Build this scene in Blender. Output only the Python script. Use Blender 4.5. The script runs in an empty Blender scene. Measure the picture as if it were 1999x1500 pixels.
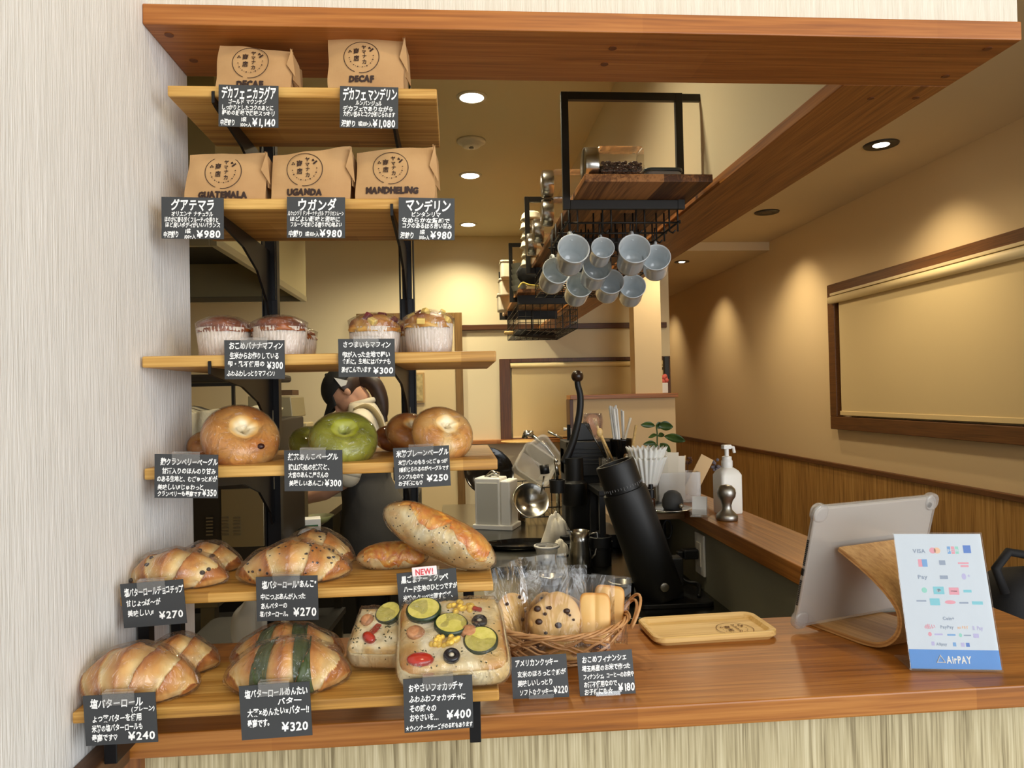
import bpy, math, random
from math import sin, cos, pi, radians, sqrt
from mathutils import Vector, Matrix, Euler, noise as mnoise

scene = bpy.context.scene
COL = scene.collection
RNG = random.Random(7)

# ------------------------------------------------------------------ camera
FPX, CX, CY = 1400.0, 999.5, 750.0
YAW, PITCH, ROLL = radians(4.48), radians(0.853), radians(-1.213)
EYE = Vector((0, 0, 1.45))
def _cam_axes():
    A = Matrix(((cos(YAW), -sin(YAW), 0), (sin(YAW), cos(YAW), 0), (0, 0, 1)))
    B = Matrix(((1, 0, 0), (0, cos(PITCH), sin(PITCH)), (0, -sin(PITCH), cos(PITCH))))
    Cm = Matrix(((1, 0, 0), (0, 0, -1), (0, 1, 0)))
    D = Matrix(((cos(ROLL), -sin(ROLL), 0), (sin(ROLL), cos(ROLL), 0), (0, 0, 1)))
    return D @ Cm @ B @ A
RM = _cam_axes()
cam_data = bpy.data.cameras.new('camera')
cam = bpy.data.objects.new('camera', cam_data)
COL.objects.link(cam)
cam_data.sensor_fit = 'HORIZONTAL'
cam_data.sensor_width = 36.0
cam_data.lens = FPX / 1999.0 * 36.0
cam_data.clip_start = 0.02
cam_data.clip_end = 60
_r, _u, _f = Vector(RM[0]), -Vector(RM[1]), Vector(RM[2])
cam.matrix_world = Matrix(((_r.x, _u.x, -_f.x, EYE.x), (_r.y, _u.y, -_f.y, EYE.y), (_r.z, _u.z, -_f.z, EYE.z), (0, 0, 0, 1)))
scene.camera = cam

def P(px, py, y=None, z=None, x=None):
    """World point seen at photograph pixel (px, py) on the plane y=, z= or x=."""
    d = RM.transposed() @ Vector(((px - CX) / FPX, (py - CY) / FPX, 1.0))
    if y is not None: t = (y - EYE.y) / d.y
    elif z is not None: t = (z - EYE.z) / d.z
    else: t = (x - EYE.x) / d.x
    return EYE + d * t

# ------------------------------------------------------------------ view, world, daylight
vs = scene.view_settings
vs.view_transform = 'Standard'
vs.look = 'None'
vs.exposure = 0.0
vs.gamma = 1.0
vs.use_curve_mapping = False
scene.cycles.use_denoising = True
scene.cycles.max_bounces = 10
scene.cycles.diffuse_bounces = 5
scene.cycles.glossy_bounces = 4
scene.cycles.transmission_bounces = 6
scene.cycles.transparent_max_bounces = 24
scene.cycles.sample_clamp_indirect = 4.0
scene.cycles.caustics_reflective = False
scene.cycles.caustics_refractive = False

world = bpy.data.worlds.new('daylight_world')
scene.world = world
world.use_nodes = True
wn, wl = world.node_tree.nodes, world.node_tree.links
wn.clear()
_tc = wn.new('ShaderNodeTexCoord')
_sep = wn.new('ShaderNodeSeparateXYZ')
_rmp = wn.new('ShaderNodeValToRGB')
_rmp.color_ramp.elements[0].position = 0.42
_rmp.color_ramp.elements[0].color = (0.30, 0.29, 0.28, 1)
_rmp.color_ramp.elements[1].position = 0.56
_rmp.color_ramp.elements[1].color = (0.92, 0.97, 1.0, 1)
_map = wn.new('ShaderNodeMath'); _map.operation = 'MULTIPLY_ADD'
_map.inputs[1].default_value = 0.5; _map.inputs[2].default_value = 0.5
_bg = wn.new('ShaderNodeBackground'); _bg.inputs[1].default_value = 0.95
_wo = wn.new('ShaderNodeOutputWorld')
wl.new(_tc.outputs['Generated'], _sep.inputs[0])
wl.new(_sep.outputs['Z'], _map.inputs[0])
wl.new(_map.outputs[0], _rmp.inputs[0])
wl.new(_rmp.outputs[0], _bg.inputs[0])
wl.new(_bg.outputs[0], _wo.inputs[0])

def area_light(name, loc, target, sx, sy, power, col):
    l = bpy.data.lights.new(name, 'AREA')
    l.shape = 'RECTANGLE'; l.size = sx; l.size_y = sy; l.energy = power; l.color = col
    o = bpy.data.objects.new(name, l); COL.objects.link(o)
    o.location = loc
    o.rotation_euler = (Vector(target) - Vector(loc)).to_track_quat('-Z', 'Y').to_euler()
    return o
# daylight from the glazed street front behind and to the right of the photographer
area_light('street_front_daylight', (2.3, -2.4, 1.7), (-0.25, 0.9, 1.35), 4.4, 2.4, 150, (0.94, 0.97, 1.0))

# ------------------------------------------------------------------ small helpers
def lin(c):
    return tuple(((v / 255) / 12.92 if v / 255 <= 0.04045 else ((v / 255 + 0.055) / 1.055) ** 2.4) for v in c) + (1.0,)

class MB:
    """Collects vertices and faces, then links them as one mesh object."""
    def __init__(s): s.v, s.f, s.m, s.a = [], [], [], []
    def add(s, vs_, fs, mi=0, M=None, attr=None):
        n = len(s.v)
        for i, p in enumerate(vs_):
            p = Vector(p)
            s.v.append(M @ p if M is not None else p)
            s.a.append(attr[i] if attr is not None else 0.5)
        for q in fs:
            s.f.append([n + i for i in q]); s.m.append(mi)
        return s
    def box(s, x0, x1, y0, y1, z0, z1, mi=0, M=None):
        vs_ = [(x0, y0, z0), (x1, y0, z0), (x1, y1, z0), (x0, y1, z0), (x0, y0, z1), (x1, y0, z1), (x1, y1, z1), (x0, y1, z1)]
        return s.add(vs_, [(0, 3, 2, 1), (4, 5, 6, 7), (0, 1, 5, 4), (1, 2, 6, 5), (2, 3, 7, 6), (3, 0, 4, 7)], mi, M)
    def lathe(s, prof, seg=32, mi=0, M=None, cap0=True, cap1=True, rf=None, attr=None):
        vs_, fs, at = [], [], []
        for j, (r, z) in enumerate(prof):
            for i in range(seg):
                a = 2 * pi * i / seg
                rr = r * (rf(a, z) if rf else 1.0)
                vs_.append((rr * cos(a), rr * sin(a), z)); at.append(attr[j] if attr else 0.5)
        n = len(prof)
        for j in range(n - 1):
            for i in range(seg):
                k = (i + 1) % seg
                fs.append((j * seg + i, j * seg + k, (j + 1) * seg + k, (j + 1) * seg + i))
        if cap0: fs.append(tuple(reversed(range(seg))))
        if cap1: fs.append(tuple(range((n - 1) * seg, n * seg)))
        return s.add(vs_, fs, mi, M, at)
    def tube(s, pts, r, seg=8, mi=0, M=None, closed=False, caps=True):
        pts = [Vector(p) for p in pts]; n = len(pts)
        rs = r if isinstance(r, (list, tuple)) else [r] * n
        vs_, fs = [], []
        t0 = (pts[1] - pts[0]).normalized()
        up = Vector((0, 0, 1)) if abs(t0.z) < 0.9 else Vector((1, 0, 0))
        nx = t0.cross(up).normalized()
        for i, p in enumerate(pts):
            if closed: t = (pts[(i + 1) % n] - pts[i - 1]).normalized()
            else: t = (pts[min(i + 1, n - 1)] - pts[max(i - 1, 0)]).normalized()
            nx = (nx - t * nx.dot(t)).normalized()
            b = t.cross(nx)
            for k in range(seg):
                a = 2 * pi * k / seg
                vs_.append(p + (nx * cos(a) + b * sin(a)) * rs[i])
        for i in range(n if closed else n - 1):
            j = (i + 1) % n
            for k in range(seg):
                l = (k + 1) % seg
                fs.append((i * seg + k, i * seg + l, j * seg + l, j * seg + k))
        if caps and not closed:
            fs.append(tuple(reversed(range(seg)))); fs.append(tuple(range((n - 1) * seg, n * seg)))
        return s.add(vs_, fs, mi, M)
    def prism(s, poly, h0, h1, axis='z', mi=0, M=None):
        n = len(poly)
        def pt(a, b, h): return {'z': (a, b, h), 'y': (a, h, b), 'x': (h, a, b)}[axis]
        vs_ = [pt(a, b, h0) for a, b in poly] + [pt(a, b, h1) for a, b in poly]
        fs = [tuple(reversed(range(n))), tuple(range(n, 2 * n))] + [(i, (i + 1) % n, n + (i + 1) % n, n + i) for i in range(n)]
        return s.add(vs_, fs, mi, M)
    def grid(s, fn, nu, nv, mi=0, M=None, cu=False, cv=False, afn=None):
        vs_, fs, at = [], [], []
        for j in range(nv):
            for i in range(nu):
                u = i / (nu if cu else nu - 1); v = j / (nv if cv else nv - 1)
                vs_.append(fn(u, v)); at.append(afn(u, v) if afn else 0.5)
        for j in range(nv if cv else nv - 1):
            for i in range(nu if cu else nu - 1):
                i2, j2 = (i + 1) % nu, (j + 1) % nv
                fs.append((j * nu + i, j * nu + i2, j2 * nu + i2, j2 * nu + i))
        return s.add(vs_, fs, mi, M, at)
    def ball(s, c, r, nu=16, nv=10, mi=0, M=None):
        rx, ry, rz = r if isinstance(r, (list, tuple)) else (r, r, r)
        c = Vector(c)
        return s.grid(lambda u, v: c + Vector((rx * cos(2 * pi * u) * sin(pi * (0.001 + 0.998 * v)), ry * sin(2 * pi * u) * sin(pi * (0.001 + 0.998 * v)), -rz * cos(pi * (0.001 + 0.998 * v)))), nu, nv, mi, M, cu=True)

def obj(name, mb, mats, parent=None, smooth=False, bev=0, seg=2, sub=0, solid=0, loc=None, rot=None, auto=None):
    me = bpy.data.meshes.new(name)
    me.from_pydata([tuple(p) for p in mb.v], [], mb.f)
    if not isinstance(mats, (list, tuple)): mats = [mats]
    for m in mats: me.materials.append(m)
    if any(mb.m): me.polygons.foreach_set('material_index', mb.m)
    at = me.attributes.new('crust', 'FLOAT', 'POINT')
    at.data.foreach_set('value', mb.a)
    import bmesh
    b = bmesh.new(); b.from_mesh(me)
    bmesh.ops.recalc_face_normals(b, faces=b.faces)
    b.to_mesh(me); b.free()
    if smooth: me.polygons.foreach_set('use_smooth', [True] * len(me.polygons))
    if auto: 
        me.polygons.foreach_set('use_smooth', [True] * len(me.polygons))
        me.set_sharp_from_angle(angle=radians(auto))
    me.update()
    o = bpy.data.objects.new(name, me); COL.objects.link(o)
    if parent is not None: o.parent = parent
    if loc is not None: o.location = loc
    if rot is not None: o.rotation_euler = rot
    if bev:
        m = o.modifiers.new('edge', 'BEVEL'); m.width = bev; m.segments = seg; m.limit_method = 'ANGLE'; m.angle_limit = radians(35)
    if sub:
        m = o.modifiers.new('sub', 'SUBSURF'); m.levels = sub; m.render_levels = sub
    if solid:
        m = o.modifiers.new('thick', 'SOLIDIFY'); m.thickness = solid; m.offset = 0
    return o

def tag(o, label, cat, group=None):
    o['label'] = label; o['category'] = cat
    if group: o['group'] = group
    return o
def thing(name, label, cat, loc=(0, 0, 0), rz=0.0, group=None, rot=None):
    o = bpy.data.objects.new(name, None); COL.objects.link(o)
    o.empty_display_size = 0.02
    o.location = loc; o.rotation_euler = rot if rot is not None else (0, 0, rz)
    return tag(o, label, cat, group)
def struct(name, mb, mats, **k):
    o = obj(name, mb, mats, **k); o['kind'] = 'structure'
    return o
KIDS = {}
def copy_thing(src, label, loc, rot=None, scale=None):
    r = src.copy(); COL.objects.link(r)
    r.location = loc; r['label'] = label
    if rot is not None: r.rotation_euler = rot
    if scale is not None: r.scale = (scale,) * 3
    for ch in [c for c in bpy.data.objects if c.parent == src]:
        c = ch.copy(); COL.objects.link(c); c.parent = r
        for g in [d for d in bpy.data.objects if d.parent == ch]:
            d = g.copy(); COL.objects.link(d); d.parent = c
    return r
def T(loc, rx=0, ry=0, rz=0, s=1.0):
    return Matrix.Translation(Vector(loc)) @ Euler((rx, ry, rz)).to_matrix().to_4x4() @ Matrix.Scale(s, 4)
def ncoh(p, sc, seed=0.0):
    return mnoise.noise(Vector(p) * sc + Vector((seed * 3.1, seed * 1.7, seed * 2.3)))

# ------------------------------------------------------------------ materials
def _new(name):
    m = bpy.data.materials.new(name); m.use_nodes = True
    nt = m.node_tree
    return m, nt.nodes, nt.links, nt.nodes['Principled BSDF']
def mat(name, c, rough=0.5, metal=0.0, bump=None, c2=None, cscale=20, stretch=(1, 1, 1), coat=0, emit=None, trans=0, sub=0, spec=None, ior=None):
    m, n, l, b = _new(name)
    b.inputs['Base Color'].default_value = lin(c)
    b.inputs['Roughness'].default_value = rough
    b.inputs['Metallic'].default_value = metal
    if coat: b.inputs['Coat Weight'].default_value = coat; b.inputs['Coat Roughness'].default_value = 0.15
    if trans: b.inputs['Transmission Weight'].default_value = trans
    if spec is not None: b.inputs['Specular IOR Level'].default_value = spec
    if ior: b.inputs['IOR'].default_value = ior
    if sub:
        b.inputs['Subsurface Weight'].default_value = sub; b.inputs['Subsurface Radius'].default_value = (0.02, 0.01, 0.005); b.inputs['Subsurface Scale'].default_value = 0.3
    if emit:
        b.inputs['Emission Color'].default_value = lin(emit[0]); b.inputs['Emission Strength'].default_value = emit[1]
    if c2 or bump:
        tc = n.new('ShaderNodeTexCoord'); mp = n.new('ShaderNodeMapping'); mp.inputs['Scale'].default_value = stretch
        l.new(tc.outputs['Object'], mp.inputs[0])
    if c2:
        t = n.new('ShaderNodeTexNoise'); t.inputs['Scale'].default_value = cscale; t.inputs['Detail'].default_value = 5
        rp = n.new('ShaderNodeValToRGB'); rp.color_ramp.elements[0].color = lin(c); rp.color_ramp.elements[1].color = lin(c2)
        rp.color_ramp.elements[0].position = 0.35; rp.color_ramp.elements[1].position = 0.68
        l.new(mp.outputs[0], t.inputs['Vector']); l.new(t.outputs[0], rp.inputs[0]); l.new(rp.outputs[0], b.inputs['Base Color'])
    if bump:
        t2 = n.new('ShaderNodeTexNoise'); t2.inputs['Scale'].default_value = bump[0]; t2.inputs['Detail'].default_value = 4
        bp = n.new('ShaderNodeBump'); bp.inputs['Strength'].default_value = bump[1]; bp.inputs['Distance'].default_value = bump[2] if len(bump) > 2 else 0.002
        l.new(mp.outputs[0], t2.inputs['Vector']); l.new(t2.outputs[0], bp.inputs['Height']); l.new(bp.outputs[0], b.inputs['Normal'])
    return m
def wood(name, dark, mid, light, axis='x', scale=1.0, rough=0.4, coat=0.0, planks=0.0, paxis=1, bump=0.15, streak=0.5, blk=2.2, pamp=0.13, lo=0.32, hi=0.68):
    """Grain runs along axis; planks > 0 adds laminated strips of that width across paxis."""
    m, n, l, b = _new(name)
    tc = n.new('ShaderNodeTexCoord')
    st = {'x': (3.0, 90, 90), 'y': (90, 3.0, 90), 'z': (90, 90, 3.0)}[axis]
    mp = n.new('ShaderNodeMapping'); mp.inputs['Scale'].default_value = tuple(v * scale for v in st)
    l.new(tc.outputs['Object'], mp.inputs[0])
    t1 = n.new('ShaderNodeTexNoise'); t1.inputs['Scale'].default_value = 1.0; t1.inputs['Detail'].default_value = 6; t1.inputs['Distortion'].default_value = 0.8
    mp2 = n.new('ShaderNodeMapping'); mp2.inputs['Scale'].default_value = tuple(v * scale * (3.2 if v > 5 else 2.0) for v in st)
    l.new(tc.outputs['Object'], mp2.inputs[0])
    t2 = n.new('ShaderNodeTexNoise'); t2.inputs['Scale'].default_value = 1.0; t2.inputs['Detail'].default_value = 3
    l.new(mp.outputs[0], t1.inputs['Vector']); l.new(mp2.outputs[0], t2.inputs['Vector'])
    mix = n.new('ShaderNodeMath'); mix.operation = 'MULTIPLY_ADD'; mix.inputs[1].default_value = streak
    sc = n.new('ShaderNodeMath'); sc.operation = 'MULTIPLY'; sc.inputs[1].default_value = 1 - streak
    l.new(t1.outputs[0], sc.inputs[0]); l.new(t2.outputs[0], mix.inputs[0]); l.new(sc.outputs[0], mix.inputs[2])
    fac = mix.outputs[0]
    if planks:
        sp = n.new('ShaderNodeSeparateXYZ'); l.new(tc.outputs['Object'], sp.inputs[0])
        gx = {'x': 0, 'y': 1, 'z': 2}[axis]
        d = n.new('ShaderNodeMath'); d.operation = 'DIVIDE'; d.inputs[1].default_value = planks; l.new(sp.outputs[paxis], d.inputs[0])
        fl = n.new('ShaderNodeMath'); fl.operation = 'FLOOR'; l.new(d.outputs[0], fl.inputs[0])
        wn0 = n.new('ShaderNodeTexWhiteNoise'); wn0.noise_dimensions = '1D'; l.new(fl.outputs[0], wn0.inputs['W'])
        # along-grain blocks, shifted per strip
        ad = n.new('ShaderNodeMath'); ad.operation = 'MULTIPLY_ADD'; ad.inputs[1].default_value = blk; l.new(sp.outputs[gx], ad.inputs[0]); l.new(wn0.outputs['Value'], ad.inputs[2])
        f2 = n.new('ShaderNodeMath'); f2.operation = 'FLOOR'; l.new(ad.outputs[0], f2.inputs[0])
        cb = n.new('ShaderNodeCombineXYZ'); l.new(fl.outputs[0], cb.inputs[0]); l.new(f2.outputs[0], cb.inputs[1])
        wn1 = n.new('ShaderNodeTexWhiteNoise'); wn1.noise_dimensions = '2D'; l.new(cb.outputs[0], wn1.inputs['Vector'])
        pa = n.new('ShaderNodeMath'); pa.operation = 'MULTIPLY_ADD'; pa.inputs[1].default_value = pamp; pa.inputs[2].default_value = -pamp / 2
        l.new(wn1.outputs['Value'], pa.inputs[0])
        ad2 = n.new('ShaderNodeMath'); ad2.operation = 'ADD'; l.new(fac, ad2.inputs[0]); l.new(pa.outputs[0], ad2.inputs[1])
        fac = ad2.outputs[0]
    rp = n.new('ShaderNodeValToRGB'); e = rp.color_ramp.elements
    e[0].position = lo; e[0].color = lin(dark); e[1].position = hi; e[1].color = lin(light)
    k = e.new(0.5); k.color = lin(mid)
    l.new(fac, rp.inputs[0]); l.new(rp.outputs[0], b.inputs['Base Color'])
    b.inputs['Roughness'].default_value = rough
    if coat: b.inputs['Coat Weight'].default_value = coat; b.inputs['Coat Roughness'].default_value = 0.2
    bp = n.new('ShaderNodeBump'); bp.inputs['Strength'].default_value = bump; bp.inputs['Distance'].default_value = 0.001
    l.new(fac, bp.inputs['Height']); l.new(bp.outputs[0], b.inputs['Normal'])
    return m
def film(name, haze=0.05, gloss=0.9, rough=0.07, bscale=45, bstr=0.6, tint=(1, 1, 1, 1), base=0.05, dist=0.004):
    """Thin clear plastic: mostly transparent, glossy where it crinkles."""
    m = bpy.data.materials.new(name); m.use_nodes = True
    n, l = m.node_tree.nodes, m.node_tree.links; n.clear()
    tc = n.new('ShaderNodeTexCoord'); t = n.new('ShaderNodeTexNoise'); t.inputs['Scale'].default_value = bscale; t.inputs['Detail'].default_value = 3; t.inputs['Distortion'].default_value = 1.2
    bp = n.new('ShaderNodeBump'); bp.inputs['Strength'].default_value = bstr; bp.inputs['Distance'].default_value = dist
    mpf = n.new('ShaderNodeMapping'); mpf.inputs['Scale'].default_value = (1.0, 1.0, 0.45); mpf.inputs['Rotation'].default_value = (0.3, 0.5, 0.2)
    l.new(tc.outputs['Object'], mpf.inputs[0]); l.new(mpf.outputs[0], t.inputs['Vector']); l.new(t.outputs[0], bp.inputs['Height'])
    tr = n.new('ShaderNodeBsdfTransparent'); tr.inputs[0].default_value = tint
    gl = n.new('ShaderNodeBsdfGlossy'); gl.inputs['Roughness'].default_value = rough; gl.inputs[0].default_value = (gloss,) * 3 + (1,)
    df = n.new('ShaderNodeBsdfDiffuse'); df.inputs[0].default_value = (0.9, 0.88, 0.84, 1)
    fr = n.new('ShaderNodeFresnel'); fr.inputs[0].default_value = 1.45
    l.new(bp.outputs[0], fr.inputs['Normal']); l.new(bp.outputs[0], gl.inputs['Normal'])
    ad = n.new('ShaderNodeMath'); ad.operation = 'MULTIPLY_ADD'; ad.inputs[1].default_value = 0.5; ad.inputs[2].default_value = base - 0.02; ad.use_clamp = True
    l.new(fr.outputs[0], ad.inputs[0])
    m1 = n.new('ShaderNodeMixShader'); m1.inputs[0].default_value = haze; l.new(tr.outputs[0], m1.inputs[1]); l.new(df.outputs[0], m1.inputs[2])
    m2 = n.new('ShaderNodeMixShader'); l.new(ad.outputs[0], m2.inputs[0]); l.new(m1.outputs[0], m2.inputs[1]); l.new(gl.outputs[0], m2.inputs[2])
    o = n.new('ShaderNodeOutputMaterial'); l.new(m2.outputs[0], o.inputs[0])
    return m
def bread(name, cols, nscale=60, rough=0.36, speck=None, bump=0.25, amp=0.35):
    """Crust colours over the mesh's own crust value: pale dough 0 ... deep crust 1."""
    m, n, l, b = _new(name)
    at = n.new('ShaderNodeAttribute'); at.attribute_name = 'crust'
    tc = n.new('ShaderNodeTexCoord'); t = n.new('ShaderNodeTexNoise'); t.inputs['Scale'].default_value = nscale; t.inputs['Detail'].default_value = 5
    l.new(tc.outputs['Object'], t.inputs['Vector'])
    a = n.new('ShaderNodeMath'); a.operation = 'MULTIPLY_ADD'; a.inputs[1].default_value = amp; a.inputs[2].default_value = -amp / 2
    l.new(t.outputs[0], a.inputs[0])
    s = n.new('ShaderNodeMath'); s.operation = 'ADD'; l.new(at.outputs['Fac'], s.inputs[0]); l.new(a.outputs[0], s.inputs[1])
    rp = n.new('ShaderNodeValToRGB'); e = rp.color_ramp.elements
    e[0].position = 0.0; e[0].color = lin(cols[0]); e[1].position = 1.0; e[1].color = lin(cols[-1])
    for i, c in enumerate(cols[1:-1]):
        k = e.new((i + 1) / (len(cols) - 1)); k.color = lin(c)
    l.new(s.outputs[0], rp.inputs[0])
    col = rp.outputs[0]
    if speck:
        vt = n.new('ShaderNodeTexVoronoi'); vt.inputs['Scale'].default_value = speck[1]
        l.new(tc.outputs['Object'], vt.inputs['Vector'])
        lt = n.new('ShaderNodeMath'); lt.operation = 'LESS_THAN'; lt.inputs[1].default_value = speck[2]; l.new(vt.outputs['Distance'], lt.inputs[0])
        mx = n.new('ShaderNodeMixRGB'); mx.inputs[2].default_value = lin(speck[0]); l.new(lt.outputs[0], mx.inputs[0]); l.new(col, mx.inputs[1])
        col = mx.outputs[0]
    l.new(col, b.inputs['Base Color'])
    b.inputs['Roughness'].default_value = rough
    bp = n.new('ShaderNodeBump'); bp.inputs['Strength'].default_value = bump; bp.inputs['Distance'].default_value = 0.0015
    l.new(t.outputs[0], bp.inputs['Height']); l.new(bp.outputs[0], b.inputs['Normal'])
    return m
def emis(name, c, s):
    m = bpy.data.materials.new(name); m.use_nodes = True
    n, l = m.node_tree.nodes, m.node_tree.links; n.clear()
    e = n.new('ShaderNodeEmission'); e.inputs[0].default_value = lin(c); e.inputs[1].default_value = s
    o = n.new('ShaderNodeOutputMaterial'); l.new(e.outputs[0], o.inputs[0])
    return m

W_HEAD = wood('header_wood', (128, 70, 22), (168, 100, 38), (190, 124, 58), 'x', rough=0.45, coat=0.08, streak=0.4, planks=0.09, paxis=1, pamp=0.08, lo=.31, hi=.69)
W_BEAM = wood('beam_wood', (118, 66, 20), (160, 98, 36), (186, 122, 54), 'y', rough=0.45, coat=0.08, streak=.4)
W_COUNT = wood('counter_wood', (122, 70, 22), (160, 98, 36), (188, 126, 58), 'x', rough=0.38, coat=0.06, planks=0.095, paxis=1, streak=0.35, pamp=0.12, lo=.31, hi=.69)
W_LEDGE = wood('ledge_wood', (126, 74, 26), (166, 104, 40), (192, 130, 62), 'y', rough=0.36, coat=0.1, streak=.35)
W_SHELF = wood('shelf_wood', (138, 94, 36), (188, 138, 62), (222, 178, 100), 'x', rough=0.5, planks=0.085, paxis=1, streak=0.4, pamp=.12, lo=.31, hi=.69)
W_DARK = wood('dark_frame_wood', (58, 32, 14), (84, 48, 20), (104, 62, 28), 'x', rough=0.45)
W_DARKZ = wood('dark_frame_wood_upright', (58, 32, 14), (84, 48, 20), (104, 62, 28), 'z', rough=0.45)
W_RACK = wood('rack_wood', (84, 48, 20), (136, 86, 40), (192, 132, 74), 'y', rough=0.5, planks=0.045, paxis=0, streak=0.3, pamp=.4)
W_PLY = wood('ply_wood', (168, 122, 70), (196, 150, 92), (212, 168, 110), 'y', rough=0.42)
W_TRAY = wood('tray_wood', (192, 150, 84), (222, 184, 116), (234, 200, 138), 'x', rough=0.4)
W_PANEL = wood('rustic_panel', (112, 98, 66), (180, 166, 128), (208, 196, 160), 'z', rough=0.7, scale=1.7, planks=0.14, paxis=0, streak=0.4, bump=0.6, blk=0.2, pamp=0.04, lo=0.31, hi=0.66)
W_WAIN = wood('wainscot_panel', (120, 82, 36), (172, 128, 66), (198, 156, 92), 'z', rough=0.5, scale=0.8, planks=0.2, paxis=1, streak=0.4, blk=0.2, pamp=0.06, lo=.34, hi=.66)
BLACK = mat('black_metal', (20, 20, 22), 0.38, 0.3, spec=0.4)
BLACKP = mat('black_plastic', (18, 18, 19), 0.42)
MATTE = mat('matt_black_coat', (17, 17, 18), 0.5, bump=(400, 0.15, 0.0005))
STEEL = mat('steel', (190, 188, 182), 0.22, 1.0)
STEELB = mat('brushed_steel', (165, 162, 155), 0.38, 1.0)
STEELD = mat('dark_steel', (110, 106, 98), 0.3, 1.0)
WHITEP = mat('white_plastic', (236, 234, 228), 0.35)
WHITEC = mat('white_ceramic', (226, 230, 232), 0.15, coat=0.4)
CREAM = mat('cream_wall', (226, 212, 178), 0.85, bump=(260, 0.12, 0.001))
CREAMC = mat('cream_ceiling', (224, 212, 178), 0.9)
CAFEW = mat('cafe_wall', (218, 194, 152), 0.85, bump=(260, 0.12, 0.001))
PAPER = mat('white_paper', (240, 238, 232), 0.7)
KRAFT = mat('kraft_paper', (198, 158, 108), 0.75, c2=(182, 140, 92), cscale=14, bump=(18, 0.35, 0.004))
INK = mat('dark_brown_ink', (52, 30, 20), 0.7)
CHALK = mat('chalk_marker', (250, 250, 248), 0.7)
SLATE = mat('slate_board', (58, 60, 62), 0.55, bump=(500, 0.08, 0.0005))
CLEAR = film('clear_acrylic', 0.05, 0.9, 0.05, 2, 0.02, base=0.06)
WRAP = film('bread_wrap', 0.02, 1.0, 0.06, 55, 1.0, base=0.04, dist=0.012)
POUCH = film('cookie_pouch', 0.012, 1.0, 0.05, 30, 0.9, base=0.025, dist=0.010)
GLASS = film('clear_glass', 0.01, 1.0, 0.02, 2, 0.0, base=0.04)
FROST = film('frosted_plastic', 0.26, 0.8, 0.2, 8, 0.1, base=0.05)
SMOKE = mat('dark_glossy', (16, 15, 15), 0.12)
GREENW = mat('grey_green_panel', (132, 130, 112), 0.55)
TOPSTEEL = mat('worktop_steel', (120, 118, 108), 0.22, 1.0)
SKIN = mat('skin', (196, 146, 116), 0.55, sub=0.1)

# ------------------------------------------------------------------ lettering
GL = {}
def load_glyphs(chars):
    obs = {}
    for ch in sorted(chars):
        if ch == ' ': continue
        c = bpy.data.curves.new('glyph', 'FONT'); c.body = ch; c.size = 1; c.resolution_u = 2
        o = bpy.data.objects.new('glyph', c); COL.objects.link(o); obs[ch] = o
    for off in (0.0, 0.03):
        for o in obs.values(): o.data.offset = off
        dg = bpy.context.evaluated_depsgraph_get(); dg.update()
        for ch, o in obs.items():
            e = o.evaluated_get(dg); m = e.to_mesh()
            vs_ = [(v.co.x, v.co.y) for v in m.vertices]; fs = [tuple(p.vertices) for p in m.polygons]
            e.to_mesh_clear()
            code = ord(ch)
            xmax = max(v[0] for v in vs_)
            adv = 1.0 if code > 0x2E00 else xmax + 0.07
            if ch in 'っょゃュョァィェッャ': adv = 0.8
            GL[(ch, off > 0)] = (vs_, fs, adv)
    for o in obs.values():
        c = o.data; bpy.data.objects.remove(o); bpy.data.curves.remove(c)
def write(mb, text, x0, x1, yc, h, jit=0.0, bold=True, mi=0, M=None, fit=True, rng=RNG, center=False):
    """Lays text between x0 and x1 (metres) at centre height yc in the local XZ plane."""
    adv = sum(0.42 if c == ' ' else GL[(c, bold)][2] for c in text)
    s = h / 0.86
    k = (x1 - x0) / (adv * s) if fit else 1.0
    x = x0
    if center: k = min(1.0, k); x = (x0 + x1) / 2 - adv * s * k / 2
    for c in text:
        if c == ' ': x += 0.42 * s * k; continue
        vs_, fs, a = GL[(c, bold)]
        r = rng.uniform(-1, 1) * jit * 0.10; dy = rng.uniform(-1, 1) * jit * h * 0.05; ss = 1 + rng.uniform(-1, 1) * jit * 0.07
        sl = 0.10 * jit
        cxm = a / 2
        out = []
        for vx, vy in vs_:
            px_, py_ = (vx - cxm), (vy - 0.38)
            px_ += sl * py_
            rx, ry = px_ * cos(r) - py_ * sin(r), px_ * sin(r) + py_ * cos(r)
            out.append((x + (cxm + rx * ss) * s * k, 0.0, yc + ry * ss * s + dy))
        mb.add(out, fs, mi, M)
        x += a * s * k
# ================================================================== the room
WX = -0.424                      # face of the near side wall
ZC = 1.05                        # counter top
WALLP = mat('woven_wallpaper', (230, 228, 223), 0.8, c2=(243, 241, 237), cscale=6, stretch=(30, 30, 1.6), bump=(13, 0.5, 0.003))
struct('wall_left', MB().box(-0.60, WX, -1.2, 1.19, 0, 2.75), WALLP)
struct('wall_front', MB().box(WX, 0.885, 1.045, 1.168, 2.004, 2.75), mat('front_wallpaper', (222, 214, 198), 0.85, c2=(234, 228, 214), cscale=6, stretch=(30, 30, 1.6), bump=(13, 0.6, 0.003)))
hd = struct('trim_1', MB().box(WX, 0.874, 1.024, 1.19, 1.976, 2.005), W_HEAD, bev=0.002)
pm = mat('plug_wood', (110, 60, 24), 0.5)
for px_, py_ in ((330, 68), (378, 118), (1196, 94), (1180, 125), (1928, 95), (1846, 149)):
    q = P(px_, py_, z=1.976)
    obj('screw_plug', MB().lathe([(0.0062, -0.0005), (0.0062, 0.004)], 20, M=T((q.x, q.y, 1.9755))), pm, parent=hd)
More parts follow.
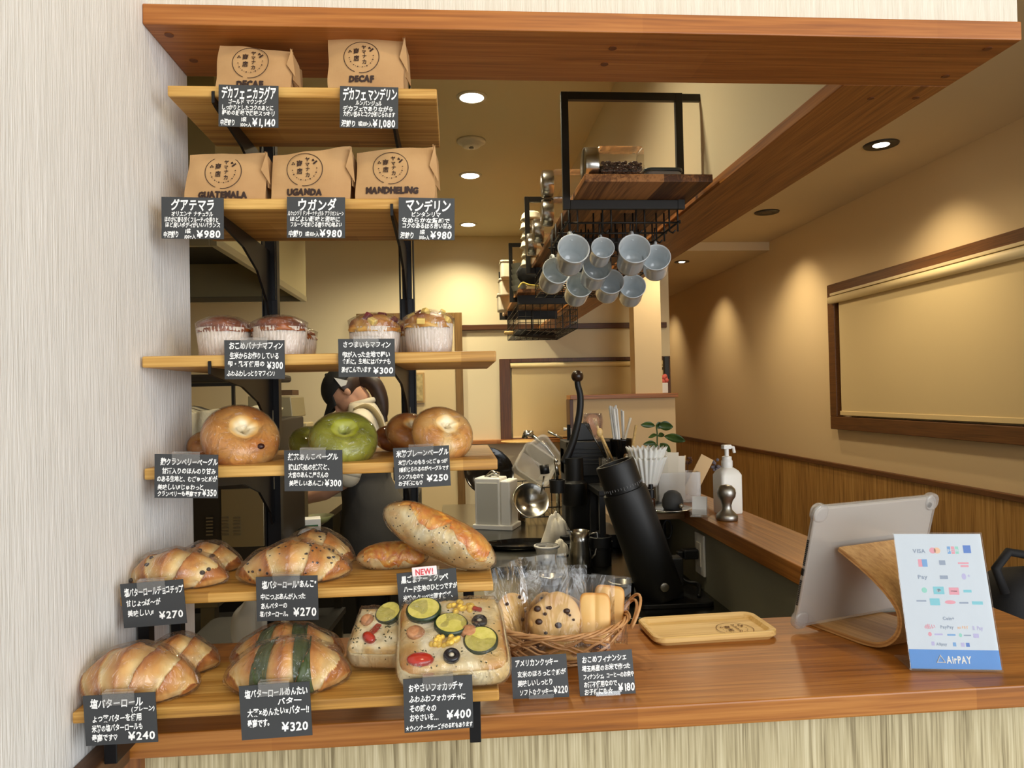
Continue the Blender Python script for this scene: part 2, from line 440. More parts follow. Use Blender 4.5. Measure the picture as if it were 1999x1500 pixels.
bm_ = struct('trim_2', MB().box(0.682, 0.874, 1.19, 5.9, 1.976, 2.003), W_BEAM, bev=0.002)
for px_, py_ in ((1700, 192), (1788, 191)):
    q = P(px_, py_, z=1.976)
    obj('screw_plug', MB().lathe([(0.006, -0.0005), (0.006, 0.004)], 20, M=T((q.x, q.y, 1.9755))), pm, parent=bm_)
struct('wall_partition', MB().box(0.70, 0.858, 1.168, 5.9, 2.003, 2.77), CREAM)
struct('ceiling_kitchen', MB().box(-2.4, 0.70, 1.168, 6.0, 2.765, 2.80), CREAMC)
struct('ceiling_cafe', MB().box(0.858, 2.6, 1.168, 5.36, 2.59, 2.64).box(0.858, 2.6, 5.36, 8.4, 2.525, 2.64), mat('cafe_ceiling', (214, 192, 152), 0.9))
struct('ceiling_entrance', MB().box(-0.6, 2.6, -1.2, 1.168, 2.75, 2.80), CREAMC)
struct('floor', MB().box(-2.5, 2.6, -3.2, 8.4, -0.05, 0.0), mat('floor_tile', (128, 118, 104), 0.5, c2=(112, 102, 90), cscale=3))
struct('wall_right', MB().box(2.44, 2.56, 0.2, 8.4, 0, 2.64), CAFEW)
wr = struct('trim_3', MB().box(2.422, 2.44, 0.2, 8.3, 0, 0.938), W_WAIN)
struct('trim_4', MB().box(2.410, 2.44, 0.2, 8.3, 0.938, 0.966), wood('rail_wood', (70, 40, 16), (98, 58, 26), (116, 72, 34), 'y', rough=0.45), bev=0.003)
struct('wall_end', MB().box(1.77, 2.56, 8.3, 8.4, 0, 2.64).box(1.77, 1.80, 6.0, 8.3, 0, 2.64), CAFEW)
struct('wall_kitchen', MB().box(-2.4, -2.3, 1.0, 6.0, 0, 2.8).box(-2.3, -0.60, 1.0, 1.08, 0, 2.8), CREAM)
struct('wall_back', MB().box(-2.4, 1.80, 5.9, 6.0, 0, 2.8), CREAM)
# lower panelling between the rail and the sill on the rear wall
struct('trim_5', MB().box(0.05, 1.77, 5.872, 5.9, 1.985, 2.03), W_DARK, bev=0.003)
struct('trim_6', MB().box(0.0, 1.30, 5.80, 5.9, 1.055, 1.085), W_COUNT, bev=0.003)
# door in the rear wall
d1 = struct('door_1', MB().box(-0.72, 0.0, 5.868, 5.9, 0, 2.08), mat('door_leaf', (218, 196, 152), 0.6))
FRZ = wood('door_frame_wood', (92, 66, 30), (122, 90, 44), (140, 106, 56), 'z', rough=0.5)
obj('door_frame', MB().box(-0.79, -0.72, 5.85, 5.9, 0, 2.13).box(0.0, 0.06, 5.85, 5.9, 0, 2.13).box(-0.72, 0.0, 5.85, 5.9, 2.08, 2.13), FRZ, parent=d1, bev=0.003)
obj('door_seam', MB().box(-0.625, -0.612, 5.862, 5.868, 0, 2.08), mat('reddish_seam', (122, 62, 40), 0.5), parent=d1)
pf = obj('framed_print', MB().box(-0.385, -0.255, 5.846, 5.866, 1.40, 1.645), mat('print_frame', (184, 150, 96), 0.6), bev=0.002)
tag(pf, 'small pale framed print hanging on the rear door behind the black shelf post', 'picture')
obj('print_sheet', MB().box(-0.373, -0.267, 5.842, 5.846, 1.415, 1.63), mat('print_paper', (196, 176, 124), 0.7, c2=(150, 134, 92), cscale=26), parent=pf)
# high window on the rear wall, blind drawn
w2 = struct('window_2', MB().box(0.36, 0.447, 5.865, 5.9, 1.07, 1.745).box(0.447, 1.79, 5.865, 5.9, 1.715, 1.745).box(0.447, 1.79, 5.865, 5.9, 1.07, 1.095).box(1.745, 1.79, 5.865, 5.9, 1.095, 1.715), W_DARKZ, bev=0.003)
BLINDM = mat('blind_fabric', (212, 190, 142), 0.8, bump=(500, 0.05, 0.0005))
rb = thing('roller_blind', 'cream roller blind lowered over the high window in the rear wall', 'blind', (0.45, 5.87, 1.70))
obj('fabric', MB().box(0.01, 1.28, 0.0, 0.004, -0.598, -0.02), BLINDM, parent=rb)
obj('roller', MB().tube([(0.0, -0.005, -0.012), (1.30, -0.005, -0.012)], 0.02, 12), mat('blind_tube', (236, 214, 160), 0.5), parent=rb, smooth=True)
obj('bottom_bar', MB().box(0.01, 1.28, -0.004, 0.008, -0.612, -0.592), mat('blind_bar', (226, 202, 150), 0.5), parent=rb, bev=0.002)
# half wall and post
hw = struct('wall_half', MB().box(0.842, 1.60, 5.15, 5.27, 0, 1.405), mat('half_wall_paint', (226, 200, 158), 0.85))
struct('trim_7', MB().box(0.82, 1.615, 5.12, 5.30, 1.405, 1.438), wood('cap_wood', (122, 72, 30), (164, 102, 48), (186, 124, 64), 'x', rough=0.4), bev=0.003)
struct('trim_8', MB().box(0.816, 0.842, 5.13, 5.29, 0, 1.405), W_DARKZ, bev=0.002)
struct('wall_post', MB().box(1.305, 1.505, 5.14, 5.28, 1.438, 2.59), mat('post_paint', (232, 208, 166), 0.85))
sh = obj('wall_speaker', MB().box(1.60, 1.64, 5.40, 5.44, 1.545, 1.72), BLACKP, bev=0.005)
tag(sh, 'slim black fixture on the far side of the cream post above the half wall', 'speaker')
obj('bracket', MB().box(1.61, 1.63, 5.44, 5.899, 1.62, 1.64), BLACKP, parent=sh)
# big window on the cafe wall
w1 = struct('window_1', MB().box(2.395, 2.44, 2.0, 4.44, 1.187, 1.268).box(2.395, 2.44, 2.0, 4.44, 2.045, 2.11).box(2.395, 2.44, 4.36, 4.44, 1.268, 2.045).box(2.395, 2.44, 1.92, 2.0, 1.187, 2.11), wood('window_frame_wood', (70, 42, 16), (98, 60, 26), (114, 74, 34), 'y', rough=0.45), bev=0.004)
rb1 = thing('roller_blind', 'large cream roller blind drawn down in the brown framed window over the wainscot', 'blind', (2.40, 2.02, 2.05))
obj('fabric', MB().box(0.0, 0.004, 0.0, 2.29, -0.75, -0.06), BLINDM, parent=rb1)
obj('cassette', MB().tube([(-0.016, 0.0, -0.045), (-0.016, 2.36, -0.045)], 0.024, 14), mat('blind_cassette', (226, 206, 160), 0.5), parent=rb1, smooth=True)
obj('head_rail', MB().box(-0.02, 0.0, 0.0, 2.36, -0.016, 0.0), mat('blind_rail', (214, 196, 156), 0.5), parent=rb1, bev=0.002)
obj('bottom_bar', MB().box(-0.006, 0.01, 0.0, 2.30, -0.772, -0.745), mat('blind_bar_beige', (222, 198, 146), 0.5), parent=rb1, bev=0.003)

# ------------------------------------------------------------------ the counter
ct = thing('service_counter', 'long honey brown wooden service counter with a pale rustic panelled front', 'counter', (0, 0, 0))
obj('counter_top', MB().box(WX + 0.001, 0.955, 0.902, 1.225, ZC - 0.0295, ZC), W_COUNT, parent=ct, bev=0.0025)
obj('front_panel', MB().box(-0.392, 0.93, 0.926, 0.95, 0.001, ZC - 0.0295), W_PANEL, parent=ct)
obj('end_post', MB().box(WX + 0.001, -0.392, 0.915, 0.95, 0.001, ZC - 0.0295), wood('end_wood', (96, 56, 24), (128, 78, 36), (148, 94, 46), 'z', rough=0.45), parent=ct)
obj('back_panel', MB().box(-0.392, 0.93, 1.19, 1.21, 0.001, ZC - 0.0295), GREENW, parent=ct)
struct('trim_9', MB().box(WX, WX + 0.026, 0.2, 0.9005, ZC - 0.03, ZC + 0.004), wood('wall_rail', (70, 44, 24), (92, 60, 34), (108, 74, 44), 'y', rough=0.5), bev=0.002)
# low ledge beside the kitchen and the grey panel that carries it
lg = thing('side_ledge', 'narrow brown wooden ledge running back from the counter along the kitchen', 'ledge', (0, 0, 0))
obj('ledge_top', MB().box(0.675, 0.835, 1.228, 2.95, 1.056, 1.096), W_LEDGE, parent=lg, bev=0.0025)
obj('panel', MB().box(0.69, 0.82, 1.228, 2.95, 0.001, 1.056), GREENW, parent=lg)

# ------------------------------------------------------------------ lamps of the room
GLOW = emis('lamp_glow', (255, 246, 226), 14)
RIM = mat('lamp_rim', (232, 228, 214), 0.4)
def spot(name, loc, target, power, size, col, blend=0.6, rad=0.04):
    l = bpy.data.lights.new(name, 'SPOT'); l.energy = power; l.spot_size = radians(size); l.spot_blend = blend; l.color = col; l.shadow_soft_size = rad
    o = bpy.data.objects.new(name, l); COL.objects.link(o); o.location = loc
    o.rotation_euler = (Vector(target) - Vector(loc)).to_track_quat('-Z', 'Y').to_euler()
    return o
for (px_, py_, lab) in ((921, 189, 'round ceiling downlight closest to the wooden header'), (918, 342, 'round ceiling downlight just past the smoke detector'), (914, 438, 'round ceiling downlight closest to the rear wall')):
    q = P(px_, py_, z=2.765)
    t = thing('downlight', lab, 'ceiling light', (q.x, q.y, 2.765), group='kitchen ceiling downlights')
    obj('glass', MB().lathe([(0.053, -0.004), (0.05, -0.006)], 32), GLOW, parent=t)
    obj('ring', MB().lathe([(0.053, -0.006), (0.066, -0.005), (0.068, 0.0), (0.053, 0.0), (0.053, -0.006)], 32, cap0=False, cap1=False), RIM, parent=t, smooth=True)
    spot('downlight_beam', (q.x, q.y, 2.75), (q.x - 0.25, q.y - .12, 0), 98, 142, (1.0, 0.88, 0.60), 1.0, 0.05)
t = thing('downlight', 'added ceiling downlight over the kitchen table, unseen behind the second shelf board', 'ceiling light', (-0.62, 4.98, 2.765), group='kitchen ceiling downlights')  # added lamp, unseen behind the board, to brighten the left of the kitchen
obj('glass', MB().lathe([(0.053, -0.004), (0.05, -0.006)], 32), GLOW, parent=t)
obj('ring', MB().lathe([(0.053, -0.006), (0.066, -0.005), (0.068, 0.0), (0.053, 0.0), (0.053, -0.006)], 32, cap0=False, cap1=False), RIM, parent=t, smooth=True)
spot('downlight_beam', (-0.62, 4.98, 2.75), (-0.55, 5.3, 0), 80, 142, (1.0, 0.88, 0.60), 1.0, 0.05)  # beam of the added unseen downlight
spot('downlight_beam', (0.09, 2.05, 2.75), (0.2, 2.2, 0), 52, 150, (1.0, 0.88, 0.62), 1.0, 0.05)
spot('entrance_downlight', (0.35, 0.25, 2.74), (0.1, 0.5, 0), 18, 160, (1.0, 0.80, 0.50), 0.8, 0.08)
q = P(920, 275, z=2.765)
sd = thing('smoke_detector', 'round white smoke detector on the kitchen ceiling between two downlights', 'smoke detector', (q.x, q.y, 2.765))
obj('body', MB().lathe([(0.075, 0.0), (0.075, -0.008), (0.066, -0.014), (0.05, -0.015), (0.046, -0.03), (0.03, -0.034)], 32), RIM, parent=sd, smooth=True)
obj('sensor', MB().lathe([(0.012, -0.034), (0.012, -0.04)], 14), mat('sensor_grey', (120, 118, 108), 0.5), parent=sd)
for i, (px_, py_, lab, lit) in enumerate(((1720, 282, 'lit black rimmed spotlight in the cafe ceiling nearest the header', 1), (1497, 414, 'unlit looking black rimmed spotlight farther along the cafe ceiling', 0))):
    q = P(px_, py_, z=2.59)
    t = thing('ceiling_spotlight', lab, 'ceiling light', (q.x, q.y, 2.59), group='cafe ceiling spotlights')
    obj('ring', MB().lathe([(0.038, -0.004), (0.075, -0.006), (0.078, 0.0), (0.034, 0.0), (0.038, -0.004)], 32, cap0=False, cap1=False), mat('spot_rim', (40, 32, 24), 0.4), parent=t, smooth=True)
    obj('lens', MB().lathe([(0.036, -0.003), (0.034, -0.005)], 24, M=T((0, 0, 0), ry=0.0)), GLOW if lit else mat('spot_glass', (70, 58, 40), 0.3), parent=t)
q = P(1331, 511, z=2.525)
t = thing('ceiling_spotlight', 'tiny lit spotlight in the lower cafe ceiling far back by the beam', 'ceiling light', (q.x, q.y, 2.525), group='cafe ceiling spotlights')
obj('ring', MB().lathe([(0.03, -0.004), (0.06, -0.005), (0.062, 0.0)], 24, cap0=False, cap1=False), mat('spot_rim_far', (60, 46, 30), 0.4), parent=t, smooth=True)
obj('lens', MB().lathe([(0.026, -0.003), (0.02, -0.007)], 18), GLOW, parent=t)
for y_, pw in ((3.25, 46), (4.75, 46), (6.25, 40), (7.75, 36)):
    spot('wall_washer', (2.02, y_, 2.50 if y_ > 5.36 else 2.57), (2.5, y_ + 0.22, 1.15), pw * .56, 92, (1.0, 0.80, 0.50), 1.0, 0.025)
    spot('cafe_fill', (1.6, y_, 2.50), (1.6, y_, 0), 23, 165, (1.0, 0.82, 0.54), 0.6, 0.08)
# ================================================================== display shelving
S1Z, S2Z, S3Z, S4Z, S5Z, S6Z = 1.893, 1.734, 1.512, 1.361, 1.210, 1.116
BOARDS = [(-0.394, -0.0187, 1.03, 1.235, S1Z, 'top wooden shelf board holding the two decaf bags'), (-0.402, -0.022, 1.03, 1.24, S2Z, 'wooden shelf board holding three coffee bags'),
          (-0.420, 0.057, 0.999, 1.27, S3Z, 'wooden shelf board holding the muffins'), (-0.420, 0.056, 1.001, 1.29, S4Z, 'wooden shelf board holding the bagels')]
UPX = (-0.331, -0.086)
for ux, lab in zip(UPX, ('slim black slotted upright post nearer the grey wall', 'slim black slotted upright post near the free ends of the shelves')):
    up = thing('shelf_upright', lab, 'shelf post', (ux, 1.33, 0.0), group='black shelf uprights')
    m = MB().box(-0.011, 0.011, -0.008, 0.007, 0.6, 1.63).box(-0.0085, 0.0085, -0.005, 0.007, 1.63, 2.76)
    for z in (1.30, 1.42, 1.585): m.box(-0.0025, 0.0025, -0.0088, -0.0078, z - 0.011, z + 0.011, 1)
    obj('post', m, [BLACK, mat('slot_gap', (150, 140, 110), 0.7)], parent=up, bev=0.001)
    for dx in (-0.0125, 0.0125):
        obj('side_flange', MB().box(dx - 0.001, dx + 0.001, -0.012, 0.008, 0.6, 2.76), BLACK, parent=up)
for (x0, x1, y0, y1, z, lab) in BOARDS:
    bd = thing('wall_shelf', lab, 'shelf', ((x0 + x1) / 2, y0, z), group='boards on the black posts')
    hw_ = (x1 - x0) / 2; xm = (x0 + x1) / 2
    obj('board', MB().box(-hw_, hw_, 0, y1 - y0, -0.0152, 0), W_SHELF, parent=bd, bev=0.002)
    for ux in UPX:
        b = -0.0152; d = 1.318 - y0
        poly = [(-0.003, b + 0.006), (-0.001, b + 0.0075), (0.0, b - 0.0015), (d, b - 0.0005), (d, b - 0.115), (d - .008, b - 0.118), (d - .02, b - 0.095), (d * .72, b - 0.05), (d * .45, b - 0.026), (0.012, b - 0.013), (-0.003, b - 0.010)]
        obj('bracket', MB().prism(poly, ux - xm - 0.002, ux - xm + 0.002, 'x'), BLACK, parent=bd)
rs = thing('riser_shelf', 'second lowest wooden shelf board standing on black bar legs', 'shelf', (0, 0, 0))
obj('board', MB().box(-0.420, 0.043, 0.927, 1.105, S5Z - 0.0125, S5Z), W_SHELF, parent=rs, bev=0.002)
for (x, y) in ((-0.413, 0.985), (-0.413, 1.093), (0.012, 0.985), (0.012, 1.093)):
    obj('leg', MB().box(x - 0.007, x + 0.007, y - 0.009, y + 0.009, ZC, S5Z - 0.0125), BLACK, parent=rs, bev=0.001)
ls = thing('riser_shelf', 'lowest wooden shelf board overhanging the counter edge on black arms', 'shelf', (0, 0, 0))
obj('board', MB().box(-0.421, 0.042, 0.816, 0.95, S6Z - 0.0125, S6Z), W_SHELF, parent=ls, bev=0.002)
for (x0, x1) in ((-0.396, -0.382), (0.008, 0.021)):
    obj('arm', MB().box(x0, x1, 0.832, 0.97, ZC + 0.0005, S6Z - 0.0125), BLACK, parent=ls, bev=0.001)

# ------------------------------------------------------------------ price cards
def std(n, n0, n1, s, s0, s1, a, b, roast, pack, price, one=False):
    L = [(n, n0, n1, .19, .27), (s, s0, s1, .40, .11), (a, .05, .92, .54, .115), (b, .06, .95, .67, .115), (roast, .03, .28, .90, .14), (price, .57, .96, .88, .21)]
    if one: L.append((pack, .31, .55, .90, .12))
    else: L += [('1袋', .37, .47, .82, .11), ('100g入', .36, .55, .95, .10)]
    return L
CARDS = [
 (485.4, 207.5, 114.5, 81.7, 0, 1.022, 'black price card reading ¥1,140 on the top shelf edge', std('デカフェ ニカラグア', .05, .96, 'ゴールド マウンテン', .16, .80, 'しっかりとしたコクのあとに', '軽めの酸味で後味スッキリ', '中深煎り', '', '¥1,140'), 0),
 (720.5, 210, 113, 81, .4, 1.022, 'black price card reading ¥1,080 on the top shelf edge', std('デカフェ マンデリン', .05, .98, 'ルンパンジュル', .27, .72, 'デカフェでありながら', '力強い苦みとコクが感じられます', '深煎り', '1袋100g入', '¥1,080', True), 0),
 (376.5, 426, 117, 81, -.5, 1.022, 'black ¥980 card for the Guatemala coffee beside the grey wall', std('グアテマラ', .15, .86, 'オリエンテ ナチュラル', .16, .83, 'ほのかに香る甘くフルーティな香りと', 'ほど良いボディがいいバランス', '中深煎り', '', '¥980'), 0),
 (617, 425, 112.5, 80, 0, 1.022, 'black ¥980 card for the Uganda coffee, middle of the second shelf edge', std('ウガンダ', .18, .86, 'ルウェンゾリ ドンキーナチュラル アフリカンムーン', .02, .98, 'ほどよい酸味と苦味に', 'フルーツを感じる香りが心地よい', '中煎り', '1袋100g入', '¥980', True), 0),
 (833, 427.5, 108.5, 81.7, 0, 1.022, 'black ¥980 card for the Mandheling coffee at the free end of its shelf', std('マンデリン', .12, .93, 'ビンタンリマ', .22, .75, 'なめらかな質感で', 'コクのあるほろ苦い甘み', '深煎り', '', '¥980'), 0),
 (497.3, 702.4, 115, 76, -.3, .993, 'dark ¥300 card for banana muffins on the muffin shelf edge', [('おこめバナナマフィン', .08, .98, .14, .17), ('生米からお作りしている', .09, .91, .40, .15), ('卵・乳不使用の', .05, .67, .61, .14), ('¥300', .71, .98, .64, .21), ('ふわふわしっとりマフィン♪', .04, .84, .85, .14)], 1),
 (715.8, 699, 109.6, 74.4, -.6, .993, 'dark ¥300 card for sweet potato muffins on the muffin shelf edge', [('さつまいもマフィン', .08, .93, .15, .16), ('卵が入った生地で軽い', .07, .92, .41, .14), ('食感に。生地にはバナナも', .07, .93, .59, .135), ('混ぜこんでいます', .05, .58, .80, .14), ('¥300', .62, .98, .83, .20)], 1),
 (364, 930, 120, 85.5, 1.0, .985, 'slate card reading ¥350 beside the wall under the cranberry bagel', [('麹クランベリーベーグル', .10, 1.0, .17, .15), ('甘酒入りのほんのり甘み', .12, .97, .38, .12), ('のある生地と、むぎゅっと感が', .04, .99, .56, .12), ('美味しい♬じゅわっと', .05, .78, .75, .12), ('クランベリーも最高です', .05, .74, .90, .11), ('¥350', .76, .99, .87, .18)], 1),
 (612, 919, 112.5, 80, -.2, .99, 'slate ¥300 card for the green tea bagel', [('抹茶あんこベーグル', .07, .93, .16, .15), ('狭山茶処の抹茶と、', .07, .83, .41, .13), ('大宮のあんこ屋さんの', .07, .76, .60, .13), ('美味しいあんこ♪', .08, .68, .80, .13), ('¥300', .70, .99, .80, .19)], 1),
 (824, 912, 108.3, 79.5, -2.8, .99, 'slate card reading ¥250 in front of the plain bagels', [('米粉プレーンベーグル', .05, .99, .15, .15), ('米粉パンのもちっとぎゅっが', .08, .96, .37, .11), ('1番感じられるのがベーグルです', .08, .98, .54, .11), ('シンプルなので', .07, .52, .72, .11), ('お子様にも♡', .06, .50, .88, .11), ('¥250', .58, .97, .78, .19)], 1),
 (300, 1179, 121, 87, -4.2, .913, 'dark ¥270 card for chocolate chip rolls beside the grey wall', [('塩バターロールチョコチップ', .06, .99, .20, .17), ('甘じょっぱ〜が', .07, .62, .45, .14), ('美味しい♬', .08, .50, .68, .14), ('¥270', .58, .97, .76, .20)], 1),
 (561, 1168.5, 119, 87.5, -1, .915, 'dark ¥270 card for the bean paste rolls, middle of its shelf edge', [('塩バターロール"あんこ"', .10, .98, .18, .16), ('中につぶあんが入った', .07, .80, .45, .12), ('あんバターの', .07, .50, .65, .12), ('塩バターロール。', .05, .55, .84, .12), ('¥270', .60, .98, .80, .22)], 1),
 (835.5, 1157, 115.5, 86, -4.5, .915, 'dark ¥360 card with a small NEW! tag under the sesame cheese loaf', [('黒ごまチーズクッペ', .07, .86, .16, .15), ('ハード生地のひとつですが', .10, 1.0, .38, .13), ('米粉のクッペは固すぎず、', .08, .96, .59, .13), ('中はふわもちっと', .08, .62, .80, .12), ('しています', .18, .56, .95, .09), ('¥360', .67, 1.0, .81, .19)], 2),
 (235.7, 1404, 138, 99, -2.4, .802, 'large dark card reading ¥240 at the wall end of the lowest shelf', [('塩バターロール', .10, .83, .17, .17), ('(プレーン)', .66, .99, .31, .10), ('よつ葉バターを使用', .11, .80, .47, .13), ('米粉の塩バターロールも', .10, .81, .66, .13), ('最高です♡', .09, .45, .85, .13), ('¥240', .60, .98, .84, .19)], 1),
 (538.5, 1388, 135.5, 107, -2.7, .802, 'large dark card reading ¥320 in front of the green striped rolls', [('塩バターロールめんたい', .08, .97, .15, .14), ('バター', .53, .88, .32, .12), ('大葉×めんたい×バター!!', .10, .98, .50, .14), ('最高です。', .09, .45, .70, .13), ('¥320', .58, .96, .80, .19)], 1),
 (856, 1374, 134, 105.5, -1.6, .802, 'large dark card reading ¥400 under the vegetable focaccia', [('おやさいフォカッチャ', .07, .85, .17, .14), ('ふわふわフォカッチャに', .08, .90, .38, .12), ('その時々の', .08, .47, .56, .12), ('おやさいを…', .08, .50, .73, .12), ('¥400', .62, .98, .71, .19), ('★ウィンナーやチーズがのる時もあります', .02, .99, .92, .09)], 1),
 (1054.5, 1325.5, 110, 82, -3, None, 'dark card reading ¥220 standing on the counter before the basket', [('アメリカンクッキー', .07, .85, .15, .15), ('玄米のほろっと食感が', .10, .97, .40, .13), ('美味しいしっとり', .10, .73, .60, .13), ('ソフトなクッキー', .12, .72, .81, .13), ('¥220', .73, .99, .79, .19)], 3),
 (1184.5, 1318.5, 110, 84, -2.5, None, 'dark card reading ¥180 standing on the counter before the basket', [('おこめフィナンシェ', .08, .88, .15, .14), ('埼玉県産のお米で作った', .07, .95, .35, .12), ('フィナンシェ。コーヒーのお供や', .08, 1.0, .53, .11), ('お酒不使用なので', .08, .68, .70, .12), ('お子様にも☆', .08, .60, .86, .12), ('¥180', .70, 1.0, .81, .20)], 3),
]
BAGTXT = ['ヤマナカ', '商店', 'DECAF', 'GUATEMALA', 'UGANDA', 'MANDHELING', 'NICARAGUA', '*', 'SINCE', 'COFFEE AND BAKERY', 'NEW!', 'VISA', 'AirPAY', 'Pay', 'ApplePay', 'QUICPay', 'iD', 'JCB', 'au PAY', 'd払い', 'PayPay', 'R Pay', 'Coin+', '+', 'ロイヤルブレッド', '除菌', '手', 'G', 'AMEX', 'waon', 'nanaco', 'suica', 'PASMO', 'TOICA', 'Kitaca', 'COIN+', 'Alipay', 'WeChat', 'LINE Pay', '30', '20', '10', '0', 'クリーン', 'K']
chars = set(''.join(l[0] for c in CARDS for l in c[7]) + ''.join(BAGTXT))
load_glyphs(chars)

def clear_clip(parent, w, top, bottom):
    """Small folded acrylic clip over the card's edge."""
    m = MB().box(-w / 2, w / 2, -0.0032, -0.0020, bottom, top).box(-w / 2, w / 2, -0.0032, 0.006, top - 0.0012, top) if top > 0 else MB().box(-w / 2, w / 2, -0.0036, -0.0022, bottom, top).box(-w / 2, w / 2, -0.0036, 0.02, bottom, bottom + 0.0012)
    return obj('card_clip', m, CLEAR, parent=parent, bev=0.0003)
for k, (cx_, cy_, w_, h_, ang, yy, lab, lines, clip) in enumerate(CARDS):
    if yy is None:
        b_ = P(cx_, cy_ + h_ / 2 + 1, z=ZC + 0.0015); yy = b_.y + 0.012
    c = P(cx_, cy_, y=yy)
    sc_ = c.y / FPX / cos(0.0) * 1.0
    dist = (c - EYE).dot(Vector(RM[2])) / FPX
    W, H = w_ * dist, h_ * dist
    tilt = radians(-8 if clip != 3 else 18)
    if clip == 3: tilt = radians(-14)
    lean = radians({0: 1, 1: 5, 2: 5, 3: 12}[clip])
    rz_ = radians(RNG.uniform(-3, 3))
    o = obj('price_card', MB().box(-W / 2, W / 2, -0.0006, 0.0006, -H / 2, H / 2), SLATE, loc=c, rot=Euler((-lean if clip == 3 else lean * 0.6, -radians(-ang - 1.2) * 1.0, rz_), 'XYZ'))
    if clip == 3: o.location.y += 0.004
    tag(o, lab, 'price card', 'handwritten price cards')
    m = MB(); rg = random.Random(100 + k)
    for (tx, x0, x1, yc, hh) in lines:
        price = tx[0] == '¥'
        write(m, tx, (x0 - .5) * W, (x1 - .5) * W, (.5 - yc) * H, hh * H, jit=0.5 if price else 1.0, bold=True, rng=rg, M=T((0, -0.0011, 0)))
    obj('lettering', m, CHALK, parent=o)
    if clip in (1, 2): clear_clip(o, W * 0.44, H / 2 + 0.0035, H / 2 - H * 0.20)
    if clip == 3: clear_clip(o, W * 0.44, -H / 2 + H * .13, -H / 2 - 0.002)
    if clip == 2:
        tg = obj('new_tag', MB().box(-0.0155, 0.0155, -0.0052, -0.0036, -0.0048, 0.0068), mat('pale_pink_tag', (250, 232, 234), 0.5), parent=o, loc=(-0.002, 0, H / 2), bev=0.001)
        mm = MB(); write(mm, 'NEW!', -0.0115, 0.0115, 0.001, 0.0088, bold=True, M=T((0, -0.0055, 0)))
        obj('tag_lettering', mm, mat('red_print', (214, 70, 80), 0.6), parent=tg)
# ================================================================== coffee bags
def logo(mb, M, R):
    """Round shop stamp: ring with the shop's characters inside."""
    n = 48
    for i in range(n):
        if 33 <= i <= 34: continue
        a0, a1 = 2 * pi * i / n, 2 * pi * (i + 1) / n
        r0, r1 = R * 0.975, R * 1.015
        mb.add([(r0 * cos(a0), 0, r0 * sin(a0)), (r1 * cos(a0), 0, r1 * sin(a0)), (r1 * cos(a1), 0, r1 * sin(a1)), (r0 * cos(a1), 0, r0 * sin(a1))], [(0, 1, 2, 3)], 0, M)
    for ch, x, z, q in (('ヤ', .135, .60, .27), ('マ', .15, .27, .25), ('ナ', .18, -.01, .25), ('カ', .18, -.35, .27), ('商', -.29, .34, .34), ('店', -.27, -.13, .32)):
        write(mb, ch, R * (x - q / 2), R * (x + q / 2), R * z, R * q, bold=True, M=M)
    # wheat, loaf and bean marks and the ring of specks under the name
    for (x, z, a, l, w) in ((.57, .41, -.75, .14, .05), (.44, .58, -.6, .055, .035), (.49, .53, .5, .05, .03), (.42, .52, .1, .04, .03)):
        mb.add([(R * (x + dx * cos(a) - dz * sin(a)), 0, R * (z + dx * sin(a) + dz * cos(a))) for dx, dz in ((-w, -l), (w, -l), (w, l), (-w, l))], [(0, 1, 2, 3)], 0, M)
    def speck(x, z, r): mb.add([(R * (x + r * cos(2 * pi * k / 8)), 0, R * (z + r * sin(2 * pi * k / 8))) for k in range(8)], [tuple(range(8))], 0, M)
    for (x, z) in ((-.65, .38), (-.58, .30), (-.70, .29)): speck(x, z, .045)
    for k in range(17):
        a = radians(186 + k * 11.2); speck(.68 * cos(a), .66 * sin(a), (.034, .02, .04, .016)[k % 4])
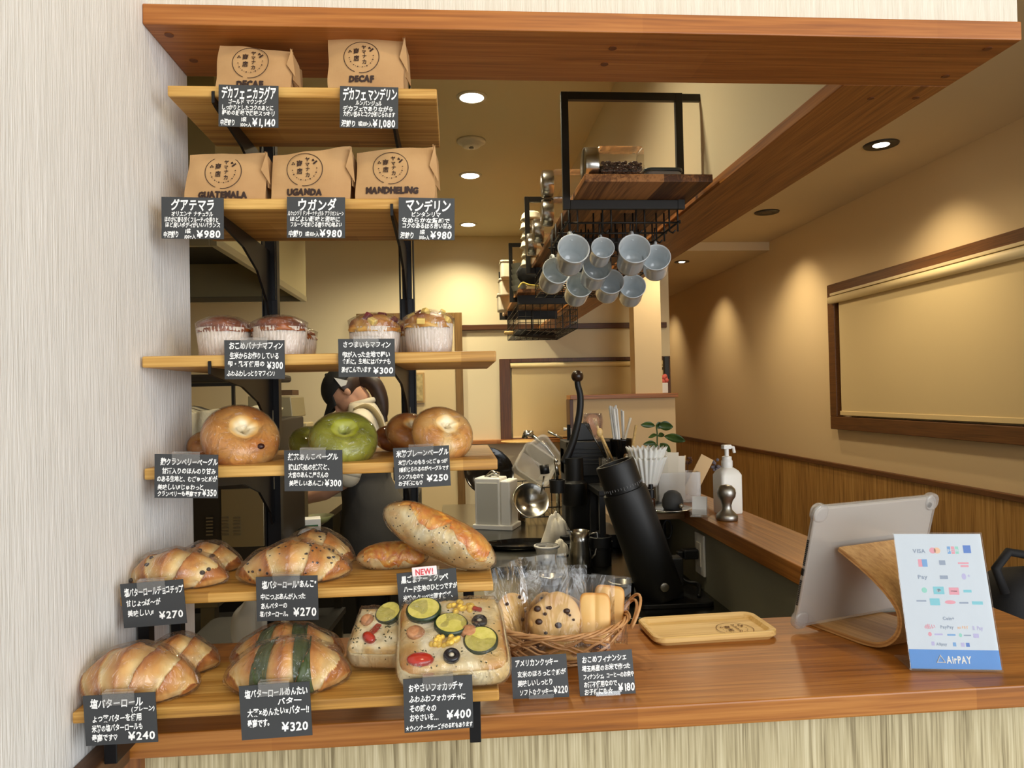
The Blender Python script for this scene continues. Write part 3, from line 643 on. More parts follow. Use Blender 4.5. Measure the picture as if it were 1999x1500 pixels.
def coffee_bag(x, y, z, w, h, d, word, wx, lab, tl=0.0, tr=0.0, lx=0.0, seed=1, rz=0.0, slant=0.0, lgx=0.0):
    t = thing('coffee_bag', lab, 'coffee bag', (x, y, z), rz, 'kraft coffee bags')
    rg = random.Random(seed)
    nx, ny, nz = 30, 14, 18
    def shape(a, b, c):            # a,b,c in -1..1 on a cube surface -> bag point
        e = 0.06
        fx = a * (1 - 0.03 * (1 - c) * 0.5); fz = (c + 1) / 2
        top = h + (tl * (1 - a) / 2 + tr * (1 + a) / 2)
        px_ = fx * w / 2 * (1 - 0.05 * fz * fz) + slant * fz
        bul = 0.010 * (1 - a * a) * (1 - c * c * 0.8)
        py_ = b * d / 2 * (1 - 0.10 * fz) + (-bul if b < -.99 else 0) * 1
        sag = -0.012 * abs(a) ** 3 * (1 if c > .9 else 0) * 0 
        pz_ = top * fz + sag
        p = Vector((px_, py_ + 0.012 * fz * (1 if b < 0 else 0), pz_))
        p += Vector((ncoh(p, 24, seed), ncoh(p, 24, seed + 5), ncoh(p, 24, seed + 9))) * 0.0032
        # pinched side gusset
        if abs(a) > .99: p.x -= 0.012 * a * max(0, 1 - abs(b)) * (0.4 + fz)
        p.z = max(p.z, 0.0)
        return p
    m = MB()
    lin_ = lambda n: [-1 + 2 * i / (n - 1) for i in range(n)]
    def sheet(f, n1, n2): m.grid(lambda u, v: f(2 * u - 1, 2 * v - 1), n1, n2)
    sheet(lambda u, v: shape(u, -1, v), nx, nz); sheet(lambda u, v: shape(-u, 1, v), nx, nz)
    sheet(lambda u, v: shape(1, u, v), ny, nz); sheet(lambda u, v: shape(-1, -u, v), ny, nz)
    sheet(lambda u, v: shape(u, v, 1), nx, ny); sheet(lambda u, v: shape(u, -v, -1), nx, ny)
    o = obj('bag_body', m, KRAFT, parent=t)
    wm = o.modifiers.new('join', 'WELD'); wm.merge_threshold = 0.0004
    bv = o.modifiers.new('edge', 'BEVEL'); bv.width = 0.0035; bv.segments = 2; bv.angle_limit = radians(50)
    # folded paper corner at the right side
    f = MB()
    tp = h + tr
    f.prism([(w * .5, tp * .97), (w * .5 + .004, tp * .35), (w * .43, tp * .62)], -d * .46, -d * .46 + .0012, 'y')
    f.add([(w * .475, -d * .44, tp * .985), (w * .53, -d * .10, tp * .80), (w * .545, -d * .05, tp * .30), (w * .50, -d * .40, tp * .30)], [(0, 1, 2, 3)])
    obj('fold_flap', f, KRAFT, parent=t, solid=0.001)
    ly = lambda xx, zz: min(shape(max(-1, min(1, xx / (w / 2))), -1, max(-1, min(1, zz / h * 2 - 1))).y for _ in (0,)) - 0.0012
    R = 0.0255 * (1 if h > .0 else 1)
    L = MB()
    lz = h * 0.605
    logo(L, T((lgx, 0, lz)), R)
    for ddx, ddz in ((0, 0), (.0006, 0), (-.0006, 0), (0, .0005), (0, -.0005), (.0005, .0004), (-.0005, -.0004)):
        write(L, word, lgx + wx[0] + ddx, lgx + wx[1] + ddx, lz - R * 1.32 + ddz, 0.0105, jit=.8, bold=True, rng=random.Random(seed))
    base = MB(); 
    vv = [Vector((p.x, ly(p.x, p.z), p.z)) for p in L.v]
    L.v = vv
    obj('printed_stamp', L, INK, parent=t)
    return t
def bag_at(xl, xr, yt, yb, yfront, z, **k):
    a = P(xl, yb, y=yfront); b = P(xr, yb, y=yfront); c = P((xl + xr) / 2, yt, y=yfront)
    w = b.x - a.x; d = k.pop('d', 0.085)
    return coffee_bag((a.x + b.x) / 2, yfront + d / 2, z, w, c.z - z, d, **k)
bag_at(419, 570, 84, 168, 1.045, S1Z, word='DECAF', wx=(-.019, .019), lab='kraft coffee bag stamped DECAF, the shorter one on the top shelf', tr=-.004, tl=.003, seed=2, lgx=-.004)
bag_at(637, 792, 66, 169, 1.045, S1Z, word='DECAF', wx=(-.018, .018), lab='taller kraft coffee bag stamped DECAF near the free end of the top shelf', tl=-.001, tr=.001, seed=3, lgx=-.006)
bag_at(359, 521, 297, 387, 1.047, S2Z, word='GUATEMALA', wx=(-.034, .034), lab='kraft coffee bag stamped GUATEMALA beside the grey wall', tl=-.001, tr=.004, seed=4, lgx=-.003)
bag_at(526, 687, 289, 386, 1.047, S2Z, word='UGANDA', wx=(-.025, .025), lab='kraft coffee bag stamped UGANDA between two others', tl=-.006, tr=.006, seed=5, lgx=-.008)
bag_at(692, 851, 284, 386, 1.047, S2Z, word='MANDHELING', wx=(-.036, .040), lab='kraft coffee bag stamped MANDHELING at the end of its shelf', tl=-.006, tr=.005, seed=6, lgx=-.006)

# ================================================================== muffins
M_BAN = bread('banana_muffin_top', [(176, 106, 46), (142, 70, 24), (104, 46, 16), (76, 32, 12)], 30, 0.3)
M_POT = bread('sweet_potato_muffin_top', [(218, 178, 96), (196, 142, 64), (160, 96, 42), (120, 50, 34)], 34, 0.35, amp=0.9)
CUPM = mat('muffin_paper', (238, 220, 204), 0.7, sub=0.05)
def muffin(px, py, wpx, hpx, yy, z, mt, lab, grp, seed, capr=0.28, chunks=None):
    c = P(px, py, y=yy); s = wpx * yy / FPX * 1.0
    R = s / 2 * 0.93; H = hpx * yy / FPX
    t = thing('muffin', lab, 'muffin', (c.x, yy, z), RNG.uniform(0, 6), grp)
    hc = H * (1 - capr)
    nfl = 44
    rf = lambda a, zz: 1 + 0.022 * sin(nfl * a)
    obj('paper_cup', MB().lathe([(R * .88, 0.0), (R * .96, hc * .5), (R * 1.0, hc), (R * .975, hc), (R * .93, hc * .5), (R * .85, .003)], nfl * 4, rf=rf, cap1=True), CUPM, parent=t, smooth=True)
    def fn(u, v):
        a = 2 * pi * u
        rr = R * (0.96 * min(1, v * 1.9) ** .9) if False else None
        th = v * pi * .58
        r_ = R * 1.01 * sin(th) if v < .85 else R * 1.01 * sin(.85 * pi * .58) 
        zz = hc * .93 + (H - hc * .93) * (cos(th) if th < pi / 2 else cos(th) * .8)
        p = Vector((r_ * cos(a), r_ * sin(a), zz))
        k = ncoh((cos(a) * sin(th), sin(a) * sin(th), cos(th)), 2.2, seed) * 0.10 + ncoh((cos(a) * sin(th), sin(a) * sin(th), cos(th)), 6, seed) * 0.04
        return Vector((p.x * (1 + k), p.y * (1 + k), p.z + k * H * .35))
    afn = lambda u, v: 0.55 + 0.35 * ncoh((cos(2 * pi * u) * v, sin(2 * pi * u) * v, v), 2.5, seed + 3) - (0.25 if v > .8 else 0)
    top = obj('muffin_top', MB().grid(fn, 56, 26, cu=True, afn=afn), mt, parent=t, smooth=True)
    if chunks:
        rg = random.Random(seed)
        for k in range(9):
            u, v = rg.random(), rg.uniform(.15, .8)
            p = fn(u, v)
            obj('potato_chunk', MB().box(-.006, .006, -.005, .005, -.004, .004, M=T(p, rg.random(), rg.random(), rg.random() * 6)), chunks[k % len(chunks)], parent=top, bev=0.0015)
    wm = MB()
    def wf(u, v):
        a = 2 * pi * u
        zz = H * 1.03 * v
        base = R * (.93 + .13 * v) if v < .8 else R * 1.06 * (1 - ((v - .8) / .2) ** 2 * .9)
        k = 1.02 + 0.02 * ncoh((cos(a) * 2, sin(a) * 2, v * 1.5), 2.5, seed) + 0.008 * sin(13 * a + v * 8)
        return Vector((base * k * cos(a), base * k * sin(a), zz + (0.002 if v > .9 else 0)))
    obj('wrap', wm.grid(wf, 56, 18, cu=True), WRAP, parent=t, smooth=True)
    return t
CH_R = mat('potato_skin', (112, 34, 40), 0.5); CH_Y = mat('potato_flesh', (222, 190, 104), 0.55)
muffin(438, 690, 102, 76, 1.055, S3Z, M_BAN, 'banana muffin nearest the grey wall, front row', 'wrapped muffins', 11)
muffin(547, 688, 106, 76, 1.055, S3Z, M_BAN, 'banana muffin in front of the left black shelf post', 'wrapped muffins', 12)
muffin(494, 686, 96, 68, 1.145, S3Z, M_BAN, 'banana muffin half hidden behind the two front banana muffins', 'wrapped muffins', 13)
muffin(572, 686, 94, 63, 1.16, S3Z, M_BAN, 'small banana muffin peeking out behind the one at the post', 'wrapped muffins', 14)
muffin(733, 686, 104, 78, 1.055, S3Z, M_POT, 'sweet potato muffin with reddish top left of the right shelf post', 'wrapped muffins', 15, .34, [CH_R, CH_R, CH_Y])
muffin(838, 684, 100, 82, 1.05, S3Z, M_POT, 'sweet potato muffin with taller golden top at the free end of the shelf', 'wrapped muffins', 16, .30, [CH_Y, CH_Y, CH_R])
muffin(790, 685, 92, 70, 1.15, S3Z, M_POT, 'sweet potato muffin hidden behind the front two', 'wrapped muffins', 17, .32, [CH_R, CH_Y])

# ================================================================== bagels
B_GOLD = bread('bagel_crust', [(250, 232, 190), (240, 200, 132), (222, 158, 80), (192, 114, 44), (150, 74, 26)], 34, 0.3, amp=0.42)
B_GREEN = bread('green_tea_crust', [(176, 178, 84), (158, 160, 48), (136, 138, 30), (106, 108, 20), (70, 74, 14)], 26, 0.3, amp=0.5)
def bagel_fn(R, r, hole, seed, sq):
    def f(u, v):
        a, b = 2 * pi * u, 2 * pi * v
        R0 = R - r
        k = 1 + 0.04 * ncoh((cos(a), sin(a), cos(b)), 1.6, seed)
        rad = R0 + r * cos(b) * k
        # close up the hole on the top side
        if cos(b) < 0: rad = R0 + r * cos(b) * (1 - hole * (0.5 - 0.5 * cos(b)))
        z = r * sq * sin(b) * k
        fold = 0.06 * r * (ncoh((a * 1.5, 0, 0), 1.0, seed)) * (1 if cos(b) < 0 else 0)
        rad = max(rad, 0.0012)
        return Vector((rad * cos(a), rad * sin(a), z + fold))
    return f
def bagel(px, py, wpx, yy, z, mt, lab, seed, hpx=None, tilt=50, rz=24, hole=0.10, dark=0.0, spot_=None):
    """px,py: centre in the photograph; the bagel leans towards the viewer."""
    c = P(px, py, y=yy); R = wpx * yy / FPX / 2
    r = R * 0.535; sq = 0.95
    t = thing('bagel', lab, 'bagel', c, 0, 'wrapped bagels', rot=Euler((radians(tilt), 0, radians(rz))))
    f = bagel_fn(R, r, hole, seed, sq)
    def af(u, v):
        b = 2 * pi * v
        inner = max(0, -cos(b))
        topn = sin(b)
        a = 0.47 + dark + 0.32 * ncoh((cos(2 * pi * u), sin(2 * pi * u), topn), 1.3, seed + 2)
        return a - 0.75 * min(1, max(0, inner - .05) / .6) - (0.22 if topn < -.6 else 0)
    m = MB().grid(f, 72, 40, cu=True, cv=True, afn=af)
    o = obj('crust', m, mt, parent=t, smooth=True)
    if spot_:
        p = f(spot_[0], spot_[1])
        obj('cranberry', MB().ball(p, (0.0052, 0.0045, 0.0036)), mat('cranberry', (52, 20, 18), 0.35), parent=o, smooth=True)
    def wf(u, v):
        p = f(u, v)
        q = Vector((p.x, p.y, 0)); L = q.length
        b = 2 * pi * v
        cen = Vector((0, 0, 0)) if cos(b) < -.2 else q.normalized() * (R - r)
        d = (p - cen)
        if cos(b) < -.1:                      # film bridges the hole
            w_ = min(1, (-.1 - cos(b)) / .5)
            p = Vector((p.x, p.y, p.z * (1 - w_) + (r * sq * .82 * (1 if sin(b) > 0 else -1) * abs(sin(b)) ** .3) * w_))
        n_ = 1 + 0.012 * ncoh(p, 60, seed)
        return Vector((p.x * 1.025 * n_, p.y * 1.025 * n_, p.z * 1.035 * n_))
    obj('wrap', MB().grid(wf, 60, 30, cu=True, cv=True), WRAP, parent=t, smooth=True)
    return t
bagel(404, 872, 70, 1.17, S4Z, B_GOLD, 'cranberry bagel mostly hidden behind the front one at the grey wall', 21, tilt=40, dark=.2)
bagel(470, 856, 141, 1.065, S4Z, B_GOLD, 'golden bagel with one dark cranberry showing', 22, tilt=50, rz=28, dark=.10, spot_=(.83, .17))
bagel(607, 866, 82, 1.16, S4Z, B_GREEN, 'green tea bagel half hidden behind the other green one', 23, tilt=35, hole=.2)
bagel(671, 859, 129, 1.06, S4Z, B_GREEN, 'large green tea bagel in front, middle of the bagel shelf', 24, tilt=42, rz=14, hole=.2)
bagel(763, 856, 62, 1.20, S4Z, B_GOLD, 'dark brown bagel sliver behind the two plain bagels', 25, tilt=35, dark=.32)
bagel(800, 845, 92, 1.14, S4Z, B_GOLD, 'browner plain bagel behind the frontmost pale one', 26, tilt=40, dark=.28)
bagel(864, 847, 120, 1.06, S4Z, B_GOLD, 'lighter plain bagel at the free end of the bagel shelf', 27, tilt=48, rz=26, dark=.0, hole=.03)

# ================================================================== salted butter rolls
B_ROLL = bread('roll_crust', [(248, 230, 186), (240, 206, 140), (224, 166, 92), (196, 122, 54), (150, 80, 32)], 50, 0.32, amp=0.4)
CHOC = mat('chocolate', (44, 24, 16), 0.4)
BEAN = mat('bean_paste', (34, 18, 18), 0.5)
LEAF = mat('shiso_leaf', (46, 62, 24), 0.45, c2=(72, 86, 40), cscale=40, bump=(90, 0.5, 0.002))
SEED = mat('black_sesame', (28, 24, 22), 0.5)
def roll_shape(L, R, n, seed, hgt=0.78, curve=0.10, deep=0.13):
    def frac(u):
        # coil index from the centre outwards, slanted round the body
        return u
    def f(u, v, inflate=0.0, ridge=True):
        x = (2 * u - 1); a = 2 * pi * v
        env = max(0.0, 1 - abs(x) ** 1.75) ** 0.85 * .84 + 0.20 * max(0, 1 - abs(x) ** 7) ** .6 
        s = abs(x) * n - 0.42 * sin(a) + 0.10 * cos(a) + (.12 if x > 0 else -.1) + .1 * ncoh((x * 2, cos(a), sin(a)), 1.2, seed)
        fr = (s + .5) % 1.0 if n else .5
        k = 1.0
        if ridge and abs(x) < .97: k = 1 + deep * 1.25 * ((1 - fr) ** 1.2 - .45) * (1 - .5 * abs(x))
        rr = R * env * k * (1 + inflate) + inflate * 0.012
        z = rr * sin(a) * hgt; y = rr * cos(a)
        nz = 0.05 * R * ncoh((x * 2, cos(a), sin(a)), 1.7, seed)
        zz = z + R * hgt * 0.72 * (env * .55 + .42)
        zz = max(zz + nz, 0.0012 * (0 if inflate else 1))
        yy = y + curve * L * (x * x)
        return Vector((x * L / 2 * (1 + inflate * .5), yy, zz))
    def af(u, v):
        x = 2 * u - 1; a = 2 * pi * v
        s = abs(x) * n - 0.42 * sin(a) + 0.10 * cos(a) + (.12 if x > 0 else -.1) + .1 * ncoh((x * 2, cos(a), sin(a)), 1.2, seed)
        fr = (s + .5) % 1.0
        c = 0.90 - 0.74 * fr ** .85
        c += 0.22 * max(0, abs(x) - .72) / .28
        c -= 0.12 * (1 if sin(a) < -.3 else 0)
        return max(.05, c + 0.18 * ncoh((x * 3, cos(a) * 1.5, sin(a) * 1.5), 1.6, seed))
    return f, af
def butter_roll(x0px, x1px, ybase, ytop, yy, z, lab, seed, n=2.2, rz=0, topping=None, curve=0.08, deep=0.15):
    a = P(x0px, ybase, y=yy); b = P(x1px, ybase, y=yy)
    L = (b.x - a.x) / cos(radians(rz)); H = (ybase - ytop) * yy / FPX
    hgt = 0.82
    R = H / (2 * hgt * .93)
    t = thing('butter_roll', lab, 'bread roll', ((a.x + b.x) / 2, yy, z), radians(rz), 'wrapped salted butter rolls')
    f, af = roll_shape(L, R, n, seed, hgt, curve, deep)
    o = obj('crust', MB().grid(f, 110, 48, cv=True, afn=af), B_ROLL, parent=t, smooth=True)
    rg = random.Random(seed)
    if topping == 'chip':
        for k in range(10):
            u, v = rg.uniform(.12, .92), rg.uniform(.12, .42) + .5 * (0 if rg.random() < .9 else 1)
            v = rg.uniform(.28, .62)
            p = f(u, v)
            obj('chocolate_chip', MB().ball(p, (rg.uniform(.0024, .0042), .0032, rg.uniform(.0022, .0034)), 10, 8), CHOC, parent=o, smooth=True)
    if topping == 'bean':
        for k in range(34):
            u, v = rg.uniform(.1, .94), rg.uniform(.2, .6)
            p = f(u, v); r_ = rg.uniform(.0007, .0019)
            obj('bean_speck', MB().ball(p, (r_ * rg.uniform(1, 2.4), r_, r_), 8, 6, M=None), BEAN, parent=o)
    if topping == 'leaf':
        for u0 in (.30, .345, .60, .645):
            pass
        for (ua, ub) in ((.275, .40), (.585, .71)):
            def lf(u, v, ua=ua, ub=ub):
                uu = ua + (ub - ua) * u + .05 * (v - .5) * (1 if ua > .5 else -1)
                p = f(uu, .20 + .40 * v)
                q = f(uu, .20 + .40 * v, 0.07)
                return p * .25 + q * .75 + Vector((0, 0, 0.0006 * sin(u * 20)))
            obj('shiso_leaf', MB().grid(lf, 14, 22), LEAF, parent=o, smooth=True, solid=0.0008)
    def wf(u, v):
        p = f(u, v, 0.10, False)
        k = ncoh(p, 45, seed)
        return Vector((p.x + .003 * k, p.y, p.z + .0035 * k + .0012)) if p.z > .004 else Vector((p.x, p.y, max(.0006, p.z)))
    obj('wrap', MB().grid(wf, 60, 30, cv=True), WRAP, parent=t, smooth=True)
    return t
butter_roll(265, 425, 1326, 1259, .925, S6Z, 'plain salted butter roll behind the front one on the lowest shelf', 31, rz=-3)
butter_roll(140, 385, 1374, 1278, .853, S6Z, 'long plain salted butter roll in front at the wall end of the lowest shelf', 32, n=2.6, rz=-4, curve=.05)
butter_roll(450, 668, 1320, 1240, .925, S6Z, 'green leaf striped butter roll behind the other striped one', 33, n=2.2, rz=2, topping='leaf', deep=.16)
butter_roll(438, 682, 1366, 1270, .853, S6Z, 'green leaf striped butter roll in front on the lowest shelf', 34, n=2.2, rz=3, topping='leaf', deep=.16)
butter_roll(330, 470, 1126, 1070, 1.045, S5Z, 'chocolate chip butter roll behind, tip pointing past the front one', 35, n=2.0, rz=-4, topping='chip')
butter_roll(238, 442, 1156, 1086, .97, S5Z, 'chocolate chip butter roll in front beside the grey wall', 36, n=2.2, rz=-6, topping='chip')
butter_roll(530, 690, 1128, 1056, 1.045, S5Z, 'bean paste butter roll behind the front bean paste roll', 37, n=2.0, rz=-5, topping='bean')
butter_roll(464, 682, 1150, 1072, .97, S5Z, 'bean speckled butter roll in front, middle of its shelf', 38, n=2.2, rz=4, topping='bean')

# ================================================================== sesame cheese loaves
B_LOAF = bread('sesame_loaf_crust', [(236, 222, 184), (222, 196, 142), (206, 160, 96), (184, 116, 54), (150, 82, 34)], 50, 0.36, speck=((36, 30, 26), 150, 0.16), amp=0.3)
CHEESE = bread('baked_cheese', [(242, 200, 110), (230, 160, 66), (212, 120, 44), (180, 84, 28)], 90, 0.4, bump=0.8, amp=1.1)
def loaf(c, L, R, rot, lab, seed, zsq=0.8):
    t = thing('sesame_loaf', lab, 'bread loaf', c, 0, 'sesame cheese loaves', rot=rot)
    def f(u, v, inf=0.0):
        x = 2 * u - 1; a = 2 * pi * v
        env = max(0, 1 - abs(x) ** 2.6) ** .55
        r = R * env * (1 + .05 * ncoh((x * 1.5, cos(a), sin(a)), 1.5, seed)) * (1 + inf)
        return Vector((x * L / 2 * (1 + inf * .4), r * cos(a), r * sin(a) * zsq))
    af = lambda u, v: 0.30 + 0.35 * max(0, sin(2 * pi * v)) + 0.3 * ncoh((u * 5, cos(2 * pi * v), sin(2 * pi * v)), 1.8, seed)
    o = obj('crust', MB().grid(f, 80, 40, cv=True, afn=af), B_LOAF, parent=t, smooth=True)
    def cf(u, v):
        x = .10 + .82 * u
        wv = 0.21 + .05 * sin(u * 9 + seed) + .04 * ncoh((u * 6, 0, 0), 2, seed)
        lo, hi = .06, .47 + .06 * sin(u * 11 + seed) + .05 * ncoh((u * 5, 0, 0), 2, seed) + (.06 if u > .55 else 0)
        vv = lo + (hi - lo) * v
        edge = min(v, 1 - v, u, 1 - u)
        return f(x, vv, 0.012 + .035 * min(1, edge * 12) + .03 * ncoh((u * 14, v * 9, 0), 1.5, seed))
    obj('baked_cheese', MB().grid(cf, 70, 34, afn=lambda u, v: .45 + .4 * ncoh((u * 7, v * 6, 1), 1.6, seed)), CHEESE, parent=o, smooth=True)
    def wf(u, v):
        p = f(u, v, .07); k = ncoh(p, 42, seed)
        return p * (1 + .03 * k)
    obj('wrap', MB().grid(wf, 56, 28, cv=True), WRAP, parent=t, smooth=True)
c1 = P(768, 1086, y=1.03)
loaf(c1, 140 * 1.02 / FPX, .0225, Euler((radians(20), 0, radians(6))), 'smaller sesame loaf lying behind and beneath the big cheese loaf', 41)
c2 = P(858, 1047, y=.99)
loaf(c2, 238 * .985 / FPX, .036, Euler((radians(-25), radians(27), radians(-6))), 'big sesame loaf with baked cheese leaning over the smaller one', 42)

# ================================================================== vegetable focaccia
B_FOC = bread('focaccia_crust', [(248, 238, 212), (240, 222, 178), (226, 190, 126), (204, 146, 74), (170, 104, 46)], 26, 0.34, speck=((74, 60, 30), 120, 0.10), amp=0.5)
ZUC = mat('zucchini_flesh', (226, 214, 120), 0.4, c2=(206, 196, 90), cscale=160); ZSK = mat('zucchini_skin', (34, 52, 24), 0.35)
TOM = mat('cherry_tomato', (176, 44, 30), 0.2, coat=.4); TOMI = mat('tomato_flesh', (206, 90, 60), 0.3)
COR = mat('corn_kernel', (240, 200, 84), 0.3); OLV = mat('black_olive', (30, 28, 34), 0.25); OLI = mat('olive_core', (206, 198, 176), 0.5)
SAU = mat('sausage', (184, 124, 84), 0.4, c2=(206, 152, 108), cscale=200)
HERB = mat('dried_herb', (70, 72, 34), 0.7)
def focaccia(c, w, d, h, rot, lab, seed, tops, rough_edge=.3):
    t = thing('focaccia', lab, 'focaccia', c, 0, 'wrapped focaccia', rot=rot)
    def top(x, y):      # height of the surface
        e = max(abs(x), abs(y)); 
        return h * (0.80 + .20 * (1 - e ** 6)) + .0028 * ncoh((x * 2, y * 2, 0), 1.6, seed) - (.010 * max(0, e - .88) / .12)
    def f(u, v):
        # wrap a square pad: v from bottom centre round to top centre
        a = 2 * pi * u
        ca, sa = cos(a), sin(a); q = max(abs(ca), abs(sa)); q = (abs(ca) ** 7 + abs(sa) ** 7) ** (1 / 7)
        bx, by = ca / q, sa / q
        if v < .2: k, z = v / .2 * .97, 0.0
        elif v < .4: s = (v - .2) / .2; k, z = .97 + .05 * sin(pi * s), h * .80 * s
        else: k = 1 - (v - .4) / .6; k = max(k, .0); z = top(bx * k, by * k)
        wob = 1 + .02 * ncoh((ca, sa, v), 1.8, seed)
        return Vector((bx * k * w / 2 * wob, by * k * d / 2 * wob, z))
    def af(u, v):
        if v < .2: return .6
        if v < .4: return .34 + .25 * ncoh((cos(2 * pi * u) * 2, sin(2 * pi * u) * 2, v), 1.6, seed)
        k = 1 - (v - .4) / .6
        return .20 + rough_edge * max(0, k - .55) / .45 + .35 * ncoh((cos(2 * pi * u) * k * 2, sin(2 * pi * u) * k * 2, 0), 1.7, seed + 4)
    o = obj('crust', MB().grid(f, 88, 44, cu=True, afn=af), B_FOC, parent=t, smooth=True)
    rg = random.Random(seed)
    def place(x, y, lift=0.0): return T((x * w / 2, y * d / 2, top(x, y) + lift), rg.uniform(-.12, .12), rg.uniform(-.12, .12), rg.uniform(0, 6))
    for (kind, x, y, s) in tops:
        Mx = place(x, y)
        if kind == 'zucchini':
            z_ = obj('zucchini_slice', MB().lathe([(s * .90, .0035), (s * .9, .0045), (s * .5, .0043), (.001, .0046)], 28, M=Mx), ZUC, parent=o, smooth=False)
            obj('zucchini_skin', MB().lathe([(s * .9, -.002), (s, -.001), (s, .0035), (s * .9, .0052)], 28, M=Mx, cap0=False, cap1=False), ZSK, parent=z_, smooth=True)
        elif kind == 'tomato': obj('tomato_half', MB().ball((0, 0, .001), (s * 1.35, s * .85, .006), 18, 12, M=Mx), TOM, parent=o, smooth=True)
        elif kind == 'corn':
            m = MB()
            for k in range(12): m.ball((rg.uniform(-s, s), rg.uniform(-s, s), rg.uniform(.0, .003)), (.0044, .0036, .0032), 8, 6, M=Mx)
            k_ = obj('corn_kernels', m, COR, parent=o, smooth=True); k_['kind'] = 'stuff'
        elif kind == 'olive':
            v_ = obj('olive_ring', MB().lathe([(s * .45, -.001), (s, -.001), (s * 1.02, .003), (s * .85, .0055), (s * .45, .005), (s * .45, -.001)], 24, M=Mx, cap0=False, cap1=False), OLV, parent=o, smooth=True)
            obj('olive_core', MB().ball((0, 0, .001), (s * .42, s * .42, .004), 12, 8, M=Mx), OLI, parent=v_, smooth=True)
        elif kind == 'sausage': obj('sausage_slice', MB().lathe([(s, -.001), (s * 1.03, .003), (s * .8, .0055), (.001, .006)], 24, M=Mx), SAU, parent=o, smooth=True)
        elif kind == 'pepper': obj('red_pepper_piece', MB().box(-s, s, -s * .45, s * .45, 0, .004, M=Mx), TOM, parent=o, bev=.0015)
    hm = MB()
    for k in range(60):
        x, y = rg.uniform(-.9, .9), rg.uniform(-.9, .9)
        hm.box(-.0011, .0011, -.0005, .0005, .0, .0008, M=place(x, y, .0002))
    hh = obj('dried_herbs', hm, HERB, parent=o); hh['kind'] = 'stuff'
    def wf(u, v):
        p = f(u, v)
        if v > .4: p = p + Vector((0, 0, .005))
        k = ncoh(p, 40, seed)
        return Vector((p.x * 1.025 + .001 * k, p.y * 1.025, p.z * 1.0 + .0024 * k * (1 if v > .3 else 0)))
    obj('wrap', MB().grid(wf, 70, 34, cu=True), WRAP, parent=t, smooth=True)
FT = [('zucchini', -.52, .56, .0215), ('zucchini', -.02, .12, .0205), ('zucchini', .50, -.36, .0205), ('corn', .10, .64, .009), ('corn', -.25, -.34, .008), ('corn', .0, -.34, .006), ('corn', .36, .58, .005),
      ('tomato', -.60, -.72, .0115), ('olive', .52, .18, .0095), ('olive', -.05, -.70, .0095), ('sausage', -.68, -.02, .0105), ('sausage', .30, -.10, .0100), ('pepper', .50, .50, .006)]
fc = P(884, 1334, y=.855)
focaccia((fc.x, .874, S6Z + .0285), .128, .122, .030, Euler((radians(25), 0, radians(3)), 'XYZ'), 'large square vegetable focaccia propped up in front on the lowest shelf', 51, FT, .5)
FB = [('pepper', -.1, -.1, .009), ('tomato', -.2, -.5, .008), ('zucchini', .2, .6, .017), ('sausage', -.5, .3, .008)]
fb = P(728, 1322, y=.905)
focaccia((fb.x + .012, .918, S6Z + .022), .072, .072, .032, Euler((radians(30), 0, radians(-12)), 'XYZ'), 'vegetable focaccia half hidden behind the large one on the lowest shelf', 52, FB)
# ================================================================== wicker basket and cookies
CANE = mat('wicker_cane', (176, 124, 74), 0.5, c2=(206, 156, 102), cscale=60)
bk = P(1105, 1285, z=ZC)
BX, BY = bk.x - .012, 1.085
bt = thing('wicker_basket', 'oval open weave wicker basket of bagged cookies on the counter', 'basket', (BX, BY, ZC))
RX, RY, BH = .108, .066, .047
def bpt(a, k):           # k 0 base .. 1 rim, flaring
    s = .62 + .38 * k ** .8
    return Vector((RX * s * cos(a), RY * s * sin(a), .004 + BH * k + .010 * k * cos(a) ** 2))
m = MB()
m.grid(lambda u, v: Vector((RX * .64 * v * cos(2 * pi * u), RY * .64 * v * sin(2 * pi * u), .003 + .001 * sin(v * 60))), 40, 12, cu=True)
obj('base_weave', m, CANE, parent=bt, solid=.003)
for dr in (1, -1):
    mm = MB()
    for i in range(10):
        a0 = 2 * pi * i / 10 + .1 * dr
        pts = [bpt(a0 + dr * 1.25 * k / 10, k / 10) + Vector((0, 0, .0012 * sin(k * 2.1 + i + dr))) * 1 for k in range(11)]
        for off in (-.0019, .0019):
            mm.tube([p + Vector((off * 1.2, 0, off)) for p in pts], .0017, 6)
    obj('slanted_canes', mm, CANE, parent=bt, smooth=True)
mm = MB()
for i in range(4):
    mm.tube([bpt(2 * pi * k / 60, 1) + Vector((0, 0, .0028 * sin(7 * 2 * pi * k / 60 + i * pi / 2))) + Vector((cos(2 * pi * k / 60), sin(2 * pi * k / 60), 0)) * .0032 * cos(7 * 2 * pi * k / 60 + i * pi / 2) for k in range(60)], .0019, 6, closed=True)
for i in range(3):
    mm.tube([bpt(2 * pi * k / 60, 0.04) + Vector((0, 0, .002 + .002 * i)) * 1.0 for k in range(60)], .0018, 6, closed=True)
obj('twisted_rim', mm, CANE, parent=bt, smooth=True)
for sx in (1, -1):
    for j in range(2):
        pts = [Vector((sx * (RX * .98 + (.016 + .006 * j) * sin(pi * k / 14)), (-.030 - .006 * j) * cos(pi * k / 14), BH + .004 + (.030 + .008 * j) * sin(pi * k / 14))) for k in range(15)]
        obj('loop_handle', MB().tube(pts, .0022, 7), CANE, parent=bt, smooth=True)
COOK = bread('cookie_dough', [(238, 204, 140), (226, 182, 110), (204, 150, 80), (170, 112, 54)], 60, 0.6, amp=.5, bump=.6)
FINA = bread('financier_crust', [(242, 206, 138), (232, 184, 108), (212, 152, 76), (176, 110, 48)], 40, 0.5, amp=.3)
CHIPM = mat('cookie_chip', (62, 38, 24), 0.45)
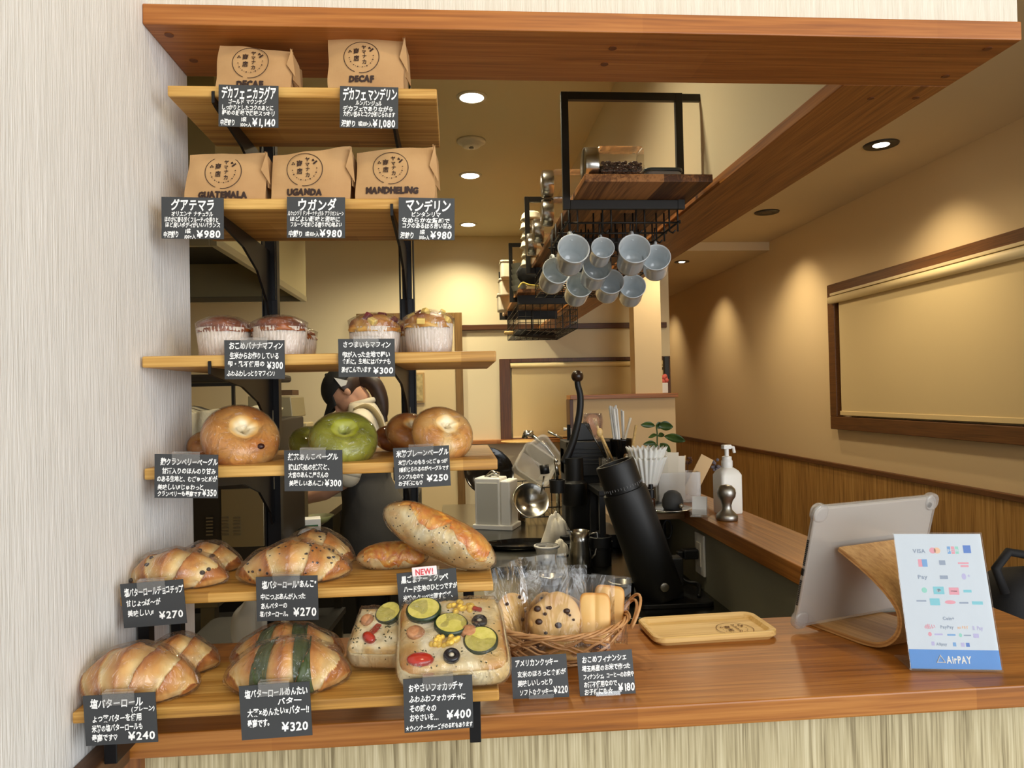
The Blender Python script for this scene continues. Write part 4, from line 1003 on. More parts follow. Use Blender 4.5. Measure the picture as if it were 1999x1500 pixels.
STICK = mat('red_seal', (196, 70, 60), 0.5)
def pouch(t, w, h, seed, d=.014, top=.03):
    def fn(sgn):
        def f(u, v):
            x = (u - .5) * w; z = h * v
            b = d * (1 - abs(2 * u - 1) ** 3) * max(0.05, min(1, 1.25 - v * 1.15)) * (1 if v > .02 else .3)
            k = ncoh((x * 30, z * 30, sgn), 1.3, seed)
            return Vector((x * (1 + .03 * sin(v * 7 + seed)), sgn * (b + .0006) + .0022 * k + .004 * v * v * sin(seed), z + .0015 * ncoh((x * 40, 0, 0), 1, seed)))
        return f
    m = MB(); m.grid(fn(-1), 26, 30); m.grid(fn(1), 26, 30)
    return obj('clear_pouch', m, POUCH, parent=t, smooth=True)
def cookie_bag(x, y, z, lab, seed, R=.034, rot=(0, 0, 0), w=.082, h=.118, chips=12, lift=.010):
    t = thing('cookie_bag', lab, 'bagged cookie', (x, y, z), 0, 'bagged sweets in the basket', rot=Euler(rot))
    rg = random.Random(seed)
    def rim(a): return R * (1 + .05 * sin(3 * a + seed) + .03 * sin(5 * a))
    def f(u, v):
        a = 2 * pi * u; hh = .0085
        if v < .5: k = v / .5; y_ = -hh * (1 - .35 * k ** 4); r = k * .93
        else: k = (v - .5) / .5; y_ = -hh * .65 + hh * 1.3 * k; r = .93 + .07 * sin(pi * k)
        n = .0016 * ncoh((cos(a) * r * 4, sin(a) * r * 4, v), 1.3, seed)
        return Vector((rim(a) * r * cos(a), y_ + n, lift + R + rim(a) * r * sin(a)))
    ck = obj('cookie', MB().grid(f, 56, 22, cu=True, afn=lambda u, v: .3 + .25 * v + .25 * ncoh((cos(2 * pi * u) * v * 3, sin(2 * pi * u) * v * 3, 0), 1.5, seed)), COOK, parent=t, smooth=True)
    for k in range(chips):
        a, r = rg.uniform(0, 6.28), sqrt(rg.random()) * R * .88
        s = rg.choice((.0022, .003, .0055, .0065))
        obj('chocolate_chip', MB().ball((r * cos(a), -.0088, lift + R + r * sin(a)), (s, .0028, s * rg.uniform(.7, 1)), 10, 7), CHIPM, parent=ck, smooth=True)
    pouch(t, w, h, seed)
    return t
def financier_bag(x, y, z, lab, seed, n=1, rot=(0, 0, 0), w=.062, h=.115):
    t = thing('financier_bag', lab, 'bagged cake', (x, y, z), 0, 'bagged sweets in the basket', rot=Euler(rot))
    hw_, hh, hd_ = .0235, .037, .010
    def f(u, v):
        a = 2 * pi * u; ca, sa = cos(a), sin(a)
        q = (abs(ca) ** 6 + abs(sa) ** 6) ** (1 / 6)
        if v < .5: k = v / .5; y_ = -hd_ - .003 * (1 - k ** 3) + .0035 * max(0, .25 - abs(ca / q * k)) * 4 * .6
        else: k = 1 - .12 * ((v - .5) / .5); y_ = -hd_ + 2 * hd_ * ((v - .5) / .5)
        return Vector((hw_ * ca / q * k, y_, .012 + hh + hh * sa / q * k))
    obj('financier', MB().grid(f, 64, 26, cu=True, afn=lambda u, v: (.3 if v < .45 else .7) + .2 * ncoh((cos(2 * pi * u) * v, sin(2 * pi * u) * v, 0), 2, seed)), FINA, parent=t, smooth=True)
    pouch(t, w, h, seed, d=.016)
    return t
cookie_bag(BX - .004, BY - .030, ZC + .012, 'clear bag with a large chocolate chip cookie facing front in the basket', 61, R=.0405, rot=(radians(-13), 0, radians(2)), h=.125, w=.09)
cookie_bag(BX - .058, BY + .004, ZC + .014, 'clear bag with a paler cookie turned side on at the shelf end of the basket', 62, R=.037, rot=(radians(-12), radians(-6), radians(38)), h=.128, w=.086, chips=4)
cookie_bag(BX + .010, BY + .022, ZC + .014, 'clear bag with a cookie hidden behind the large front cookie', 63, R=.033, rot=(radians(-6), 0, radians(-8)), h=.118, chips=5)
financier_bag(BX + .052, BY - .024, ZC + .014, 'clear bag with one rectangular financier cake in front in the basket', 64, rot=(radians(-12), radians(2), radians(-6)), h=.112)
financier_bag(BX + .078, BY + .010, ZC + .016, 'clear bag with a financier cake behind the front one by the basket handle', 65, rot=(radians(-10), radians(4), radians(-18)), h=.10)
cookie_bag(BX - .012, BY + .045, ZC + .014, 'clear bag of cookie at the back of the basket beside the shelf', 66, R=.030, rot=(radians(-4), 0, radians(12)), h=.13, chips=3)
lay = thing('cookie_bag', 'clear bag with a cookie lying flat under the others in the basket', 'bagged cookie', (BX + .01, BY - .02, ZC + .012), 0, 'bagged sweets in the basket')
obj('cookie', MB().lathe([(.030, 0), (.034, .004), (.030, .010), (.001, .012)], 40), COOK, parent=lay, smooth=True)
obj('clear_pouch', MB().lathe([(.036, .001), (.040, .004), (.034, .0125), (.002, .0145)], 30), POUCH, parent=lay, smooth=True)

# ================================================================== coin tray
c = [P(1243, 1222, z=ZC), P(1470, 1206, z=ZC), P(1518, 1254, z=ZC), P(1280, 1264, z=ZC)]
tc_ = sum(c, Vector()) / 4
tr = thing('cash_tray', 'flat light wooden cash tray with rounded corners and a round printed mark', 'tray', (tc_.x, tc_.y, ZC), radians(2))
tw, td = .206, .108
def rrect(w, d, r, n=8):
    pts = []
    for (sx, sy, a0) in ((1, 1, 0), (-1, 1, 90), (-1, -1, 180), (1, -1, 270)):
        for k in range(n + 1):
            a = radians(a0 + 90 * k / n)
            pts.append((sx * (w / 2 - r) + r * cos(a), sy * (d / 2 - r) + r * sin(a)))
    return pts
rings = [(tw * .93, td * .90, .016, 0.0), (tw, td, .020, .006), (tw, td, .020, .013), (tw - .004, td - .004, .019, .0145), (tw - .018, td - .018, .014, .013), (tw - .026, td - .026, .012, .007), (tw - .05, td - .05, .008, .0065)]
m = MB(); N = len(rrect(1, 1, .1))
vs_ = []; fs = []
for (w, d, r, z) in rings: vs_ += [(x, y, z) for x, y in rrect(w, d, r)]
for j in range(len(rings) - 1):
    for i in range(N):
        k = (i + 1) % N; fs.append((j * N + i, j * N + k, (j + 1) * N + k, (j + 1) * N + i))
fs.append(tuple(range((len(rings) - 1) * N, len(rings) * N))); fs.append(tuple(reversed(range(N))))
m.add(vs_, fs)
obj('tray_body', m, W_TRAY, parent=tr, auto=40)
L = MB(); logo(L, Matrix.Identity(4), .030)
L.v = [Vector((p.x + .045, p.z - .012, .0078)) for p in L.v]
obj('printed_mark', L, mat('burnt_mark', (112, 74, 32), 0.7), parent=tr)

# ================================================================== tablet on its stand
Bp, Tp, Qp = Vector((.541, 1.139, 1.0605)), Vector((.558, 1.090, 1.265)), Vector((.819, 1.175, 1.263))
vy = (Tp - Bp); TH = vy.length; vy.normalize()
vx = (Qp - Tp); TW = vx.length; vx = (vx - vy * vx.dot(vy)).normalized()
vn = vx.cross(vy).normalized()           # towards the viewer
if vn.y > 0: vn = -vn
MT = Matrix(((vx.x, vy.x, vn.x, Bp.x), (vx.y, vy.y, vn.y, Bp.y), (vx.z, vy.z, vn.z, Bp.z), (0, 0, 0, 1)))
tb = bpy.data.objects.new('tablet', None); COL.objects.link(tb); tb.matrix_world = MT
tag(tb, 'silver tablet seen from behind in a clear bumper case on the counter', 'tablet')
ALU = mat('tablet_aluminium', (196, 186, 174), 0.38, 0.35)
def slab(w, h, r, z0, z1, cx, cy): 
    m = MB(); pts = rrect(w, h, r); m.prism([(x + cx, y + cy) for x, y in pts], z0, z1, 'z'); return m
obj('back_shell', slab(TW - .008, TH - .008, .013, -.0030, .0030, TW / 2, TH / 2), ALU, parent=tb, bev=.0022, seg=3)
obj('screen', slab(TW - .010, TH - .010, .012, -.0038, -.0028, TW / 2, TH / 2), SMOKE, parent=tb)
CASE = film('clear_case', 0.22, 0.9, 0.18, 6, 0.05, base=0.10)
cs = obj('clear_case', slab(TW, TH, .017, -.0045, .0046, TW / 2, TH / 2), CASE, parent=tb, bev=.003, seg=3)
for (x, y) in ((.012, .012), (.012, TH - .012), (TW - .012, TH - .012), (TW - .012, .012)):
    obj('corner_bumper', slab(.030, .030, .013, -.006, .0062, x, y), CASE, parent=cs, bev=.003, seg=3)
obj('camera_lens', MB().lathe([(.0048, .0030), (.0048, .0052), (.0036, .0056), (.001, .0056)], 20, M=T((TW - .017, TH - .017, 0))), SMOKE, parent=tb, smooth=True)
m = MB()
for k in range(14):
    for y0 in (TH * .30, TH * .63):
        m.box(-.0006, .0012, y0 + (k - 7) * .0032 - .0011, y0 + (k - 7) * .0032 + .0011, -.0018, .0018)
obj('speaker_holes', m, BLACKP, parent=tb)
obj('charge_port', slab(.003, .012, .001, -.0022, .0022, .0004, TH * .465), BLACKP, parent=tb)
# stand: bent plywood, profile in (towards viewer, up)
st_o = Bp + vx * (TW * .20); hx = Vector((vx.x, vx.y, 0)).normalized(); hn = Vector((vn.x, vn.y, 0)).normalized()
if hn.y > 0: hn = -hn
MS = Matrix(((hx.x, hn.x, 0, st_o.x), (hx.y, hn.y, 0, st_o.y), (0, 0, 1, ZC), (0, 0, 0, 1)))
sd_ = bpy.data.objects.new('tablet_stand', None); COL.objects.link(sd_); sd_.matrix_world = MS
tag(sd_, 'curved bent plywood stand propping up the tablet', 'tablet stand')
th = .0075
prof = [(-.035, .0045), (.05, .0045), (.095, .0048), (.125, .011), (.149, .031), (.157, .056), (.149, .080), (.107, .112), (.046, .141)]
def offs(pr, d):
    out = []
    for i, p in enumerate(pr):
        a = Vector(pr[max(i - 1, 0)]); b = Vector(pr[min(i + 1, len(pr) - 1)]); t_ = (b - a).normalized()
        out.append((p[0] - t_.y * d, p[1] + t_.x * d))
    return out
def smooth_poly(p, it=2):
    for _ in range(it):
        q = [p[0]]
        for a, b in zip(p, p[1:]):
            q += [(a[0] * .75 + b[0] * .25, a[1] * .75 + b[1] * .25), (a[0] * .25 + b[0] * .75, a[1] * .25 + b[1] * .75)]
        p = q + [p[-1]]
    return p
sp = smooth_poly(prof)
SW = .145
for j, (d0, d1) in enumerate(((-th / 2, -th / 6), (-th / 6, th / 6), (th / 6, th / 2))):
    a, b = offs(sp, d0), offs(sp, d1)
    m = MB(); n = len(a)
    v0 = [(0, x, z) for x, z in a] + [(0, x, z) for x, z in b] + [(SW, x, z) for x, z in a] + [(SW, x, z) for x, z in b]
    f0 = []
    for i in range(n - 1):
        f0 += [(i, i + 1, n + i + 1, n + i), (2 * n + i, 3 * n + i, 3 * n + i + 1, 2 * n + i + 1), (i, 2 * n + i, 2 * n + i + 1, i + 1), (n + i, n + i + 1, 3 * n + i + 1, 3 * n + i)]
    f0 += [(0, n, 3 * n, 2 * n), (n - 1, 3 * n - 1, 4 * n - 1, 2 * n - 1)]
    m.add(v0, f0)
    obj('bent_ply_layer', m, [W_PLY, wood('ply_core', (150, 100, 52), (172, 122, 70), (190, 142, 88), 'y', rough=.5), W_PLY][j], parent=sd_, auto=50)
# plain white sticker sheet on the stand (its square code is left out)
e0, e1 = Vector((0, *sp[-1])), Vector((0, *sp[-14]))
ax = (e0 - e1).normalized()
qn = Vector((0, ax.z, -ax.y)); qn = qn if qn.y > 0 else -qn
mid = e0 - ax * .050 + qn * (th / 2 + .0004)
m = MB(); 
for (dx, dz) in ((0, 0),):
    cpts = [mid + Vector((SW * .50 + a, 0, 0)) + ax * b for a, b in ((-.002, -.03), (.055, -.03), (.055, .03), (-.002, .03))]
    m.add(cpts, [(0, 1, 2, 3)])
obj('white_sticker', m, PAPER, parent=sd_)

# ================================================================== payment sign
sb, sr = P(1778, 1310, z=ZC + .001), P(1958, 1313, z=ZC + .001)
sx_ = (sr - sb).normalized(); SWD = (sr - sb).length
lean = radians(14)
sn = Vector((sx_.y, -sx_.x, 0)); sn = sn if sn.y < 0 else -sn     # towards the viewer
su = (Vector((0, 0, 1)) * cos(lean) - sn * sin(lean)).normalized()
SH = .190
MG = Matrix(((sx_.x, -sn.x * cos(lean), su.x, sb.x), (sx_.y, -sn.y * cos(lean), su.y, sb.y), (sx_.z, -sin(lean), su.z, sb.z), (0, 0, 0, 1)))
sg = bpy.data.objects.new('payment_sign', None); COL.objects.link(sg); sg.matrix_world = MG
tag(sg, 'clear acrylic leaning sign with white and blue card payment sheet on the counter', 'sign')
W_, H_ = SWD, SH
SHEET = mat('sign_sheet', (206, 216, 226), 0.5); BLUE = mat('sign_blue', (44, 128, 206), 0.4)
sheet = obj('printed_sheet', MB().box(.001, W_ - .001, .0, .0006, .0285, H_ - .002), SHEET, parent=sg)
obj('blue_band', MB().box(.001, W_ - .001, .0, .0006, .003, .0285), BLUE, parent=sg)
# acrylic: front and back panes, foot
m = MB().box(0, W_, -.0022, -.0004, 0, H_).box(0, W_, .0012, .0028, 0, H_)
obj('acrylic_pane', m, film('sign_acrylic', 0.02, 1.0, 0.10, 9, 0.25, base=-0.005, dist=0.01), parent=sg, bev=.0004)
foot = MB(); foot.box(0, W_, .003, .055, .0006, .0024, M=Matrix.Rotation(lean, 4, 'X'))
obj('acrylic_foot', foot, CLEAR, parent=sg)
def col_mat(n, c): return mat(n, c, 0.6)
GREYP = col_mat('grey_print', (150, 164, 186)); 
def lt(text, x0, x1, z, h, m_, nm='sign_lettering', bold=True):
    mb = MB(); write(mb, text, x0 * W_, x1 * W_, z * H_, h * H_, bold=bold, M=T((0, -.00025, 0))); return obj(nm, mb, m_, parent=sheet)
def patch(shape, x, z, w, h, m_):
    mb = MB()
    if shape == 'oval': mb.add([(x * W_ + w * W_ / 2 * cos(2 * pi * k / 24), -.00015, z * H_ + h * H_ / 2 * sin(2 * pi * k / 24)) for k in range(24)], [tuple(range(24))])
    else: mb.add([(x * W_ + a * w * W_ / 2, -.00015, z * H_ + b * h * H_ / 2) for a, b in ((-1, -1), (1, -1), (1, 1), (-1, 1))], [(0, 1, 2, 3)])
    return obj('payment_mark', mb, m_, parent=sheet)
PB = col_mat('pale_blue_print', (120, 168, 220)); PR = col_mat('pale_red_print', (232, 160, 176)); PC = col_mat('pale_cyan_print', (130, 204, 218)); PG = col_mat('pale_green_print', (150, 214, 200)); PO = col_mat('pale_orange_print', (240, 196, 160)); PL = col_mat('pale_lilac_print', (190, 186, 226)); NB = col_mat('royal_blue_print', (86, 128, 204))
lt('VISA', .20, .345, .863, .035, GREYP)
patch('oval', .425, .865, .075, .045, PR); patch('oval', .475, .865, .075, .045, PO)
for k, mm_ in enumerate((PB, PR, PG)): patch('rect', .61 + k * .045, .868, .036, .055, mm_)
lt('JCB', .592, .722, .868, .022, SHEET)
patch('rect', .815, .875, .085, .058, NB); 
patch('rect', .265, .772, .045, .055, PR); patch('rect', .315, .772, .06, .055, PB); 
patch('rect', .515, .775, .07, .035, GREYP); patch('rect', .75, .772, .12, .012, PR); patch('rect', .76, .75, .09, .014, PR)
lt('Pay', .215, .33, .672, .034, GREYP); patch('rect', .51, .668, .09, .026, GREYP); patch('oval', .735, .674, .05, .045, PL); lt('+', .775, .81, .68, .03, PL)
patch('oval', .27, .573, .06, .04, PG); patch('rect', .43, .572, .12, .055, PC); patch('oval', .43, .572, .05, .025, SHEET); patch('rect', .60, .567, .11, .052, PR); patch('rect', .60, .567, .07, .008, SHEET); patch('rect', .75, .568, .09, .02, PC)
patch('rect', .22, .495, .11, .010, GREYP); patch('rect', .37, .489, .11, .05, PC); patch('oval', .54, .487, .12, .028, PR); patch('rect', .69, .483, .10, .012, GREYP); patch('rect', .84, .483, .12, .024, PC)
lt('Coin+', .43, .56, .372, .028, GREYP)
lt('d払い', .215, .335, .313, .032, PR); lt('PayPay', .39, .54, .311, .026, GREYP); lt('au PAY', .58, .70, .309, .024, PO); lt('R Pay', .745, .86, .306, .034, PL)
patch('oval', .265, .258, .04, .03, PR); patch('rect', .36, .257, .09, .012, PL); patch('rect', .50, .254, .09, .012, PB); patch('oval', .60, .253, .035, .028, PG); patch('rect', .675, .252, .08, .010, GREYP); patch('rect', .77, .25, .06, .03, PL)
patch('rect', .285, .192, .035, .028, PL); lt('Alipay', .32, .44, .190, .024, GREYP); patch('rect', .52, .188, .035, .028, PB); patch('rect', .61, .186, .04, .028, PL); patch('rect', .665, .186, .04, .028, NB)
mb = MB(); write(mb, 'AirPAY', .41 * W_, .685 * W_, .0158, .0115, M=T((0, -.00025, 0)))
tri = [(.345 * W_ + .0062 * cos(radians(90 + 120 * k)), .0148 + .0062 * sin(radians(90 + 120 * k))) for k in range(3)]
tp3 = [Vector((x, -.00025, z)) for x, z in tri]
mb.tube(tp3 + [], .0011, 6, closed=True)
obj('band_lettering', mb, PAPER, parent=sheet)

# ================================================================== backpack behind the counter
bp_ = P(1985, 1150, y=1.75)
bpk = thing('backpack', 'black backpack with a looped strap resting behind the far end of the counter', 'bag', (bp_.x + .02, 1.75, 0.0))
CLOTHB = mat('black_nylon', (22, 22, 25), 0.75, bump=(220, 0.3, 0.001))
def bf(u, v):
    a = 2 * pi * u; zz = v
    k = (1 - abs(2 * v - 1) ** 5) ** .5
    q = (abs(cos(a)) ** 3.2 + abs(sin(a)) ** 3.2) ** (1 / 3.2)
    return Vector((.135 * k * cos(a) / q * (1 - .25 * v), .09 * k * sin(a) / q, .62 + .36 * zz))
bb = obj('bag_body', MB().grid(bf, 40, 24, cu=True), CLOTHB, parent=bpk, smooth=True)
obj('strap', MB().tube([(-.10, -.06, .93), (-.115, -.05, .99), (-.08, -.05, 1.03), (-.03, -.05, 1.02), (.02, -.06, .97)], .011, 8), CLOTHB, parent=bpk, smooth=True)
obj('front_pocket', MB().ball((-.01, -.085, .76), (.10, .035, .10), 20, 12), CLOTHB, parent=bpk, smooth=True)
bp2 = P(1961, 1203, y=1.66)
obj('silver_tag', MB().ball((bp2.x - bp_.x - .02, -.095, bp2.z), .005, 10, 8), STEEL, parent=bpk, smooth=True)
ch = thing('chair', 'wooden chair carrying the black backpack behind the counter', 'chair', (bp_.x + .02, 1.75, 0))
obj('seat', MB().box(-.2, .22, -.2, .2, .58, .62), W_COUNT, parent=ch, bev=.006)
for (x, y) in ((-.17, -.17), (.19, -.17), (-.17, .17), (.19, .17)):
    obj('leg', MB().box(x - .018, x + .018, y - .018, y + .018, 0, .58), W_DARKZ, parent=ch)
# ================================================================== kitchen worktop, right side
WT = 0.885
wk = thing('kitchen_worktop', 'grey steel kitchen worktop behind the counter carrying the coffee machines', 'worktop', (0, 0, 0))
obj('top', MB().box(-0.08, 0.689, 1.775, 3.75, WT - .03, WT), TOPSTEEL, parent=wk, bev=.002)
obj('cabinet', MB().box(-0.07, 0.685, 1.80, 3.74, 0.05, WT - .03), mat('dark_cabinet', (40, 38, 34), 0.5), parent=wk)
cs_ = obj('side_bracket_shelf', MB().box(.520, .674, 2.10, 2.36, 1.068, 1.094), wood('pale_shelf_wood', (120, 84, 46), (152, 112, 66), (176, 136, 86), 'x', rough=.5), bev=.002)
cs_.name = 'side_shelf'
tag(cs_, 'short pale wooden shelf at the end of the side ledge under the coffee filters', 'shelf')
obj('support', MB().box(.60, .674, 2.30, 2.345, WT + .001, 1.068), BLACKP, parent=cs_)
def onz(px, py, z): return P(px, py, z=z)

# --- leaning black grinder
g0 = Vector((P(1296, 1176, y=1.90).x, 1.90, WT)); ux = P(1203, 905, y=1.90)
ax_ = Vector((ux.x - g0.x, 0.02, ux.z - g0.z - .0)); GLn = ax_.length; ax_.normalize()
gr = thing('coffee_grinder', 'tall matt black cylindrical coffee grinder leaning to one side on the worktop', 'coffee grinder', g0)
q_ = ax_.to_track_quat('Z', 'Y').to_matrix().to_4x4()
R1 = .0615
b_ = obj('body', MB().lathe([(R1 * .96, .015), (R1, .02), (R1, GLn * .72), (R1 * .985, GLn * .78), (R1 * .96, GLn * .80), (R1 * .90, GLn * .803)], 48, M=q_), MATTE, parent=gr, auto=40)
cp_ = obj('dial_cap', MB().lathe([(R1 * .86, GLn * .803), (R1 * .87, GLn * .985), (R1 * .84, GLn), (R1 * .70, GLn), (R1 * .66, GLn * .975), (.002, GLn * .97)], 48, M=q_), MATTE, parent=gr, auto=40)
m = MB()
for k in range(40):
    a = 2 * pi * k / 40
    m.box(-.0005, .0005, -.0004, .0004, -.004 if k % 5 else -.008, .002, M=q_ @ T((R1 * .872 * cos(a), R1 * .872 * sin(a), GLn * .835), rz=a))
obj('scale_ticks', m, mat('grey_marks', (150, 150, 150), .6), parent=cp_)
bt_ = P(1297, 1147, y=1.835) - g0
obj('power_button', MB().lathe([(.0115, -.004), (.0115, .004), (.010, .005), (.001, .005)], 24, M=T(bt_, rx=pi / 2)), STEELB, parent=gr, auto=40)
obj('base_plate', MB().prism([(x + .02, y + .02) for x, y in rrect(.20, .17, .02)], 0.0, .012), BLACKP, parent=gr, bev=.002)
obj('rear_support', MB().box(-.005, .05, -.02, .02, .01, .12), MATTE, parent=gr, bev=.004)

# --- lever espresso machine
EX, EY = P(1135, 1050, z=WT).x, 2.70
em = thing('espresso_machine', 'black manual lever espresso machine with a long curved handle', 'espresso machine', (EX, EY, WT))
obj('base', MB().prism(rrect(.24, .26, .03), 0, .05), MATTE, parent=em, bev=.004)
obj('column', MB().prism([(x, y + .04) for x, y in rrect(.15, .14, .03)], .05, .36), MATTE, parent=em, bev=.006)
hdm = MB().prism([(x + .03, y + .02) for x, y in rrect(.21, .20, .025)], .26, .385)
for k in range(5): hdm.box(-.074, .134, -.082, -.079, .30 + k * .014, .305 + k * .014)
obj('boiler_housing', hdm, MATTE, parent=em, bev=.004)
obj('group_head', MB().lathe([(.042, .16), (.045, .165), (.045, .24), (.034, .25), (.034, .33)], 32, M=T((-.055, -.11, 0))), MATTE, parent=em, auto=40)
obj('drip_tray', MB().prism([(x - .03, y - .13) for x, y in rrect(.20, .10, .02)], .0, .035), BLACKP, parent=em, bev=.003)
def rel(px, py, y): return P(px, py, y=y) - Vector((EX, EY, WT))
lp = [rel(a, b, 2.60) for a, b in ((1100, 905), (1112, 880), (1122, 850), (1131, 810), (1133, 775), (1128, 752), (1127, 738))]
def spl(pts, n=6):
    out = []
    for i in range(len(pts) - 1):
        p0, p1, p2, p3 = pts[max(i - 1, 0)], pts[i], pts[i + 1], pts[min(i + 2, len(pts) - 1)]
        for k in range(n):
            t = k / n
            out.append(.5 * ((2 * p1) + (p2 - p0) * t + (2 * p0 - 5 * p1 + 4 * p2 - p3) * t * t + (3 * p1 - p0 - 3 * p2 + p3) * t ** 3))
    return out + [pts[-1]]
sl = spl(lp)
lv = obj('lever', MB().tube(sl, [.0155 - .005 * i / len(sl) for i in range(len(sl))], 12), MATTE, parent=em, smooth=True)
obj('lever_knob', MB().ball(rel(1127, 735, 2.60), .0225, 24, 16), mat('walnut_knob', (52, 32, 20), .3), parent=lv, smooth=True)
obj('steam_wand', MB().tube([rel(a, b, 2.52) for a, b in ((1086, 905), (1088, 920), (1087, 960))], .005, 8), STEEL, parent=em, smooth=True)
obj('steam_knob', MB().tube([rel(1064, 925, 2.50), rel(1062, 908, 2.50)], .0165, 12), BLACKP, parent=em, smooth=True)
obj('wand_pipe', MB().tube([rel(1062, 930, 2.50), rel(1056, 965, 2.50)], .003, 8), STEEL, parent=em, smooth=True)
obj('group_levers', MB().tube([rel(1084, 902, 2.5), rel(1089, 928, 2.5)], .006, 8).ball(rel(1085, 900, 2.5), .008, 10, 8), STEEL, parent=em, smooth=True)
obj('cup_holder', MB().lathe([(.026, .0), (.028, .045), (.024, .045), (.022, .004)], 24, M=T(rel(1088, 962, 2.5))), MATTE, parent=em, auto=40)

CLOTHW = mat('white_cloth', (232, 226, 212), .85, bump=(120, .3, .002))
def cloth_heap(name, lab, x, y, z, rx, ry, h, seed, cat='cloth', pk=0.25):
    def f(u, v):
        a = 2 * pi * u; k = sin(pi / 2 * v)
        n = 1 + .22 * ncoh((cos(a) * 1.5, sin(a) * 1.5, v), 1.4, seed) + .06 * sin(7 * a + seed)
        return Vector((x + rx * k * n * cos(a), y + ry * k * n * sin(a), z + h * (cos(pi / 2 * v) ** (1 + pk * 2)) * (1 + .25 * ncoh((cos(a), sin(a), v * 2), 1.8, seed + 1)) * (1 - .001)))
    return tag(obj(name, MB().grid(f, 40, 16, cu=True), CLOTHW, smooth=True, solid=.002), lab, cat)
cw = P(1050, 1012, z=WT)
cloth_heap('cleaning_cloth', 'white cloth draped over the steam wand of the lever machine', cw.x, 2.62, WT + .002, .062, .05, .115, 3, pk=.5)
# --- things on the worktop
def put(px, py, z=WT): return P(px, py, z=z)
p = put(1133, 1108)
mp_ = thing('milk_pitcher', 'polished steel milk pitcher on the worktop beside the black canister', 'milk jug', (p.x, p.y, WT))
obj('body', MB().lathe([(.034, 0), (.037, .006), (.036, .05), (.031, .085), (.033, .118), (.031, .118), (.029, .085), (.033, .03), (.002, .006)], 36), STEEL, parent=mp_, smooth=True)
obj('handle', MB().tube([(.032, 0, .105), (.056, 0, .112), (.060, 0, .08), (.050, 0, .04), (.036, 0, .028)], .0035, 8), STEEL, parent=mp_, smooth=True)
obj('spout', MB().prism([(-.026, .098), (-.043, .122), (-.026, .119)], -.008, .008, 'y'), STEEL, parent=mp_)
p = put(1172, 1102)
bc = thing('dosing_cup', 'matt black cup with ridged sides between the pitcher and the grinder', 'cup', (p.x, p.y, WT))
obj('body', MB().lathe([(.036, 0), (.037, .004), (.037, .05), (.035, .052), (.035, .058), (.039, .060), (.039, .092), (.035, .094), (.033, .06), (.002, .01)], 36), MATTE, parent=bc, auto=40)
p = put(1020, 1068)
tag(obj('black_tray', MB().lathe([(.001, .004), (.105, .004), (.118, .016), (.125, .017), (.125, .013), (.11, .0), (.001, 0)], 48, M=T((p.x, p.y, WT)) @ Matrix.Diagonal((1.15, .62, 1, 1))), SMOKE, auto=40), 'flat black oval tray on the steel worktop behind the white tub', 'tray')
p = put(1068, 1096)
wt_ = thing('plastic_tub', 'small translucent white plastic tub on the worktop in front of the black tray', 'container', (p.x, p.y, WT))
obj('body', MB().lathe([(.031, 0), (.038, .042), (.040, .044), (.040, .052), (.037, .052), (.035, .046), (.029, .004)], 32), FROST, parent=wt_, smooth=True)
obj('rim', MB().lathe([(.039, .046), (.044, .048), (.044, .054), (.039, .055)], 32, cap0=False, cap1=False), WHITEP, parent=wt_, smooth=True)
p = put(1096, 1086)
cloth_heap('paper_napkin', 'crumpled white napkin beside the small plastic tub on the worktop', p.x, p.y + .02, WT + .002, .03, .03, .05, 8, 'napkin', pk=.2)
for (px_, py_, r, h, lab) in ((1076, 1140, .034, .024, 'shallow steel filter basket on the worktop behind the cookie bags'), (1215, 1172, .034, .05, 'steel coffee filter cup beside the foot of the black grinder')):
    p = put(px_, py_)
    t = thing('filter_basket', lab, 'filter basket', (p.x, min(p.y, 2.4), WT))
    obj('cup', MB().lathe([(r * .85, 0), (r, h * .85), (r * 1.0, h), (r * .93, h), (r * .8, .004)], 36), STEELD, parent=t, smooth=True)
    obj('rim', MB().lathe([(r * .98, h - .002), (r * 1.1, h), (r * 1.1, h + .002), (r * .93, h + .002)], 36, cap0=False, cap1=False), STEEL, parent=t, smooth=True)
p = put(945, 1112)
tag(obj('kitchen_scale', MB().prism(rrect(.15, .10, .01), 0, .022, M=T((p.x + .06, p.y - .02, WT))), SMOKE, bev=.002), 'flat dark kitchen scale on the worktop above the cookie basket', 'scale')
p = put(972, 1030)
ws = thing('utensil_stand', 'white plastic boxy stand with a folded lid at the far side of the worktop', 'stand', (p.x, p.y, WT), radians(-22))
obj('box', MB().box(-.085, .03, -.05, .05, .0, .215), WHITEP, parent=ws, bev=.006)
obj('front_panel', MB().box(-.074, .020, -.054, -.050, .015, .195), mat('pale_grey_plastic', (196, 194, 184), .4), parent=ws, bev=.002)
obj('side_column', MB().box(.032, .075, -.058, .058, 0, .205), WHITEP, parent=ws, bev=.006)
obj('foot_rail', MB().box(-.092, .085, -.064, .064, 0, .02), WHITEP, parent=ws, bev=.003)
obj('spout', MB().tube([(-.05, 0, .21), (-.02, 0, .235), (.01, 0, .225)], .01, 10), STEEL, parent=ws, smooth=True)
p = put(1007, 1012)
cn = thing('clear_canister', 'tall clear canister with beige contents next to the white stand', 'canister', (p.x + .01, p.y - .08, WT))
obj('glass', MB().lathe([(.028, 0), (.030, .004), (.030, .125), (.026, .13)], 24), GLASS, parent=cn, smooth=True)
obj('contents', MB().lathe([(.026, .004), (.026, .085)], 20), mat('brown_sugar', (150, 118, 84), .8), parent=cn, smooth=True)
obj('lid', MB().lathe([(.031, .13), (.031, .142), (.002, .144)], 24), FROST, parent=cn, smooth=True)
